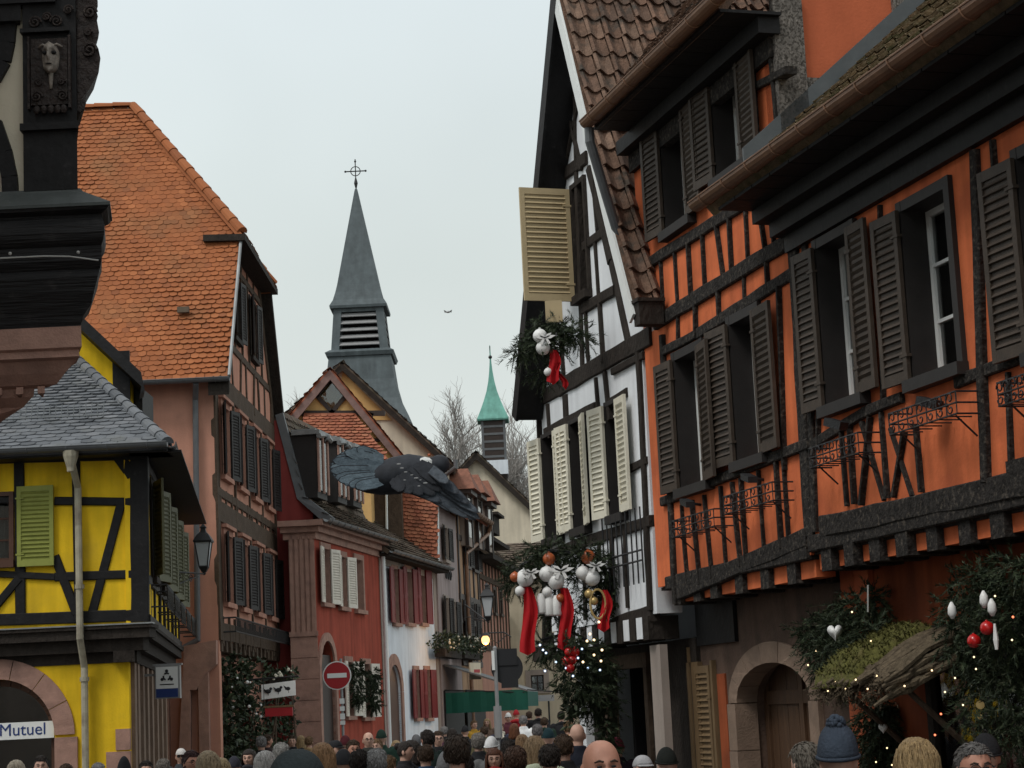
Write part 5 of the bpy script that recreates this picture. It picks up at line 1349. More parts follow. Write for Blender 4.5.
for i, (x0, y0, x1, y1, Yd) in enumerate(((444, 468, 474, 491, 68.5), (475, 474, 484, 495, 70.8), (485.5, 480, 494, 503, 73.0))):
    q = fL.N; rt = quadz(x1, y1, Yd); lt = quadz(x1 - 26, y0, Yd)
    w = .62; T = fL.T; c = V((rt.x, Yd, rt.z)) - q * 1.2
    mb = MB(); mb.obox(c - UP * .95, T * w, q * 1.0, UP * .95); d = mb.build('dormer', 'greyrender', h2)
    hh = quadz(x1, y0, Yd).z - rt.z; top = c + UP * (hh); 
    mb = MB(); b = [c + T * (w + .25) * s1 + q * 1.35 * s2 for s1, s2 in ((-1, -1), (1, -1), (1, 1), (-1, 1))]; t = [top - q * 1.3, top + q * 1.02]
    mb.add(b + t, [(0, 1, 2, 3), (0, 4, 1), (1, 4, 5, 2), (2, 5, 3), (3, 5, 4, 0)]); 
    me = mb.build('dormer_roof', 'tile_smooth', d)
    mb = MB()
    for s1 in (-1, 1): mb.obox(c + q * .98 + T * s1 * (w - .05) - UP * .95, T * .08, q * .06, UP * .95)
    mb.obox(c - UP * .08, T * (w + .15), q * 1.2, UP * .07)
    mb.build('frame', 'framedark', d)
    mb = MB(); mb.obox(c + q * 1.005 - UP * .9, T * (w - .14), q * .01, UP * .7); mb.build('pane', 'glass', d)
# third: rose timbered house with dark layered eaves
h3, f, u0, u1, z = row_house(2, 'rose half-timbered house with deep dark eaves at the far bend of the street', 'rose', (492, 562), 'tile_dark', 0, rise=3.0)
for x0, yt, x1, yb in ((487, 588, 489, 612), (493, 590, 495, 613), (499, 592, 501, 614)): window_px(f, h3, x0, yt, x1, yb, cm='framedark', fm='framedark', cas=.12)
f.wall(h3, [(u0, -.3), (u1, -.3), (u1, z), (u0, z)], 'rose')
mb = MB()
for i in range(10): f.beam(mb, (u0 + .15 + i * (u1 - u0 - .3) / 9, 4.3), (u0 + .15 + i * (u1 - u0 - .3) / 9, z), .16, .04)
for zz in (4.35, 6.9): f.beam(mb, (u0, zz), (u1, zz), .2, .045)
mb.build('timber_frame', 'brownwood', h3)
mb = MB(); f.slab(mb, u0 - .2, u1 + .2, z - .2, z - .02, -.1, .6); f.slab(mb, u0, u1 + 1.5, z + .9, z + 1.05, -1.2, .0); mb.build('eaves_board', 'darkwood', h3)
mb = MB()
for i in range(2):
    c = f.pt(u0 + 2 + i * 3.4, z + 1.5, -.7); mb.obox(c, f.T * .9, f.N * .8, UP * .35); mb.obox(c + UP * .38, f.T * 1.05, f.N * 1.0, UP * .05)
mb.build('dormer', 'darkwood', h3)
# end house that closes the view
YZ = 84.0
bh = thing('town_house', 'beige rendered house closing the end of the street, with one square framed window', 'house', (1.2, YZ, gz(YZ)))
fB = Fac((quadz(507, 600, YZ).x, YZ), (quadz(600, 600, YZ).x, YZ)); 
window_px(fB, bh, 531, 675, 544, 691, cm='greyrender', fm='framedark', cas=.22, cols=2, rows=2)
zB = fB.uv(540, 575)[1]
fB.wall(bh, [(0, -.3), (fB.len, -.3), (fB.len, zB), (0, zB)], 'beige')
mb = MB(); fB.slab(mb, .01, fB.len, gz(YZ), quadz(540, 700, YZ).z - 1.4, .005, .05); mb.build('plinth', 'greyrender', bh)
roof(bh, [fB.pt(-.4, zB, .5), fB.pt(fB.len + .4, zB, .5), fB.pt(fB.len + .4, zB + 1.6, -3), fB.pt(-.4, zB + 1.6, -3)], 'tile_dark', .3, .26)
mb = MB(); fB.slab(mb, 0, fB.len, -.3, zB, -6, -5.7); fB.slab(mb, fB.len - .3, fB.len, -.3, zB, -5.7, -.31); mb.build('rear_wall', 'beige', bh)
oh = thing('shop_annex', 'little tan annex lit orange by the street lamp, left of the beige end house', 'building', (quadz(496, 650, 82).x, 82, gz(82)))
mb = MB(); a = quadz(484, 616, 82); b = quadz(507, 616, 82); mb.box((a.x, 82, -.2), (b.x, 83.8, a.z)); mb.build('wall', 'tan', oh)
mb = MB(); mb.box((a.x - .15, 81.8, a.z + .003), (b.x + .1, 83.9, a.z + .18)); mb.build('roof', 'tile_dark', oh)
mb = MB(); mb.box((a.x + .12, 81.95, gz(82)), (a.x + .55, 81.997, 2.9)); mb.build('door', 'framedark', oh)

# ---------------------------------------------------------------- street furniture of the far street
lp = at(488, 616, 57); lantern('street_lamp', 'unlit black street lantern hanging in front of the rose half-timbered house', lp, 1.25, arm=lp + V((-.75, 3.4, .55)))
lp2 = at(485.5, 640, 60)
o = thing('street_lamp', 'glowing orange street lamp on a thin iron arm at the end of the street', 'street lamp', lp2)
mb = MB(); mb.ball(lp2, .125, 12, (1, 1, 1.15)); mb.build('lamp_globe', 'lamp_lit', o)
mb = MB(); mb.lathe(lp2 + UP * .12, [(.16, 0), (.1, .07), (.03, .1)], 8); mb.tube([lp2 + UP * .2, lp2 + UP * .2 + V((.55, .5, .02)), lp2 + V((.75, 1.2, .1))], .022, 5); mb.tube([lp2 + V((.1, .1, .05)), lp2 + V((.35, .3, -.1)), lp2 + V((.6, .6, .12))], .015, 5); mb.build('bracket', 'iron', o)
pl = bpy.data.lights.new('lamp_light', 'POINT'); pl.energy = 45; pl.color = (1, .5, .16); pl.shadow_soft_size = .12
po = bpy.data.objects.new('lamp_light', pl); col.objects.link(po); po.parent = o; po.location = (.0, -.05, -.26)
# green awning over the cafe front
f = fL; ua = .35; ub = 3.4
aw = thing('awning', 'dark green cafe awning stretched out over the crowd from the mauve house', 'awning', f.pt(ua, 2.7))
wa = quadz(440, 664, 62.4).z; wb = at(520, 690, 62.4).z; OUT = 2.62
mb = MB(); P = [f.pt(ua, wa, .05), f.pt(ub, wa, .05), f.pt(ub, wb, OUT), f.pt(ua, wb, OUT)]
mb.prism(P, V((0, 0, -.05))); mb.build('canopy', 'darkzinc', aw)
mb = MB()
zt1, zb1 = at(480, 692, 62.4).z, at(480, 712, 62.4).z
n = 14
for k in range(n):
    o0, o1 = .06 + (OUT - .06) * k / n, .06 + (OUT - .06) * (k + 1) / n
    top = lambda o_: min(wa + (wb - wa) * (o_ - .05) / (OUT - .05) - .055, zt1 + .02)
    q = lambda o_, z, s: f.pt(ua + .02 + .025 * math.sin(s * 1.9), z, o_)
    mb.add([q(o0, top(o0), k), q(o1, top(o1), k + 1), q(o1, zb1, k + 1), q(o0, zb1, k)], [(0, 1, 2, 3)])
    mb.add([q(o0, top(o0), k) + f.T * .015, q(o1, top(o1), k + 1) + f.T * .015, q(o1, zb1, k + 1) + f.T * .015, q(o0, zb1, k) + f.T * .015], [(0, 1, 2, 3)])
mb.prism([f.pt(ua, wb - .05, OUT - .01), f.pt(ub, wb - .05, OUT - .01), f.pt(ub, wb - .5, OUT - .01), f.pt(ua, wb - .5, OUT - .01)], f.N * .015)
mb.build('valance', 'awning', aw)
mb = MB()
for u in (ua + .03, ub - .03): mb.tube([f.pt(u, wa - .8, .03), f.pt(u, wb - .08, OUT - .1)], .02, 6)
mb.tube([f.pt(ua - .05, wb, OUT), f.pt(ua - .05, wb - .15, OUT + 1.25)], .02, 6)
mb.build('awning_arm', 'iron', aw)
# sign post seen from behind, by the middle of the street
YP = 38.0
pb = at(497, 700, YP); zt_ = at(496, 648, YP).z
o = thing('sign_post', 'grey sign post with the dark backs of its road signs turned to us, mid-street', 'sign post', (pb.x, YP, gz(YP)))
mb = MB(); mb.tube([V((pb.x, YP, gz(YP))), V((pb.x, YP, zt_))], .036, 10); mb.ball((pb.x, YP, zt_), .04, 8); mb.tube([V((pb.x, YP, at(497, 738, YP).z)), V((pb.x, YP, at(497, 706, YP).z))], .075, 10); mb.build('pole', 'signgrey', o)
mb = MB(); dc = at(507, 668, YP); mb.disc((dc.x, YP + .05, dc.z), (0, 1, 0), .30, .02, 28); mb.box((dc.x - .20, YP + .03, dc.z + .05), (dc.x + .20, YP + .048, dc.z + .36)); mb.box((dc.x - .12, YP + .03, dc.z - .37), (dc.x + .2, YP + .045, dc.z - .2)); mb.build('sign_back', 'signblack', o)
mb = MB(); mb.box((pb.x - .065, YP - .06, at(496, 670, YP).z), (pb.x - .01, YP - .035, zt_ - .05)); mb.build('white_plate', 'signwhite', o)
# no entry sign
YN = 46.0; c = at(337, 675.5, YN)
o = thing('no_entry_sign', 'round red no entry sign on a stickered pole by the red house', 'road sign', (c.x, YN, gz(YN)))
mb = MB(); mb.tube([V((c.x + .09, YN + .06, gz(YN))), V((c.x + .09, YN + .06, c.z + .38))], .032, 8); mb.build('pole', 'signgrey', o)
mb = MB(); mb.disc((c.x, YN + .02, c.z), (0, -1, 0), .325, .018, 36); mb.build('rim', 'signwhite', o)
mb = MB(); mb.disc((c.x, YN + .0, c.z), (0, -1, 0), .30, .008, 36); mb.build('sign_face', 'signred', o)
mb = MB(); mb.box((c.x - .22, YN - .016, c.z - .052), (c.x + .22, YN - .0085, c.z + .052)); mb.build('white_bar', 'signwhite', o)
mb = MB(); 
for k, (dz, h) in enumerate(((-.52, .12), (-.70, .10), (-.86, .13), (-1.02, .09))): mb.box((c.x + .04, YN + .005 - .002 * k, c.z + dz - h), (c.x + .15, YN + .018, c.z + dz))
mb.build('stickers', 'signwhite', o)
# small sign plates near the end of the street
o = thing('street_sign', 'small grey plate on a thin post in front of the beige end house', 'sign', at(549, 715, 66))
p = at(546, 698, 66); mb = MB(); mb.box((p.x - .3, 66, p.z - .1), (p.x + .27, 66.03, p.z + .1)); mb.build('plate', 'signgrey', o)
mb = MB(); mb.tube([V((p.x + .08, 66.05, gz(66))), V((p.x + .08, 66.05, p.z))], .03, 6); mb.build('pole', 'iron', o)
o = thing('menu_board', 'cream menu board fixed above the cafe awning', 'sign', at(475, 672, 64))
p = at(475, 671, 63.6); mb = MB(); mb.obox(p, fL.T * .35 + V((.12, 0, 0)), fL.N * .02, UP * .26 - V((0, 0, .0))); mb.build('board', 'cream', o)
mb = MB(); mb.obox(p + fL.N * .022, fL.T * .25 + V((.1, 0, 0)), fL.N * .004, UP * .05); mb.build('red_stripe', 'signred', o)
# shop sign with three bird shapes
YH = 41.2; c = at(278.5, 690, YH)
o = thing('shop_sign', 'hanging white shop plate with three black bird shapes beside the salmon house', 'sign', c)
mb = MB(); mb.obox(c, V((.35, -.02, .03)), V((0, .02, 0)), UP * .15); mb.build('plate', 'signwhite', o)
mb = MB()
for k in (-1, 0, 1):
    q = c + V((k * .21, -.028, .018 * k)); mb.ball(q, .055, 10, (1.15, .15, .8)); mb.ball(q + V((.055, 0, .05)), .03, 8, (1, .2, 1)); mb.prism([q + V((-.03, -.006, .02)), q + V((-.105, -.006, .07)), q + V((-.06, -.006, -.03))], V((0, .01, 0))); mb.tube([q + V((0, 0, -.04)), q + V((0, 0, -.085))], .007, 4)
mb.build('bird_shapes', 'signblack', o)
mb = MB(); mb.obox(c - UP * .33, V((.31, 0, .0)), V((0, .05, 0)), UP * .02); mb.build('lower_plate', 'gold', o)
mb = MB(); mb.obox(c - UP * .44, V((.28, 0, .0)), V((0, .04, 0)), UP * .085); mb.build('red_panel', 'signred', o)
mb = MB(); mb.tube([c + V((-.62, .2, .24)), c + V((.42, -.02, .26))], .018, 6); mb.tube([c + V((-.3, 0, .25)), c + V((-.3, 0, -.4))], .008, 5); mb.tube([c + V((.3, 0, .26)), c + V((.3, 0, -.4))], .008, 5); mb.build('bracket', 'iron', o)

# ---------------------------------------------------------------- bare trees beyond the roofs
def bare_tree(label, px, py, Y, h, seed):
    rr = random.Random(seed); p = at(px, py, Y); base = V((p.x, Y, p.z - h))
    o = thing('bare_tree', label, 'tree', base, 'bare winter trees behind the roofs')
    tr = MB(); br = MB()
    def grow(a, d, L, r, lv):
        n = 4; pts = [a]; q = a; dd = d
        for i in range(n):
            dd = (dd + V((rr.uniform(-1, 1), rr.uniform(-1, 1), rr.uniform(-.3, .6))) * (.10 + .04 * lv)).normalized(); q = q + dd * L / n; pts.append(q)
        (tr if lv < 1 else br).tube(pts, [r * (1 - .5 * i / n) for i in range(n + 1)], 5 if lv < 2 else 3, cap=False)
        if lv >= 5: return
        for i in range(1, n + 1):
            for _ in range(2 if i > 1 or lv else 1):
                ax = V((rr.uniform(-1, 1), rr.uniform(-1, 1), rr.uniform(-.1, .9))).normalized()
                d2 = (dd * .62 + ax * .75).normalized()
                if lv < 4 or rr.random() < .55: grow(pts[i], d2, L * rr.uniform(.48, .66), r * .5, lv + 1)
    grow(base, V((0, 0, 1)), h * .50, h * .019, 0)
    tr.build('trunk', 'barkgrey', o); br.build('crown', 'barkgrey', o, fixn=False)
bare_tree('bare thin-branched tree between the cream gable house and the copper turret', 459, 408, 130, 19, 3)
bare_tree('bare leaning tree just right of the copper-capped turret', 521, 416, 128, 18, 5)
bare_tree('low bare tree beside the big salmon house gable', 285, 398, 120, 13, 8)
# ================================================================== CHRISTMAS GREENERY
def sprig(mb, p, d, L, n=12, nl=.06, w=.006):
    """fir twig: thin stem with needles, every needle a small blade"""
    d = d.normalized(); a = d.orthogonal().normalized(); b = d.cross(a)
    sag = V((0, 0, -.18 * L))
    for i in range(n):
        t = (i + .5) / n; q = p + d * L * t + sag * t * t
        for s in (0, 1):
            an = R.uniform(0, 6.283) if s else R.uniform(0, 3.14) 
            o = (a * math.cos(an) + b * math.sin(an))
            tip = q + (o * .8 + d * .75).normalized() * nl * R.uniform(.7, 1.15)
            sd = d.cross(o).normalized() * w
            mb.add([q - sd, q + sd, tip], [(0, 1, 2)])
    mb.add([p - a * w * .7, p + a * w * .7, p + d * L + sag], [(0, 1, 2)])
def leaf(mb, p, d, L, W):
    d = d.normalized(); s = d.orthogonal().normalized(); s = (s * math.cos(R.uniform(0, 6)) + d.cross(s) * math.sin(R.uniform(0, 6))).normalized(); n = d.cross(s)
    mb.add([p, p + d * L * .5 + s * W / 2 + n * L * .06, p + d * L, p + d * L * .5 - s * W / 2 + n * L * .06], [(0, 1, 2, 3)])
def clump(mb, c, r, n, sc3=(1, 1, 1), L=.22, nl=.06, droop=.25, needles=12, w=.006):
    for _ in range(n):
        v = V((R.gauss(0, 1), R.gauss(0, 1), R.gauss(0, 1))).normalized(); rr = r * R.uniform(.25, 1) ** .6
        p = V(c) + V((v.x * rr * sc3[0], v.y * rr * sc3[1], v.z * rr * sc3[2]))
        d = (v * .8 + V((R.uniform(-.6, .6), R.uniform(-.6, .6), R.uniform(-.6, .4) - droop)))
        sprig(mb, p, d, L * R.uniform(.6, 1.2), needles, nl, w)
def leafclump(mb, c, r, n, sc3=(1, 1, 1), L=.09, W=.05):
    for _ in range(n):
        v = V((R.gauss(0, 1), R.gauss(0, 1), R.gauss(0, 1))).normalized(); rr = r * R.uniform(.15, 1) ** .5
        p = V(c) + V((v.x * rr * sc3[0], v.y * rr * sc3[1], v.z * rr * sc3[2]))
        leaf(mb, p, v * .5 + V((R.uniform(-1, 1), R.uniform(-1, 1), R.uniform(-1, .6))), L * R.uniform(.6, 1.3), W * R.uniform(.6, 1.2))
def bulbs(parent, pts, m, r=.018):
    for p in pts:
        mb = MB(); mb.ball(p, r, 8); mb.build('light_bulb', m, parent)
def bauble(parent, p, r, m, name='bauble'):
    mb = MB(); mb.ball(p, r, 18); mb.lathe(V(p) + UP * r * .96, [(r * .18, 0), (r * .18, r * .18)], 8); return mb.build(name, m, parent, smooth=True)
def ribbon(parent, top, w, L, sway=.04, axis=V((1, 0, 0)), name='ribbon'):
    mb = MB(); n = 12; vs = []; nn = V((0, -1, 0))
    for i in range(n + 1):
        t = i / n; ww = w * (.55 + .45 * min(1, t * 2.2)) * (1 + .08 * math.sin(t * 7)); c = V(top) - UP * L * t + axis * sway * math.sin(t * 5)
        for k in range(7):
            a = -1 + k / 3; vs.append(c + axis * ww / 2 * a + nn * (.035 * math.cos(a * 5 + t * 2)) - UP * (.05 * (1 - abs(a)) if i == n else 0))
    for i in range(n):
        for k in range(6): mb.f.append((i * 7 + k, i * 7 + k + 1, (i + 1) * 7 + k + 1, (i + 1) * 7 + k))
    m2 = len(vs); mb.v = [V(p) for p in vs] + [V(p) - nn * .008 for p in vs]; mb.f += [tuple(i + m2 for i in f) for f in mb.f]
    return mb.build(name, 'ribbon', parent, smooth=True)
def bow(parent, c, s, axis=V((1, 0, 0)), m='bauble_white'):
    mb = MB(); nn = V((0, -1, 0))
    for sg in (-1, 1):
        for up, ln in ((.75, .75), (.2, 1.0)):
            d = (axis * sg + UP * up).normalized() * s * ln; e = d.cross(nn).normalized() * s * .16
            mb.prism([V(c) - e * .4, V(c) + d * .5 - e, V(c) + d, V(c) + d * .5 + e, V(c) + e * .4], nn * .012)
        mb.prism([V(c), V(c) + axis * sg * s * .2, V(c) + axis * sg * s * .5 - UP * s * .5, V(c) + axis * sg * s * .25 - UP * s * .6], nn * .008)
    return mb.build('bow', m, parent)

# ---- big garland hung before the white gabled house
YG = 23.5
g = thing('christmas_garland', 'big fir garland with white baubles and long red ribbons on the white gabled house', 'garland', at(562, 600, YG))
mb = MB()
path = [(516, 582), (522, 566), (535, 556), (552, 551), (570, 553), (586, 552), (600, 560), (608, 578), (608, 600)]
for x, y in path: clump(mb, at(x, y, YG + R.uniform(-.1, .15)), .125, 50, (1.1, 1, .8), .18)
for x, y in ((530, 575), (545, 585), (560, 575), (578, 572), (590, 590), (600, 605), (550, 610), (575, 612)): clump(mb, at(x, y, YG + .12), .11, 28, (1, 1, 1), .2)
mb.build('fir_branches', 'fir', g, fixn=False)
mb = MB(); mb.tube([at(x, y, YG + .1) for x, y in path], .03, 6); mb.tube([at(552, 551, YG + .1), fO.pt(fO.uv(560, 548)[0], at(552, 548, 24.5).z, .0)], .02, 6); mb.tube([at(586, 552, YG + .1), fO.pt(fO.uv(588, 548)[0], at(588, 548, 24).z, .0)], .02, 6); mb.build('hanger', 'iron', g)
for x, y, r, m in ((525, 578, .105, 'bauble_white'), (520, 591, .06, 'bauble_white'), (547, 574, .095, 'bauble_white'), (556, 581, .10, 'bauble_white'), (583, 573, .085, 'bauble_white'), (592, 578, .095, 'bauble_white'),
                   (549, 559, .075, 'bauble_copper'), (588, 557, .085, 'bauble_copper'), (515, 577, .06, 'bauble_copper'), (547, 592, .06, 'bauble_white'), (560, 598, .05, 'bauble_copper'), (589, 594, .055, 'bauble_gold'), (594, 601, .05, 'bauble_gold')):
    bauble(g, at(x, y, YG - .12), r, m)
for x, y, w, L in ((527, 587, .175, .74), (564, 588, .155, .68), (604, 590, .13, .44)): ribbon(g, at(x, y, YG - .14), w, L, .03)
for x, y, s in ((561, 571, .16), (531, 573, .12), (596, 566, .12)): bow(g, at(x, y, YG - .22), s)
for x, y in ((541, 595), (549, 597), (556, 597)):
    p = at(x, y, YG - .1); mb = MB(); mb.lathe(p - UP * .22, [(.05, 0), (.062, .02), (.05, .2), (.03, .24)], 10); mb.build('bauble', 'bauble_white', g, smooth=True)
p = at(598, 604, YG - .15); mb = MB(); mb.tube([p + V((.09 * math.cos(t * .35) , 0, .17 * math.sin(t * .35))) for t in range(19)], .014, 6); mb.build('gold_loop', 'bauble_gold', g)
# ---- lower swag with coloured lights and trailing leaves
g = thing('light_swag', 'hanging fir swag dotted with cool and warm fairy lights under the ribboned garland', 'garland', at(580, 670, YG))
mb = MB()
for x, y in ((543, 648), (560, 650), (572, 642), (585, 648), (597, 655), (604, 668), (590, 670), (576, 665), (566, 676), (580, 685), (594, 690), (604, 686)): clump(mb, at(x, y, YG + R.uniform(-.15, .15)), .12, 36, (1.1, 1, 1), .17)
for x, y in ((571, 702), (586, 700), (598, 706), (606, 725), (607, 745), (609, 704)): clump(mb, at(x, y, YG + .1), .10, 34, (.7, .7, 1.4), .18, droop=.7)
mb.build('fir_branches', 'fir', g, fixn=False)
mb = MB()
for x, y in ((566, 690), (577, 700), (592, 698), (606, 730), (608, 755), (572, 715)): leafclump(mb, at(x, y, YG), .13, 40, (1, 1, 1.4), .11, .045)
mb.build('leaves', 'leaf', g, fixn=False)
mb = MB(); mb.tube([at(541, 640, YG + .05), at(572, 632, YG + .1), at(604, 650, YG + .1)], .018, 6); mb.tube([at(572, 632, YG + .1), at(572, 612, YG + .15)], .012, 5); mb.tube([at(600, 648, YG + .1), fO.pt(fO.uv(610, 648)[0], at(604, 648, 24).z, -.2)], .018, 5); mb.build('hanger', 'iron', g)
for x, y in ((569, 652), (572, 660), (566, 661), (570, 668), (575, 652)): bauble(g, at(x, y, YG - .2), .055, 'bauble_red')
bulbs(g, [at(x, y, YG - .22) for x, y in ((590, 634), (594, 640), (587, 641), (599, 622), (602, 650), (601, 661), (583, 662), (594, 655))], 'bulb_warm', .015)
bulbs(g, [at(x, y, YG - .22) for x, y in ((543, 650), (540, 645), (546, 653), (578, 658), (588, 668), (600, 670), (566, 668), (582, 649), (556, 662), (573, 676), (545, 671))], 'bulb_cool', .013)
# ---- small wreath under the beige shutter
YW = 23.2
g = thing('christmas_wreath', 'fir spray with white bell and red bow under the swung-out beige shutter', 'wreath', at(545, 345, YW))
mb = MB()
for x, y in ((522, 352), (530, 335), (545, 326), (560, 328), (572, 330), (578, 336), (548, 340), (535, 345), (545, 372), (556, 345)): clump(mb, at(x, y, YW + R.uniform(-.05, .12)), .10, 36, (1.1, 1, .8), .2)
mb.build('fir_branches', 'fir', g, fixn=False)
mb = MB(); mb.tube([at(540, 330, YW), at(575, 332, YW + .6), fO.pt(fO.uv(578, 332)[0], at(576, 332, 24.6).z, 0)], .02, 6); mb.build('hanger', 'iron', g)
for x, y, r in ((540, 336, .085), (543, 348, .085), (548, 372, .05)): bauble(g, at(x, y, YW - .15), r, 'bauble_white')
bow(g, at(545, 338, YW - .24), .13); ribbon(g, at(553, 350, YW - .16), .14, .36, .02); ribbon(g, at(560, 362, YW - .14), .07, .28, -.05)
mb = MB(); p = at(554, 313, YW); mb.box((p.x - .1, YW, p.z - .11), (p.x + .1, YW + .05, p.z + .15)); mb.build('lower_board', 'shut_beige', g)
# ---- fir bush with heart over the arched door
f = fG
def wallpt(px, py, o): u, z = f.uv(px, py, o); return f.pt(u, z, o)
g = thing('fir_bush', 'dark fir bush with a white heart hung over the arched brown door', 'garland', wallpt(835, 640, .3))
mb = MB()
for x, y in ((838, 612), (855, 605), (868, 620), (862, 640), (845, 628), (828, 632), (815, 640), (822, 655), (840, 650), (858, 655), (850, 668), (832, 672), (812, 630), (870, 602), (875, 635)): clump(mb, wallpt(x, y, .20 + R.uniform(-.08, .12)), .13, 50, (1, 1, 1), .18, .05)
mb.build('fir_branches', 'fir', g, fixn=False)
def heart(parent, c, s, m='bauble_white'):
    mb = MB(); n = 24; N0 = fO.N
    ex = -fO.T
    pts = []
    for k in range(n):
        t = 2 * math.pi * k / n; x = 16 * math.sin(t) ** 3; y = 13 * math.cos(t) - 5 * math.cos(2 * t) - 2 * math.cos(3 * t) - math.cos(4 * t)
        pts.append((x / 17, y / 17))
    vs = [V(c) + V((1, 0, 0)) * s * x * .85 + UP * s * y for x, y in pts]; fr = [p + V((0, -.0, 0)) for p in vs]
    ctr = len(vs); mb.add(vs + [V(c) + V((0, -s * .45, 0)), V(c) + V((0, s * .3, 0))], [(k, (k + 1) % n, ctr) for k in range(n)] + [((k + 1) % n, k, ctr + 1) for k in range(n)])
    return mb.build('heart', m, parent, smooth=True)
heart(g, wallpt(835, 632, .55), .085)
mb = MB(); mb.tube([wallpt(868, 585, .45), wallpt(868, 612, .45)], .008, 5); mb.build('hanger', 'cable', g)
bulbs(g, [wallpt(x, y, .5) for x, y in ((852, 612), (816, 651), (808, 665), (871, 641), (818, 682))], 'bulb_warm', .008)
# ---- mossy bark canopy
g = thing('bark_canopy', 'little lean-to canopy of bark strips with a thick cushion of green moss over the shopfront', 'canopy', wallpt(890, 670, .3))
ua_, ub_ = f.uv(900, 660, .0)[0], f.uv(978, 650, .0)[0]
zw = f.uv(945, 634, 0)[1]; OUTC = .80; zo = zw - .36
Pc = lambda u, o, dz=0: f.pt(u, zw + (zo - zw) * o / OUTC + dz, o)
mb = MB(); mb.prism([Pc(ua_, .02, -.10), Pc(ub_, .02, -.10), Pc(ub_, OUTC - .06, -.10), Pc(ua_, OUTC - .06, -.10)], UP * .09); mb.build('board', 'brownwood', g)
mb = MB()
for i in range(46):
    u = ub_ + (ua_ - ub_) * (i + R.uniform(-.3, .3)) / 46 ; pts = [Pc(u + R.uniform(-.04, .04), o, .03 + R.uniform(-.015, .035) + .03 * math.sin(o * 5)) for o in (0, .22, .45, .7, OUTC + R.uniform(-.08, .08))]
    mb.tube(pts, [.028, .032, .03, .028, .016], 6)
for i in range(18):   # layered bark slabs on the near end
    o0 = R.uniform(.0, .5); o1 = o0 + R.uniform(.3, .5); z = R.uniform(-.17, .02)
    mb.tube([Pc(ub_ + R.uniform(-.03, .08), o0, z), Pc(ub_ + R.uniform(-.03, .06), (o0 + o1) / 2, z + R.uniform(-.03, .03)), Pc(ub_ + R.uniform(-.02, .08), o1, z + R.uniform(-.03, .03))], [.02, .034, .014], 6)
mb.build('bark_strips', 'bark', g, fixn=False)
mb = MB(); n1, n2 = 46, 30; vs = []
um = ub_ + (ua_ - ub_) * .42
from mathutils import noise as _n
for i in range(n1 + 1):
    for j in range(n2 + 1):
        u = um + (ua_ - um) * i / n1; o = OUTC * (.05 + 1.0 * j / n2)
        e = min(i / n1, 1 - i / n1, j / n2, 1 - j / n2) * 6; e = min(1, max(0, e)) ** .6
        h = .05 + .12 * e + .07 * _n.noise(V((u * 3, o * 3, 1))) * e + .055 * _n.noise(V((u * 11, o * 11, 3))) + .03 * _n.noise(V((u * 30, o * 30, 8)))
        vs.append(Pc(u + .02 * _n.noise(V((u * 9, o * 9, 5))), o, h if e > 0 else -.02))
mb.add(vs, [(i * (n2 + 1) + j, i * (n2 + 1) + j + 1, (i + 1) * (n2 + 1) + j + 1, (i + 1) * (n2 + 1) + j) for i in range(n1) for j in range(n2)])
for _ in range(2600):
    i = R.randrange(len(vs)); p = vs[i]; d = V((R.uniform(-1, 1), R.uniform(-1, 1), R.uniform(.2, 1))).normalized(); s = d.orthogonal().normalized() * .008
    mb.add([p - s, p + s, p + d * R.uniform(.02, .055)], [(0, 1, 2)])
mb.build('moss', 'moss', g, smooth=True, fixn=False)
mb = MB()
for i in range(150):   # dry twig fringe along the eave
    u = ub_ + (ua_ - ub_) * R.uniform(.1, 1.0); p = Pc(u, OUTC - .02, R.uniform(-.1, .03)); sprig(mb, p, V((R.uniform(-.6, .6), R.uniform(-.6, .2), R.uniform(-.6, .1))), .15, 8, .03)
mb.build('twig_fringe', 'bark', g, fixn=False)
mb = MB()
for u in (ua_ - .15, ub_ + .15): mb = MB(); mb.tube([f.pt(u, zo - .62, .02), Pc(u, OUTC * .8, -.1)], .025, 6); mb.build('strut', 'brownwood', g)
bulbs(g, [Pc(ub_ + (ua_ - ub_) * t, OUTC + .03, dz) for t, dz in ((.02, -.02), (.12, .05), (.25, -.05), (.4, .03), (.55, -.04), (.68, .02), (.8, -.05), (.93, .0))] + [Pc(ub_ - .05, o, -.1) for o in (.2, .45, .7)], 'bulb_warm', .008)
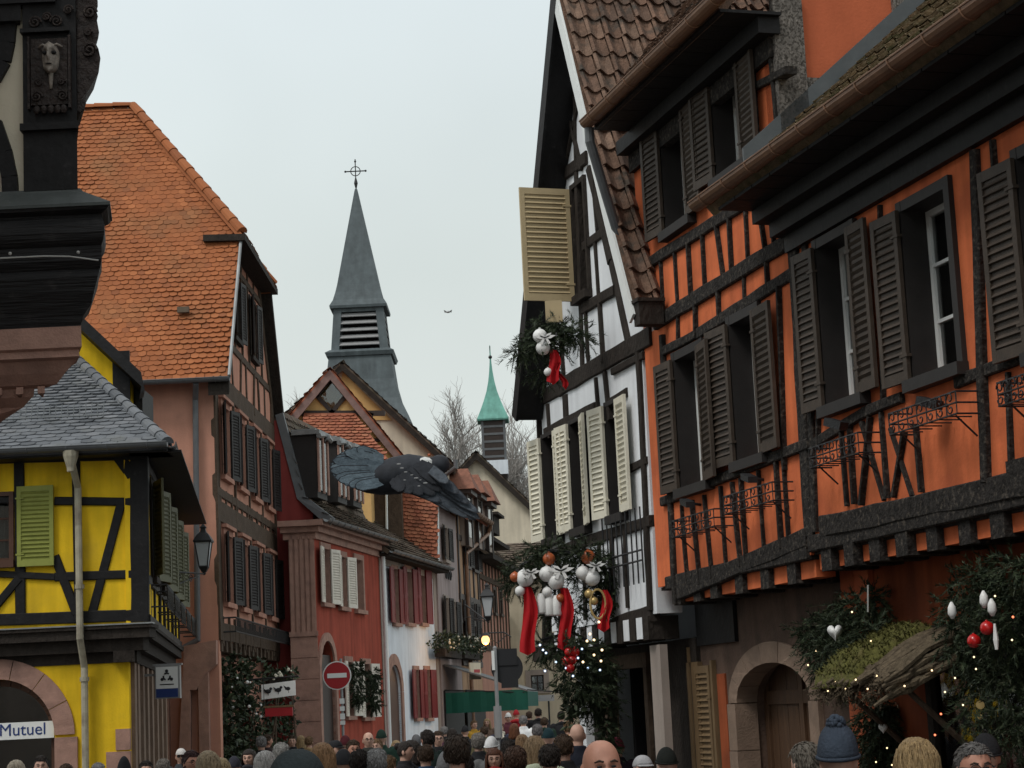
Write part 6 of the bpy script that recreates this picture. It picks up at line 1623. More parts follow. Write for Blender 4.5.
# ---- garland column under the canopy, and the big one on the right edge
g = thing('fir_garland', 'narrow fir garland with a white heart hanging under the bark canopy', 'garland', wallpt(880, 740, .2))
mb = MB()
for y in range(708, 790, 11):
    for x in (872, 884): clump(mb, wallpt(x + R.uniform(-4, 4), y, .15), .12, 36, (.9, .9, 1.1), .16, .045, .5)
mb.build('fir_branches', 'fir', g, fixn=False)
heart(g, wallpt(883, 728, .42), .05)
bulbs(g, [wallpt(x, y, .4) for x, y in ((887, 748), (876, 762), (892, 765))], 'bulb_warm', .0075)
g = thing('fir_garland', 'tall dark fir garland with two red baubles beside the bark canopy', 'garland', wallpt(985, 680, .3))
mb = MB()
for x, y, n in ((955, 610, 60), (965, 590, 60), (980, 580, 70), (1000, 572, 70), (1020, 570, 70), (1035, 580, 60), (1010, 595, 70), (990, 605, 70), (970, 620, 60), (955, 640, 50), (968, 655, 50), (980, 640, 60), (1000, 625, 70), (1018, 615, 70), (1030, 640, 60), (1010, 650, 60), (990, 668, 50), (972, 680, 40), (1005, 680, 50), (1025, 675, 50), (985, 700, 40), (1010, 705, 46), (975, 715, 34), (990, 735, 34), (1005, 740, 34), (1020, 720, 40), (1015, 765, 34), (985, 765, 30)):
    clump(mb, wallpt(x, y, .28 + R.uniform(-.12, .15)), .135, int(n * .7), (1, 1, 1), .18, .05)
mb.build('fir_branches', 'fir', g, fixn=False)
for x, y in ((987, 628), (974, 641)): bauble(g, wallpt(x, y, .62), .052, 'bauble_red')
for x, y in ((952, 611), (984, 600), (992, 608)):
    p = wallpt(x, y, .6); mb = MB(); mb.lathe(p - UP * .06, [(.012, 0), (.035, .04), (.03, .09), (.008, .13)], 10); mb.build('bauble', 'bauble_white', g, smooth=True)
for x, y in ((980, 705), (980, 717)): 
    p = wallpt(x, y, .5); mb = MB(); mb.disc(p, (0, -1, 0), .032 if y < 710 else .02, .012, 14); mb.build('wooden_star', 'bauble_gold', g)
p = wallpt(996, 640, .62); mb = MB(); mb.tube([p + UP * .12, p, p - UP * .07], [.008, .02, .012], 6); mb.build('icicle', 'bauble_white', g)
bulbs(g, [wallpt(x, y, .6) for x, y in ((974, 657), (976, 669), (955, 678), (945, 692), (963, 705), (995, 596), (1012, 640))], 'bulb_warm', .0075)
bulbs(g, [wallpt(x, y, .6) for x, y in ((1013, 617), (941, 714), (935, 735))], 'bulb_red', .009)
# ---- wreaths on the red house and flower boxes, ivy by the salmon house
for px, py, lab in ((358, 684, 'fir wreath with dark berries on the left lower window of the red house'), (374, 690, 'darker narrow wreath on the right lower window of the red house')):
    u, z = fD.uv(px, py, .2); g = thing('window_wreath', lab, 'wreath', fD.pt(u, z, .2)); mb = MB()
    for k in range(9): a = k / 9 * 6.283; clump(mb, fD.pt(u + .28 * math.cos(a), z + .42 * math.sin(a), .2), .12, 16, L=.18, nl=.08, w=.012)
    mb.build('fir_branches', 'fir', g, fixn=False)
def planter(label, f, px0, px1, py, n, ob, h=.45, cat='planter', name='flower_box', lm='leaf'):
    u0, z0 = f.uv(px0, py, ob); u1, z1 = f.uv(px1, py, ob); z = (z0 + z1) / 2
    g = thing(name, label, cat, f.pt((u0 + u1) / 2, z, ob)); mb = MB()
    f.slab(mb, min(u0, u1), max(u0, u1), z - .24, z, ob - .2, ob + .12); mb.build('box', 'darkwood', g)
    mb = MB(); k = max(3, int(abs(u1 - u0) / .35))
    for i in range(k + 1): leafclump(mb, f.pt(u0 + (u1 - u0) * i / k, z + h * .35 + R.uniform(-.05, .1), ob), h * .8, n, (1, 1, .9), .14, .07)
    mb.build('leaves', lm, g, fixn=False); mb = MB()
    for i in range(14): mb.ball(f.pt(u0 + (u1 - u0) * R.random(), z + R.uniform(0, h), ob + .25), R.uniform(.02, .04), 6)
    mb.build('flowers', 'shut_cream', g)
planter('long leafy flower box with pale blooms on the mauve house front', fL, 441, 458, 650, 60, .3)
planter('leafy flower box under the timbered house windows, by the glowing lamp', fL, 461, 478, 652, 60, .3)
g = thing('climbing_ivy', 'dark climbing ivy and shrubs with pale flecks covering the salmon house ground floor', 'shrub', (at(240, 760, 41.6).x, 41.6, 0))
mb = MB()
for _ in range(42):
    px, py = R.uniform(220, 282), R.uniform(668, 775)
    if px > 262 and py < 700: continue
    leafclump(mb, at(px, py, 41.6 + (px - 220) * .055 + R.uniform(-.5, .2)), .42, 90, (1, 1, 1.1), .15, .09)
mb.build('leaves', 'leaf', g, fixn=False)
mb = MB()
for k in range(7): 
    x = at(224 + k * 9, 760, 41.8).x; mb.tube([V((x, 41.9 + k * .4, 0)), V((x + R.uniform(-.2, .2), 41.8 + k * .4, 1.2)), V((x + R.uniform(-.3, .3), 41.8 + k * .4, 2.6))], [.05, .035, .015], 6)
mb.build('stem', 'brownwood', g)
mb = MB()
for _ in range(9): mb.ball(at(R.uniform(222, 262), R.uniform(664, 720), 41.0 + R.uniform(0, .6)), R.uniform(.02, .035), 6)
mb.build('flowers', 'bauble_white', g)
planter('flower basket with trailing leaves above the bird sign', Fac((at(262, 676, 44.6).x, 44.6), (at(296, 676, 44.9).x, 44.9)), 268, 290, 679, 50, .0, h=.22, name='hanging_basket')
# icicle-like white ornament by the red house corner
# ---- the pigeon crossing the view, and a far bird
def bird(o, S, head, dirx, up, wings, tail, mats, spots=True):
    pass
YB_ = 5.6
c = at(402, 474, YB_); ax = (at(432, 458, YB_) - at(372, 473, YB_)).normalized()
b = MB()
prof = [(-.135, .012), (-.11, .03), (-.07, .048), (-.02, .058), (.03, .056), (.062, .042), (.080, .029), (.094, .0285), (.108, .031), (.122, .028), (.132, .019), (.137, .008)]
side = ax.cross(V((0, 1, 0))).normalized(); fw = V((0, 1, 0))
vs = []; n = 14
for t, r in prof:
    q = c + ax * t * 1.0 + side * (-.0)
    for k in range(n): a = 2 * math.pi * k / n; vs.append(q + side * math.cos(a) * r * .92 + fw * math.sin(a) * r)
fs = [(i * n + k, i * n + (k + 1) % n, (i + 1) * n + (k + 1) % n, (i + 1) * n + k) for i in range(len(prof) - 1) for k in range(n)] + [tuple(range(n)), tuple((len(prof) - 1) * n + k for k in range(n))]
b.add(vs, fs)
M['pigeon'] = mat('dark_slate_feathers', (.026, .029, .036), .7, .5, 30, .04, 40)
M['pigeon_tail'] = mat('blue_grey_feathers', (.10, .135, .165), .65, .3, 30, .1, 60, rand=[(.085, .115, .14), (.15, .195, .225), (.11, .15, .18)])
M['pigeon_wing'] = mat('barred_wing_feathers', (.04, .05, .06), .6, .4, 30, .1, 60, rand=[(.026, .032, .042), (.07, .085, .104), (.04, .05, .064), (.11, .13, .152)])
pg = b.build('pigeon', 'pigeon', None, smooth=True, loc=c)
tag(pg, 'dark grey pigeon flying low across the street in front of the roofs', 'bird')
def feathers(name, root0, root1, tips, m, w):
    mb = MB(); n = len(tips)
    for i, tp in enumerate(tips):
        t = i / max(1, n - 1); p = root0 + (root1 - root0) * t; d = tp - p; s = d.cross(fw).normalized() * w
        off = fw * (-.0022 * (i % 3) - .0012 * i)
        L = [p - s * .6, p + d * .35 - s, p + d * .8 - s * .95, p + d * .96 - s * .5, tp, p + d * .96 + s * .5, p + d * .8 + s * .95, p + d * .35 + s, p + s * .6]
        mb.prism([q + off for q in L], fw * .0018)
    o_ = mb.build(name, m, pg)
    eb = MB()
    for i, tp in enumerate(tips):
        t = i / max(1, n - 1); p = root0 + (root1 - root0) * t; d = tp - p; s = d.cross(fw).normalized() * w
        off = fw * (-.0022 * (i % 3) - .0012 * i + .0009); s2 = s * 1.16
        eb.prism([q + off for q in (p + d * .3 - s2, p + d * .8 - s2 * .97, p + d * .98 - s2 * .5, tp + d * .035, p + d * .98 + s2 * .5, p + d * .8 + s2 * .97, p + d * .3 + s2)], fw * .0008)
    eb.build('feather_edges', 'pigeon', o_)
    return o_
r0, r1 = at(377, 462, YB_ - .03), at(377, 482, YB_ - .03)
cen = at(380, 472, YB_)
tips = []
for i in range(15):
    a = rad(112 + i * 9.6); tips.append(at(376 + 47 * math.cos(a) * 1.0, 468 - 24 * math.sin(a) - 0, YB_ - .06 + .004 * i) if False else at(373 + 42 * math.cos(a), 468 - 21 * math.sin(a), YB_ - .05))
feathers('far_wing', at(383, 458, YB_ - .02), at(386, 482, YB_ - .02), tips, 'pigeon_tail', .014)
tips = [at(x, y, YB_ - .09 - .004 * i) for i, (x, y) in enumerate(((420, 490), (430, 496), (440, 501), (450, 507), (459, 513), (467, 517), (474, 519), (478, 518), (477, 512), (468, 503), (458, 493), (448, 483)))]
feathers('near_wing', at(392, 484, YB_ - .06), at(424, 464, YB_ - .06), tips, 'pigeon_wing', .013)
tips = [at(x, y, YB_ - .10) for x, y in ((404, 489), (412, 492), (422, 494), (434, 494), (441, 490), (440, 483), (436, 475))]
feathers('near_wing', at(391, 480, YB_ - .08), at(420, 462, YB_ - .08), tips, 'pigeon', .014)
tips = [at(x, y, YB_ + .02) for x, y in ((350, 470), (347, 476), (349, 482), (355, 487))]
feathers('tail', at(384, 472, YB_ + .01), at(386, 480, YB_ + .01), tips, 'pigeon_tail', .014)
mb = MB()
for x, y in ((398, 464), (402, 468), (406, 472), (411, 475), (416, 478), (421, 480), (426, 483), (404, 480), (418, 486)): mb.ball(at(x + R.uniform(-1, 1), y, YB_ - .135), R.uniform(.0016, .0032), 6, (2.2, .3, .8))
mb.build('wing_bars', 'signgrey', pg)
mb = MB(); mb.ball(at(425, 462, YB_ - .03), .016, 10, (1.3, .6, .9)); mb.build('throat_patch', 'signwhite', pg)
mb = MB(); q = at(433, 458, YB_); mb.tube([q, q + ax * .014 - UP * .003, q + ax * .022 - UP * .008], [.006, .004, .001], 6); mb.build('beak', 'signblack', pg)
mb = MB(); q = at(429, 455, YB_ - .026); mb.ball(q, .0045, 8); mb.build('eye', 'bauble_copper', pg)
c = at(448, 312, 60)
mb = MB(); mb.ball(c, .045, 8, (1.6, .8, .8)); 
for s in (-1, 1): mb.prism([c + V((s * .03, 0, .02)), c + V((s * .13, 0, .07)), c + V((s * .1, .02, -.02))], V((0, .02, 0)))
bb = mb.build('small_bird', 'zinc', None, loc=c); tag(bb, 'tiny distant bird in the sky right of the church spire', 'bird')
# ================================================================== PEOPLE
SKINS = {k: mat('skin_' + k, c, .55, .12, 14, .03, 60, spec=.35) for k, c in dict(fair=(.50, .30, .225), ruddy=(.43, .215, .15), tan=(.38, .215, .14), deep=(.16, .085, .05)).items()}
_cm = {}
def cloth(c, rough=.9, var=.2):
    k = tuple(c)
    if k not in _cm: _cm[k] = mat('cloth_%d' % len(_cm), c, rough, var, 9, .12, 70, spec=.15)
    return _cm[k]
def hairm(c):
    k = ('h',) + tuple(c)
    if k not in _cm: _cm[k] = mat('hair_%d' % len(_cm), c, .6, .45, 60, .35, 90, stretch=(1, 1, .18), spec=.3)
    return _cm[k]
class Imp:
    """closed pieces that overlap, fused into one continuous skin"""
    def __init__(s): s.mb = MB()
    def cap(s, pts, rs, n=14, sy=1.0):
        pts = [V(p) for p in pts]
        s.mb.tube(pts, rs, n)
        for p, r in zip(pts, rs): s.mb.ball(p, r * .995, n)
    def loft(s, rings, n=22):
        """rings of (z, rx, ry, cx, cy)"""
        vs = []; fs = []
        for z, rx, ry, cx, cy in rings:
            for k in range(n): a = 2 * math.pi * k / n; vs.append((cx + rx * math.cos(a), cy + ry * math.sin(a), z))
        for i in range(len(rings) - 1):
            for k in range(n): fs.append((i * n + k, i * n + (k + 1) % n, (i + 1) * n + (k + 1) % n, (i + 1) * n + k))
        fs += [tuple(range(n - 1, -1, -1)), tuple((len(rings) - 1) * n + k for k in range(n))]
        s.mb.add(vs, fs)
    def fuse(s, name, vox, smooth=3, dec=None):
        me = s.mb.mesh(name)
        o = bpy.data.objects.new(name, me); col.objects.link(o)
        m = o.modifiers.new('r', 'REMESH'); m.mode = 'VOXEL'; m.voxel_size = vox
        m = o.modifiers.new('s', 'SMOOTH'); m.factor = .5; m.iterations = smooth
        if dec: m = o.modifiers.new('d', 'DECIMATE'); m.ratio = dec
        r = bpy.data.meshes.new_from_object(o.evaluated_get(bpy.context.evaluated_depsgraph_get()))
        bpy.data.objects.remove(o); r.name = name
        r.polygons.foreach_set('use_smooth', [True] * len(r.polygons)); r.materials.clear(); r.materials.append(None)
        return r
HC = V((0, -.005, 1.635))
def gau(x, s): return math.exp(-(x / s) ** 2)
def head_point(d, grow=0):
    """surface of the head in direction d (unit); front is -y"""
    x, y, z = d
    if z > -.2:
        e_ = 2 + .32 * min(1, (z + .2) / .5); k_ = (abs(x) ** e_ + abs(y) ** e_ + abs(z) ** e_) ** (-1 / e_); x, y, z = x * k_, y * k_, z * k_
    p = V((x * .076, y * .096, z * .114))
    if z < 0:
        p.x *= 1 - .30 * (-z) ** 1.4; 
        if y < 0: p.y *= 1 - .06 * (-z)
        else: p.y *= 1 - .34 * (-z) ** 1.2
    if y < 0:
        f = -y
        p.y += .012 * f                                     # flatter face
        w = x / .078 * .078
        p.y -= .026 * gau(x, .17) * gau(z + .16, .15) * f + .012 * gau(x, .13) * gau(z - .05, .2) * f   # nose
        p.y -= .007 * gau(z - .24, .10) * gau(x, .55) * f    # brow
        p.y += .013 * gau(abs(x) - .38, .17) * gau(z - .06, .11) * f  # eye sockets
        p.y -= .007 * gau(x, .28) * (gau(z + .50, .055) + gau(z + .62, .055)) * f  # lips
        p.y += .006 * gau(x, .3) * gau(z + .56, .035) * f
        p.y -= .010 * gau(x, .25) * gau(z + .84, .13) * f    # chin
        p.y -= .006 * gau(abs(x) - .5, .2) * gau(z + .12, .15) * f  # cheekbones
    return p * (1 + grow)
def head_mesh(mb, grow=0, fn=None, nu=60, nv=44, c=HC):
    vs = []; fs = []
    for j in range(1, nv):
        t = math.pi * j / nv
        for k in range(nu):
            a = 2 * math.pi * k / nu; d = V((math.sin(t) * math.cos(a), math.sin(t) * math.sin(a), math.cos(t)))
            p = head_point(d, grow)
            if fn: p = fn(d, p)
            vs.append(V(c) + p)
    for s_ in (1, -1):
        d = V((0, 0, s_)); p = head_point(d, grow); vs.append(V(c) + (fn(d, p) if fn else p))
    for j in range(nv - 2):
        for k in range(nu): fs.append((j * nu + k, (j + 1) * nu + k, (j + 1) * nu + (k + 1) % nu, j * nu + (k + 1) % nu))
    T = len(vs) - 2
    for k in range(nu): fs += [(T, k, (k + 1) % nu), (T + 1, (nv - 2) * nu + (k + 1) % nu, (nv - 2) * nu + k)]
    mb.add(vs, fs)
POSES = {  # legs: hip, knee, ankle, toe per side; arms: shoulder, elbow, wrist
    'stand': dict(L=[((-.095, 0, .92), (-.105, -.01, .50), (-.11, .02, .09)), ((.095, 0, .92), (.11, -.015, .50), (.12, .02, .09))],
                  A=[((-.185, .01, 1.42), (-.25, .04, 1.15), (-.245, -.06, .92)), ((.185, .01, 1.42), (.25, .03, 1.15), (.24, -.08, .93))]),
    'walk': dict(L=[((-.095, 0, .92), (-.10, -.15, .52), (-.10, -.20, .10)), ((.095, 0, .92), (.10, .06, .50), (.105, .27, .16))],
                 A=[((-.185, .01, 1.42), (-.25, .12, 1.17), (-.25, .10, .93)), ((.185, .01, 1.42), (.25, -.05, 1.16), (.235, -.22, .98))]),
    'phone': dict(L=[((-.095, 0, .92), (-.105, -.01, .50), (-.11, .02, .09)), ((.095, 0, .92), (.11, -.015, .50), (.12, .02, .09))],
                  A=[((-.185, .01, 1.42), (-.24, -.06, 1.16), (-.07, -.32, 1.30)), ((.185, .01, 1.42), (.24, -.06, 1.16), (.07, -.32, 1.30))]),
}
def hand(im, w, d):
    """palm and five bent fingers from wrist w along d"""
    w = V(w); d = V(d).normalized(); side = d.cross(V((0, 1, 0))); side = side.normalized() if side.length > .2 else V((1, 0, 0)); nrm = side.cross(d)
    pc = w + d * .045
    for k in (-1.2, -.4, .4, 1.2): im.cap([w + d * .01 + side * k * .012, w + d * .085 + side * k * .019], [.014, .0125], 8)
    for k, L in ((-1.5, .062), (-.5, .074), (.5, .07), (1.5, .052)):
        a = w + d * .08 + side * k * .0185; b = a + d * L * .55 - nrm * .012; c = b + d * L * .35 - nrm * .028
        im.cap([a, b, c], [.0098, .009, .008], 8)
    a = w + d * .028 + side * .026; b = a + side * .026 + d * .032 - nrm * .012; c = b + d * .03 - nrm * .018
    im.cap([a, b, c], [.012, .0105, .009], 8)
BODY = {}; COAT = {}; LONG = {}; TROU = {}; SHOE = {}; HOODC = {}
for pn, P in POSES.items():
    im = Imp()
    head_mesh(im.mb)
    for sx in (-1, 1): im.mb.ball(HC + V((sx * .079, .012, -.012)), .03, 12, (.34, .62, 1.05))
    im.cap([(0, .022, 1.40), (0, .014, 1.50), (0, .008, 1.58)], [.064, .056, .056])
    im.loft([(.86, .150, .105, 0, .005), (.95, .160, .110, 0, .005), (1.08, .140, .095, 0, 0), (1.22, .155, .105, 0, .0), (1.34, .165, .105, 0, .008), (1.42, .135, .085, 0, .012), (1.46, .075, .06, 0, .016)])
    for A in P['A']:
        im.cap(A, [.055, .042, .029]); hand(im, A[2], V(A[2]) - V(A[1]))
    for L in P['L']:
        im.cap(L, [.085, .055, .038]); a = V(L[2]); im.cap([a + V((0, .03, -.045)), a + V((0, -.10, -.055)), a + V((0, -.15, -.06))], [.034, .03, .024])
    BODY[pn] = im.fuse('body_' + pn, .0075, 2)
    # short padded jacket
    im = Imp()
    im.loft([(.80, .185, .145, 0, .005), (.84, .20, .155, 0, .005), (1.0, .195, .150, 0, 0), (1.2, .198, .148, 0, 0), (1.34, .205, .142, 0, .006), (1.42, .185, .118, 0, .012), (1.475, .105, .088, 0, .016), (1.53, .082, .082, 0, .014), (1.535, .06, .06, 0, .014)])
    for A in P['A']:
        im.cap([A[0], A[1], V(A[2]) + (V(A[1]) - V(A[2])) * .04], [.088, .07, .052])
        for t in (.3, .6, .9): im.mb.ball(V(A[0]).lerp(V(A[1]), t), .081, 12)
    for z in (.9, 1.02, 1.14, 1.26): im.loft([(z - .045, .19, .145, 0, 0), (z, .208, .158, 0, 0), (z + .045, .19, .145, 0, 0)])
    COAT[pn] = im.fuse('jacket_' + pn, .014, 3)
    im = Imp()
    im.loft([(.50, .225, .18, 0, .01), (.6, .22, .175, 0, .01), (.95, .19, .14, 0, 0), (1.15, .18, .132, 0, 0), (1.34, .20, .138, 0, .006), (1.42, .18, .112, 0, .012), (1.475, .10, .085, 0, .016), (1.525, .078, .078, 0, .014)])
    for A in P['A']: im.cap([A[0], A[1], V(A[2]) + (V(A[1]) - V(A[2])) * .04], [.082, .062, .047])
    im.cap([(-.12, .05, 1.46), (0, .085, 1.50), (.12, .05, 1.46)], [.035, .045, .035])
    LONG[pn] = im.fuse('long_coat_' + pn, .014, 3)
    im = Imp()
    im.loft([(.80, .19, .150, 0, .005), (.84, .20, .158, 0, .005), (1.2, .198, .15, 0, 0), (1.34, .205, .142, 0, .006), (1.42, .185, .118, 0, .012), (1.475, .105, .09, 0, .016), (1.53, .082, .084, 0, .02)])
    for A in P['A']: im.cap([A[0], A[1], V(A[2]) + (V(A[1]) - V(A[2])) * .04], [.088, .07, .052])
    im.cap([(-.125, .02, 1.45), (-.10, .10, 1.47), (0, .135, 1.48), (.10, .10, 1.47), (.125, .02, 1.45)], [.03, .05, .06, .05, .03])   # hood lying on the shoulders
    HOODC[pn] = im.fuse('hooded_jacket_' + pn, .014, 3)
    im = Imp()
    im.loft([(.82, .13, .115, 0, .005), (.9, .175, .125, 0, .005), (1.0, .17, .122, 0, .005)])
    for L in P['L']: im.cap([L[0], L[1], V(L[2]) + V((0, 0, -.01))], [.098, .072, .062])
    TROU[pn] = im.fuse('trousers_' + pn, .015, 3)
    im = Imp()
    for L in P['L']:
        a = V(L[2]); im.cap([a + V((0, .035, -.04)), a + V((0, -.05, -.045)), a + V((0, -.17, -.052))], [.05, .048, .036]); im.cap([a, a + V((0, 0, .06))], [.05, .05])
    SHOE[pn] = im.fuse('shoes_' + pn, .012, 2)
# hair and hats (built once, shared)
def hair_fn(face_z, side, thick, curl=0, seed=0):
    from mathutils import noise as nz
    def fn(d, p):
        front = -d.y
        hz = d.z
        lim = face_z - .55 * max(0, .75 - front) if front > -.2 else -2
        lowlim = -.55 + .25 * max(0, -d.y) 
        inside = (front > .12 and hz < face_z - (.9 * (0.62 - front) if front < .62 else 0)) or hz < side - .15 * d.y
        e = (thick + curl * nz.noise(d * 7 + V((seed, 0, 0))) + .020 * nz.noise(V((d.x * 16, d.y * 16, d.z * 5 + seed))) + .012 * nz.noise(V((d.x * 34, d.y * 34, d.z * 9)))) if not inside else -.09
        return p * (1 + e / .1 * .1 * 1.0) if inside else p * (1 + e)
    return fn
HAIR = {}
def mk(name, f):
    mb = MB(); f(mb); me = mb.mesh('hair_' + name, smooth=True); me.materials.append(None); HAIR[name] = me
def long_hair(mb, L=.32, w=1.0):
    head_mesh(mb, 0, hair_fn(.46, -.38, .11, .04, 4))
    n = 30; rows = 9; vs = []
    for j in range(rows):
        t = j / (rows - 1); z = HC.z + .03 - L * t
        for k in range(n):
            a = rad(-28) + rad(236) * k / (n - 1)
            r = (1 + .10 * math.sin(k * 2.3 + j * .3) * t + .18 * t * w)
            vs.append(V((math.cos(a) * (.090 + .016 * t) * r, .01 + math.sin(a) * (.112 - .01 * t) * r, z - .02 * math.sin(k * 1.7) * t)))
    m = len(vs); vin = [V((p.x * .86, .01 + (p.y - .01) * .86, p.z)) for p in vs]
    fs = [(j * n + k, j * n + k + 1, (j + 1) * n + k + 1, (j + 1) * n + k) for j in range(rows - 1) for k in range(n - 1)]
    fs += [tuple(i + m for i in f) for f in fs]
    fs += [((rows - 1) * n + k, (rows - 1) * n + k + 1, m + (rows - 1) * n + k + 1, m + (rows - 1) * n + k) for k in range(n - 1)]
    fs += [(j * n + e, (j + 1) * n + e, m + (j + 1) * n + e, m + j * n + e) for j in range(rows - 1) for e in (0, n - 1)]
    mb.add(vs + vin, fs)
def strands(mb, n, z0, L, seed, rx=.094, ry=.114):
    rr = random.Random(seed)
    for _ in range(n):
        a = rad(rr.uniform(-38, 218)); zt = rr.uniform(.0, .118); pts = []
        Lx = L * rr.uniform(.75, 1.08); ph = rr.uniform(0, 6)
        for j in range(7):
            t = j / 6; z = zt - (Lx + zt) * t
            k = math.sqrt(max(0.05, 1 - (max(0, z) / .13) ** 2)); g = 1.035 + .10 * max(0, -z) / max(.01, L) + .02 * math.sin(ph + t * 5)
            pts.append(HC + V((math.cos(a + .05 * math.sin(ph + t * 4)) * rx * k * g, .006 + math.sin(a) * ry * k * g, z)))
        mb.tube(pts, [.004, .0055, .0055, .005, .005, .004, .002], 4)
_lh = long_hair
def long_hair2(mb): _lh(mb); strands(mb, 170, 0, .30, 3)
mk('long', long_hair2)
def tufts(mb, n, seed, grow, low):
    rr = random.Random(seed)
    for _ in range(n):
        while 1:
            d = V((rr.gauss(0, 1), rr.gauss(0, 1), rr.gauss(0, 1))).normalized()
            if d.z > low and not (d.y < -.1 and d.z < .55): break
        p = HC + head_point(d) * (1 + grow); fl = V((d.x * .3 + rr.uniform(-.4, .4), .5 + rr.uniform(-.3, .3), -.6)); fl = (fl - d * fl.dot(d)).normalized()
        L = rr.uniform(.025, .05); mb.tube([p, p + fl * L * .5 + d * .006, p + fl * L + d * .002], [.0035, .004, .0012], 4)

mk('bob', lambda mb: (long_hair(mb, .20, .9), strands(mb, 150, 0, .19, 5)))
mk('short', lambda mb: (head_mesh(mb, 0, hair_fn(.48, -.30, .085, .04, 1)), tufts(mb, 240, 2, .075, -.25)))
mk('crop', lambda mb: (head_mesh(mb, 0, hair_fn(.58, -.28, .045, .015, 2)), tufts(mb, 200, 6, .03, -.22)))
mk('thick', lambda mb: (head_mesh(mb, 0, hair_fn(.42, -.42, .17, .08, 3)), tufts(mb, 300, 4, .16, -.38)))
def bun(mb):
    head_mesh(mb, 0, hair_fn(.46, -.32, .08, .02, 5)); mb.ball(HC + V((0, .095, .065)), .045, 12)
mk('bun', bun)
def fringe(mb):   # bald on top, hair round the sides
    def fn(d, p):
        on = d.z < .35 and d.y > -.25 and d.z > -.42
        return p * (1.05 if on else .90)
    head_mesh(mb, 0, fn)
mk('fringe', fringe)
def hat_fn(low, grow, top=0):
    def fn(d, p):
        h = d.z + .22 * d.y * -1
        if d.z > low + .12 * max(0, -d.y) * 1.6: 
            q = p * (1 + grow); q.z += top * max(0, d.z) ** 2
            return q
        return p * .9
    return fn
mk('beanie', lambda mb: (head_mesh(mb, 0, hat_fn(.10, .16, .025)), [mb.tube([HC + V((.093 * math.cos(a) * 1.02, .002 + .114 * math.sin(a) * 1.0, .030 - .016 * math.sin(a))) for a in [2 * math.pi * i / 24 for i in range(25)]], .006, 8)]))
def bobble(mb):
    from mathutils import noise as nz
    def fn(d, p):
        if d.z > .02 + .15 * max(0, -d.y):
            q = p * 1.26; q.z += .03 * max(0, d.z); w = .012 * (math.sin(math.atan2(d.y, d.x) * 22) * .5 + nz.noise(d * 9))
            return q * (1 + w)
        return p * .9
    head_mesh(mb, 0, fn, 88, 40)
    mb.tube([HC + V((.095 * math.cos(a), .002 + .117 * math.sin(a), .018 - .014 * math.sin(a))) for a in [2 * math.pi * i / 28 for i in range(29)]], .010, 8)
    for _ in range(70):
        v = V((R.gauss(0, 1), R.gauss(0, 1), R.gauss(0, 1))).normalized(); mb.ball(HC + V((.0, .03, .165)) + v * .034, .014, 6)
mk('bobble', bobble)
def cap(mb):
    head_mesh(mb, 0, hat_fn(.22, .10))
    vs = []; n = 12
    for r_ in (.9, 1.0):
        pass
    top = [HC + V((.082 * math.sin(a), -.088 * math.cos(a) - .002, .048)) for a in [rad(-62 + 124 * i / n) for i in range(n + 1)]]
    out = [HC + V((.075 * math.sin(a), -.155 * math.cos(a) - .006, .040)) for a in [rad(-62 + 124 * i / n) for i in range(n + 1)]]
    m = len(top); A_ = top + out; B_ = [p - UP * .006 for p in A_]
    mb.add(A_ + B_, [(i, i + 1, m + i + 1, m + i) for i in range(n)] + [(2 * m + i, 2 * m + i + 1, 3 * m + i + 1, 3 * m + i) for i in range(n)] + [(m + i, m + i + 1, 3 * m + i + 1, 3 * m + i) for i in range(n)])
mk('cap', cap)
def hood(mb):
    def fn(d, p):
        face = -d.y > .55 and abs(d.x) < .75
        if face: return p * .9
        q = p * 1.28; q.y += .012; 
        if d.z > .5: q.z += .022 * (d.z - .5)
        if d.z < -.3: q.x *= 1.15; q.z -= .03
        return q
    head_mesh(mb, 0, fn)
mk('hood', hood)
def peaked(mb):
    def fn(d, p):
        face = -d.y > .55 and abs(d.x) < .75 and d.z < .6
        if face: return p * .9
        q = p * 1.22; q.z += .10 * max(0, d.z - .55) ** 1.2 * 2.2
        if d.z < -.3: q.x *= 1.15; q.z -= .03
        return q
    head_mesh(mb, 0, fn)
mk('pointed_hood', peaked)
def wide_hood(mb):
    def fn(d, p):
        if d.z < -.15: return p * .9
        q = p * 1.30; q.x *= 1.12; q.y *= 1.05; return q
    head_mesh(mb, 0, fn)
    mb.lathe(HC + V((0, 0, .0)), [(.118, -.035), (.165, -.03), (.17, -.018), (.125, .012)], 30, sy=1.08)
mk('wide_hat', wide_hood)
def part_mesh(name, f, smooth=True):
    mb = MB(); f(mb); me = mb.mesh(name, smooth=smooth); me.materials.append(None); return me
EYES = part_mesh('eyes', lambda mb: [mb.ball(HC + V((s * .030, -.0845, .010)), .0085, 10, (1.35, .7, .62)) for s in (-1, 1)])
def _brow(mb):
    for s in (-1, 1): mb.tube([HC + V((s * .014, -.098, .029)), HC + V((s * .032, -.094, .034)), HC + V((s * .048, -.082, .027))], [.004, .0052, .003], 6)
BROWS = part_mesh('eyebrows', _brow)
def _glass(mb):
    for s in (-1, 1):
        mb.tube([HC + V((s * .031 + .024 * math.cos(a), -.104, .008 + .018 * math.sin(a))) for a in [6.2832 * i / 18 for i in range(19)]], .0022, 6)
        mb.tube([HC + V((s * .055, -.103, .012)), HC + V((s * .082, -.06, .016)), HC + V((s * .086, .02, .008))], .002, 5)
    mb.tube([HC + V((-.008, -.106, .012)), HC + V((.008, -.106, .012))], .0022, 5)
GLASSES = part_mesh('glasses', _glass)
def _sung(mb):
    _glass(mb)
    for s in (-1, 1): mb.ball(HC + V((s * .031, -.103, .007)), .024, 12, (1, .16, .78))
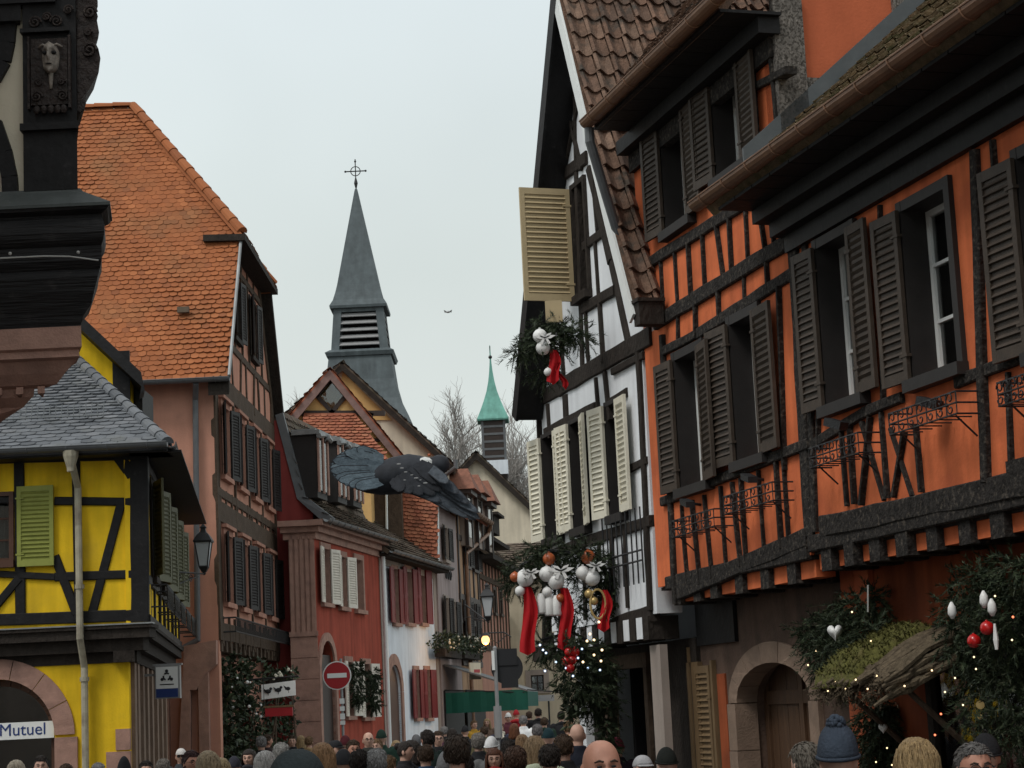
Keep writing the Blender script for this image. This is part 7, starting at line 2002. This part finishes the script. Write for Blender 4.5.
SUNG = part_mesh('sunglasses', _sung)
def _scarf(mb):
    for k in range(2): mb.tube([V((.088 * math.cos(a), .012 + .09 * math.sin(a), 1.505 + .03 * k + .012 * math.sin(a * 3))) for a in [6.2832 * i / 20 for i in range(21)]], .030, 8)
    mb.tube([V((.03, -.08, 1.5)), V((.04, -.15, 1.38)), V((.05, -.165, 1.2))], [.035, .04, .035], 8)
SCARF = part_mesh('scarf', _scarf)
def _phone(mb): mb.box((-.04, -.43, 1.33), (.04, -.42, 1.48))
PHONE = part_mesh('phone', _phone, False)
def _pack(mb):
    mb.lathe((0, .19, .98), [(.10, 0), (.15, .03), (.155, .25), (.14, .38), (.07, .44)], 14, sy=.55)
    for s in (-1, 1): mb.tube([V((s * .1, .13, 1.38)), V((s * .12, .0, 1.47)), V((s * .125, -.14, 1.36)), V((s * .14, -.1, 1.1))], .018, 6)
PACK = part_mesh('backpack', _pack)
for me in list(BODY.values()): me.materials.clear(); me.materials.append(None)
def setm(o, m):
    o.material_slots[0].link = 'OBJECT'; o.material_slots[0].material = m
NB = 0
def person(label, px, py, Y, yaw, body='stand', coat=('jacket', (.02, .02, .025)), hair=('short', (.04, .025, .015)), skin='fair', extra=(), trousers=(.025, .027, .035), group='crowd in the street', tilt=0, hmin=1.50, hmax=1.93):
    p = at(px, py, Y); g = gz(Y)
    top = {'bobble': 1.815, 'beanie': 1.80, 'hood': 1.80, 'pointed_hood': 1.88, 'wide_hat': 1.80, 'cap': 1.77, 'thick': 1.775, 'none': 1.755, 'fringe': 1.755}.get(hair[0], 1.768)
    s = (p.z - g) / top
    s2 = min(hmax / 1.755, max(hmin / 1.755, s))
    if abs(s - s2) > 1e-3:   # keep the head where it is seen by moving along the line of sight
        for it in range(40):
            err = (at(px, py, Y).z - gz(Y)) - s2 * top
            d = ray(px, py); slope = d.z / d.y - (.011 if Y > 28 else 0)
            if abs(slope) < 1e-4: break
            Y2 = Y - err / slope
            Y = max(Y * .7, min(Y * 1.4, Y2))
            if Y > 80: Y = 80
        p = at(px, py, Y); g = gz(Y); s = max(.78, min(1.16, (p.z - g) / top))
    root = bpy.data.objects.new('person', BODY[body]); col.objects.link(root); setm(root, SKINS[skin])
    root.location = (p.x, Y, g + .02); root.rotation_euler = (0, 0, rad(yaw)); root.scale = (s, s, s)
    tag(root, label, 'person', group)
    def ch(name, me, m):
        o = bpy.data.objects.new(name, me); col.objects.link(o); o.parent = root; setm(o, m); return o
    ch('coat' if coat[0] != 'jacket' else 'jacket', {'jacket': COAT, 'long': LONG, 'hooded': HOODC}[coat[0]][body], cloth(coat[1]))
    ch('trousers', TROU[body], cloth(trousers)); ch('shoes', SHOE[body], cloth((.02, .018, .016)))
    hatty = hair[0] in ('beanie', 'bobble', 'cap', 'hood', 'pointed_hood', 'wide_hat')
    if hair[0] != 'none':
        if hatty:
            ch('hat' if 'hood' not in hair[0] else 'hood', HAIR[hair[0]], cloth(hair[1]))
            if len(hair) > 2: ch('hair', HAIR[hair[2]], hairm(hair[3]))
        else: ch('hair', HAIR[hair[0]], hairm(hair[1]))
    facing = math.cos(rad(yaw)) > -.25
    if facing or Y < 12: ch('eyes', EYES, M['signblack']); ch('eyebrows', BROWS, hairm((.05, .035, .025)))
    for e in extra:
        if e == 'glasses': ch('glasses', GLASSES, M['iron'])
        if e == 'sunglasses': ch('sunglasses', SUNG, M['iron'])
        if e == 'phone': ch('hair', PHONE, M['signblack']) if False else None
        if e == 'pack': ch('backpack', PACK, cloth((.03, .035, .05)))
        if isinstance(e, tuple) and e[0] == 'scarf': ch('scarf', SCARF, cloth(e[1]))
    return root
BK, NV, GR = (.018, .018, .020), (.018, .024, .05), (.06, .062, .065)
DK, BR, LB, BL, GY, WH = (.018, .012, .009), (.05, .028, .015), (.17, .10, .05), (.27, .185, .095), (.20, .19, .185), (.42, .40, .38)
# --- nearest heads along the bottom edge
person('person with grey-blonde hair seen from behind, at the foot of the arched bank window', 16, 761, 22, 170, coat=('long', (.05, .045, .04)), hair=('bob', (.30, .26, .20)))
person('dark-haired man facing us in front of the pink stone arch', 41, 757, 23.5, 10, coat=('jacket', BK), hair=('short', DK), extra=(('scarf', (.12, .12, .13)),))
person('person with low brown hair just below the beige drainpipe', 66, 765, 25, 150, coat=('jacket', (.05, .03, .03)), hair=('short', BR))
person('person in a black pointed hood by the yellow wall corner', 124, 756, 21, 195, coat=('hooded', BK), hair=('pointed_hood', BK))
person('dark-haired person under the stone piers, right of the pointed hood', 146, 762, 24, 15, coat=('jacket', (.06, .03, .03)), hair=('short', DK))
person('person with short greying curls near the bank doorway', 163, 760, 25, 175, coat=('jacket', GR), hair=('thick', (.16, .14, .12)))
person('man in a pale cap and sunglasses below the blue and white bank sign', 181, 749, 29, 5, coat=('jacket', (.05, .055, .06)), hair=('cap', (.50, .48, .46)), extra=('sunglasses',))
person('man with dark red-tinged hair looking down, left of two blond heads', 191, 752, 20.5, 35, coat=('jacket', BK), hair=('short', (.04, .018, .018)), skin='ruddy', extra=('glasses',))
person('woman with swept-back ash blonde hair before the ivy', 208, 752, 17.5, 215, coat=('long', (.05, .035, .03)), hair=('bob', (.30, .23, .145)))
person('shorter blond person tucked behind the ash blonde woman', 221, 759, 20, 170, coat=('jacket', (.03, .03, .05)), hair=('bob', (.33, .25, .14)))
person('dark-haired woman facing us in front of the ivy', 249, 750, 24.5, -10, coat=('long', BK), hair=('long', DK), extra=(('scarf', (.03, .03, .035)),))
person('grey-haired man turned away under the bird sign', 261, 737, 33, 200, coat=('jacket', BK), hair=('short', GY))
person('ruddy brown-haired man beside the grey head under the bird sign', 267, 735, 35, 120, coat=('jacket', (.03, .02, .02)), hair=('short', BR), skin='ruddy')
person('white-haired person leaning in at the left of the big dark hat', 265, 752, 18.5, 150, coat=('long', (.035, .035, .035)), hair=('bob', WH))
person('silver-haired person directly behind the big dark hat', 281, 744, 21.5, 180, coat=('jacket', GR), hair=('short', (.30, .29, .27)))
person('very near person in a broad dark slate-green hat at the bottom edge', 296, 749.5, 8.0, 178, coat=('hooded', (.03, .038, .04)), hair=('wide_hat', (.028, .036, .038)), hmax=1.98)
person('person with light brown hair in front of the red house doorway', 322, 744, 16.5, 205, coat=('long', BK), hair=('bob', (.26, .15, .075)), extra=(('scarf', (.05, .05, .05)),))
person('man in a black flat cap talking below the no entry sign', 335, 741, 24, 60, coat=('jacket', BK), hair=('cap', BK))
person('person in a dark maroon knitted hat behind the flat cap', 345, 736, 30, 190, coat=('jacket', BK), hair=('beanie', (.06, .012, .016)))
person('brown-haired man with a broad face in front of the brick red wall', 353, 741, 25, 20, coat=('jacket', BK), hair=('short', BR), skin='ruddy')
person('bald man facing us in front of the brick red wall', 368, 733.5, 30, 12, coat=('jacket', (.04, .04, .035)), hair=('none', BK), extra=('glasses',))
person('fair-haired face just right of the bald man facing us', 377, 740, 31, -20, coat=('jacket', (.05, .03, .03)), hair=('short', LB))
person('person in a bottle green woolly hat by the white downpipe', 381, 730, 33, 185, coat=('jacket', (.012, .03, .022)), hair=('beanie', (.014, .03, .022)))
person('dark-haired person seen from behind, left of the grey head', 359, 751, 17.5, 180, coat=('jacket', BK), hair=('short', DK))
person('person with thick silver hair seen from behind below the bald man', 376, 750.5, 17.5, 178, coat=('jacket', (.05, .05, .055)), hair=('thick', (.26, .255, .25)))
person('small fair head low at the left of the arched white doorway', 388, 757, 20, 160, coat=('jacket', (.03, .035, .03)), hair=('short', LB))
person('pale-faced woman in profile raising her hands by the arched doorway', 405, 742, 23, 80, 'phone', coat=('jacket', BK), hair=('bun', DK))
person('dark-haired person facing the pale-faced woman by the doorway', 411, 741, 24, 260, coat=('jacket', BK), hair=('bob', DK))
person('tall man in a dark green jacket before the white wall', 427, 731, 26, 215, coat=('jacket', (.018, .03, .026)), hair=('short', DK), skin='ruddy')
person('brown-haired man right of the tall green jacket', 438, 732, 30, 10, coat=('jacket', BK), hair=('short', BR), extra=('glasses',))
person('near person with bushy dark brown hair, middle of the crowd', 456, 737, 15.0, 184, coat=('jacket', (.025, .02, .018)), hair=('thick', (.035, .022, .014)))
person('person in a light grey knitted hat in front of the bushy brown hair', 447, 751.5, 15.2, 170, coat=('hooded', (.16, .165, .17)), hair=('beanie', (.20, .205, .21)), hmin=1.45)
person('person in navy with black hair right of the light grey hat', 463, 755, 16, 182, coat=('hooded', NV), hair=('short', DK))
person('grey-haired man turned away left of the sign post', 478, 734, 26, 190, coat=('jacket', BK), hair=('thick', (.20, .18, .16)))
person('person in a white knitted hat just left of the sign post', 491, 737, 25, 160, coat=('jacket', (.10, .10, .10)), hair=('beanie', (.60, .60, .60)))
person('woman with long reddish brown hair facing us by the sign post', 494, 749.5, 20, 0, coat=('jacket', (.46, .33, .28)), hair=('long', (.10, .038, .02)), extra=(('scarf', (.28, .03, .03)),))
person('dark-coated person right of the sign post, walking away', 508, 741, 24, 180, 'walk', coat=('long', NV), hair=('short', DK))
person('person in a yellow jacket far off under the awning', 474, 721, 48, 30, coat=('jacket', (.42, .24, .035)), hair=('short', LB))
person('blond person far off beside the yellow jacket', 487, 719, 50, 350, coat=('jacket', (.12, .08, .06)), hair=('bob', BL))
person('person in a white woolly hat far off behind the sign post', 508, 713, 52, 20, coat=('jacket', (.10, .03, .04)), hair=('beanie', (.55, .54, .53)))
person('person in a bright red jacket far off at the awning corner', 516, 710, 55, 180, coat=('hooded', (.32, .02, .025)), hair=('beanie', (.30, .02, .025)))
person('person in a white jacket carrying on towards the beige house', 523, 716, 42, 178, 'walk', coat=('jacket', (.68, .68, .68)), hair=('short', GY))
person('person in a pale rose coat right of the sign post', 522, 735, 27, 175, coat=('jacket', (.40, .26, .25)), hair=('bob', LB))
person('tall dark figure walking away below the beige square window', 538, 709, 50, 180, 'walk', coat=('long', BK), hair=('short', DK))
person('dark-coated person far off left of the tall dark figure', 529, 712, 53, 170, coat=('jacket', BK), hair=('short', BR))
person('navy-coated grey-haired person below the street end plate', 537, 725, 32, 185, coat=('jacket', NV), hair=('short', (.15, .14, .14)))
person('person in a dark teal knitted hat right of the navy coat', 548, 728.5, 28, 182, coat=('jacket', (.02, .03, .05)), hair=('beanie', (.012, .03, .036)))
person('woman with long light brown hair over a pale sage green hood', 534, 737, 17.0, 180, coat=('hooded', (.36, .40, .29)), hair=('long', (.20, .135, .075)))
person('person in a black coat far off under the fir swag', 561, 712, 46, 180, coat=('long', BK), hair=('short', DK))
person('dark-hatted person far off left of the cream pier', 571, 713, 48, 175, coat=('long', BK), hair=('beanie', BK))
person('person in a mustard brown coat left of the bald dark-coated man', 568, 722, 34, 200, coat=('jacket', (.24, .13, .03)), hair=('short', LB))
person('bald man in a dark navy coat seen from behind', 577, 725.5, 21.5, 180, coat=('jacket', (.014, .016, .024)), hair=('none', BK))
person('brown-haired person left of the bald navy-coated man', 563, 736, 18, 175, coat=('jacket', BK), hair=('short', BR))
person('person in a white cap by the cream pier', 592, 729, 28, 160, coat=('jacket', (.05, .03, .03)), hair=('cap', (.62, .62, .62)))
person('near bald man with a shiny ruddy head facing us in the lower middle', 600, 743.5, 8.7, 12, coat=('jacket', BK), hair=('none', BK), skin='ruddy')
person('person in a magenta knitted hat by the dark entrance', 617, 738, 24, 190, coat=('jacket', (.03, .02, .03)), hair=('beanie', (.20, .03, .05)))
person('person in a pale grey cap in the dark entrance', 642, 756.5, 15.5, 20, coat=('jacket', BK), hair=('cap', (.34, .34, .35)))
person('person in a black woolly hat left of the louvred wooden shutter', 666, 748.5, 16.0, 195, coat=('hooded', NV), hair=('beanie', (.014, .016, .014)))
person('person with short mousy hair in front of the brown arched door', 806, 744, 10.5, 205, coat=('jacket', (.05, .045, .04)), hair=('crop', (.12, .105, .085)))
person('person in a chunky slate blue bobble hat in front of the arched door', 836, 725, 9.6, 172, coat=('hooded', (.03, .035, .045)), hair=('bobble', (.04, .052, .072)))
person('woman with long straight blonde hair seen from behind under the bark canopy', 915, 740, 9.4, 195, coat=('jacket', BK), hair=('long', (.25, .17, .08)))
person('man with cropped grey hair and black glasses facing us at the right', 972, 745, 9.3, 8, coat=('jacket', (.02, .02, .022)), hair=('crop', (.11, .105, .10)), skin='ruddy', extra=('glasses',))
person('person in a black knitted hat behind the man in glasses', 985, 735, 12.5, 190, coat=('jacket', BK), hair=('beanie', BK))

person('small grey-haired head far back under the awning valance', 444, 727, 42, 180, coat=('jacket', BK), hair=('short', GY))
person('dark-haired woman in a plum coat under the green awning', 452, 729, 38, 200, coat=('long', (.07, .02, .05)), hair=('long', DK))
person('person in a black beanie just left of the yellow jacket', 465, 726, 42, 175, coat=('jacket', BK), hair=('beanie', BK))
person('brown-haired man in a khaki jacket right of the blond person under the awning', 484, 727, 40, 185, coat=('jacket', (.10, .09, .05)), hair=('short', BR))
person('person with a cream scarf close behind the grey sign post', 500, 724, 44, 10, coat=('jacket', (.03, .03, .05)), hair=('short', LB), extra=(('scarf', (.5, .46, .38)),))
person('auburn-haired person between the sign post and the white jacket', 514, 724, 38, 180, coat=('jacket', BK), hair=('bob', (.12, .045, .02)))
person('person in a dark green coat left of the dark teal hat', 544, 718, 44, 178, coat=('long', (.015, .03, .02)), hair=('short', BR))
person('person in a rust red knitted hat behind the bald navy-coated man', 582, 721, 38, 180, coat=('jacket', BK), hair=('beanie', (.22, .06, .025)))
person('white-haired person right of the mustard brown coat', 586, 730, 30, 182, coat=('jacket', BK), hair=('short', WH))
person('dark-haired person just above the shiny near bald head', 606, 735, 28, 178, coat=('jacket', NV), hair=('short', DK))
person('person with a grey hood up left of the tall green jacket', 416, 735, 36, 190, coat=('hooded', GR), hair=('hood', (.10, .10, .105)))
person('fair-haired woman in front of the arched white doorway', 396, 741, 34, 15, coat=('jacket', (.05, .04, .04)), hair=('long', BL))
person('small pale-faced person right behind the silver-haired head', 292, 736, 38, 5, coat=('jacket', BK), hair=('short', BR))
person('little blond head between the stone pier and the big dark hat', 301, 736, 40, 190, coat=('jacket', BK), hair=('bob', BL))
person('person in a camel coat by the foot of the stone pier', 309, 737, 38, 170, coat=('long', (.28, .19, .10)), hair=('short', LB))
person('person in a dark knitted hat right of the ash blonde woman', 234, 757, 24, 185, coat=('jacket', BK), hair=('beanie', (.03, .03, .04)))
person('person with light grey hair below the yellow wall quoins', 98, 764, 24, 190, coat=('jacket', BK), hair=('short', GY))
person('dark-haired person low in the crowd left of the near bald head', 549, 746, 16, 182, coat=('jacket', BK), hair=('short', DK))
person('chestnut-haired person in a black coat left of the pale sage hood', 515, 748, 16.5, 180, coat=('long', BK), hair=('thick', (.06, .03, .018)))
person('person in a charcoal beanie between the grey heads by the red wall', 343, 750, 18.5, 178, coat=('jacket', GR), hair=('beanie', (.035, .035, .038)))
person('brown-haired man in a blue coat below the tall green jacket', 425, 746, 21, 190, coat=('jacket', (.02, .045, .09)), hair=('short', BR))
# ================================================================== SETTING: ground, hill, sky, light, camera
mb = MB()
nx, ny = 12, 60
xs = [-160 + 320 * i / nx for i in range(nx + 1)]; ys = [-20] + [0 + 6 * i for i in range(40)] + [400, 1500]
vs = [V((x, y, gz(min(y, 160)))) for y in ys for x in xs]
W = len(xs)
mb.add(vs, [(j * W + i, j * W + i + 1, (j + 1) * W + i + 1, (j + 1) * W + i) for j in range(len(ys) - 1) for i in range(W - 1)])
tag(mb.build('ground', 'ground'), kind='structure')
mb = MB()
vs = []; n = 26
for j, y in enumerate([8 + 3.4 * k for k in range(n)]):
    c = -1.2 + .3 * math.sin(y * .05); w = max(3.2, 6.5 - y * .04)
    for i in range(7): vs.append(V((c - w + 2 * w * i / 6, y, gz(y) + .006 + .02 * (1 - abs(i - 3) / 3))))
mb.add(vs, [(j * 7 + i, j * 7 + i + 1, (j + 1) * 7 + i + 1, (j + 1) * 7 + i) for j in range(n - 1) for i in range(6)])
tag(mb.build('street', 'cobble'), kind='structure')

w = bpy.data.worlds.new('World'); sc.world = w; w.use_nodes = True
nt = w.node_tree; nd = nt.nodes; lk = nt.links
bg = nd['Background']; 
sky = nd.new('ShaderNodeTexSky'); sky.sky_type = 'NISHITA'; sky.sun_disc = False
SUN_EL, SUN_AZ = rad(54), rad(222)
sky.sun_elevation = SUN_EL; sky.sun_rotation = SUN_AZ; sky.air_density = 1; sky.dust_density = 6; sky.ozone_density = 1
hs = nd.new('ShaderNodeHueSaturation'); hs.inputs['Saturation'].default_value = .10
lk.new(sky.outputs[0], hs.inputs['Color'])
# overcast: an even cloud deck, a little brighter overhead, with soft cloud mottling
tc = nd.new('ShaderNodeTexCoord'); sx = nd.new('ShaderNodeSeparateXYZ'); lk.new(tc.outputs['Generated'], sx.inputs[0])
rmp = nd.new('ShaderNodeValToRGB'); e = rmp.color_ramp.elements
e[0].position = 0; e[0].color = (8.2, 8.55, 8.1, 1); e[1].position = .75; e[1].color = (9.8, 10.3, 10.5, 1)
k = e.new(.22); k.color = (7.45, 8.2, 8.05, 1)
k = e.new(.36); k.color = (8.0, 8.9, 9.2, 1)
lk.new(sx.outputs['Z'], rmp.inputs['Fac'])
mx = nd.new('ShaderNodeMix'); mx.data_type = 'RGBA'; mx.inputs['Factor'].default_value = .92
lk.new(hs.outputs[0], mx.inputs[6]); lk.new(rmp.outputs[0], mx.inputs[7])
nz = nd.new('ShaderNodeTexNoise'); nz.inputs['Scale'].default_value = 2.4; nz.inputs['Detail'].default_value = 4
lk.new(tc.outputs['Generated'], nz.inputs['Vector'])
mr = nd.new('ShaderNodeMapRange'); mr.inputs['From Min'].default_value = .3; mr.inputs['From Max'].default_value = .7; mr.inputs['To Min'].default_value = .90; mr.inputs['To Max'].default_value = 1.07
lk.new(nz.outputs['Fac'], mr.inputs['Value'])
vm = nd.new('ShaderNodeVectorMath'); vm.operation = 'SCALE'; lk.new(mx.outputs[2], vm.inputs[0]); lk.new(mr.outputs[0], vm.inputs['Scale'])
lk.new(vm.outputs[0], bg.inputs['Color']); bg.inputs['Strength'].default_value = .10

sl_ = bpy.data.lights.new('sun', 'SUN'); sl_.energy = 1.5; sl_.angle = rad(16); sl_.color = (1, .965, .92)
so = bpy.data.objects.new('sun', sl_); col.objects.link(so)
# sun_rotation is measured clockwise from +Y seen from above
dirv = V((math.sin(SUN_AZ) * math.cos(SUN_EL), math.cos(SUN_AZ) * math.cos(SUN_EL), math.sin(SUN_EL)))
so.rotation_euler = dirv.to_track_quat('Z', 'Y').to_euler(); so.location = (0, -5, 30)

cd = bpy.data.cameras.new('camera'); cam = bpy.data.objects.new('camera', cd); col.objects.link(cam)
cd.sensor_fit = 'HORIZONTAL'; cd.sensor_width = 36; cd.lens = 36 * FPX / 1024; cd.clip_start = .1; cd.clip_end = 5000
cam.matrix_world = Matrix.Translation(CAM) @ Matrix((_R, _U, -_F)).transposed().to_4x4()
sc.camera = cam
vs_ = sc.view_settings; vs_.view_transform = 'Standard'; vs_.look = 'None'; vs_.gamma = 1; vs_.exposure = 0; vs_.use_curve_mapping = False
sc.render.film_transparent = False
sc.cycles.max_bounces = 6; sc.cycles.diffuse_bounces = 3; sc.cycles.glossy_bounces = 2
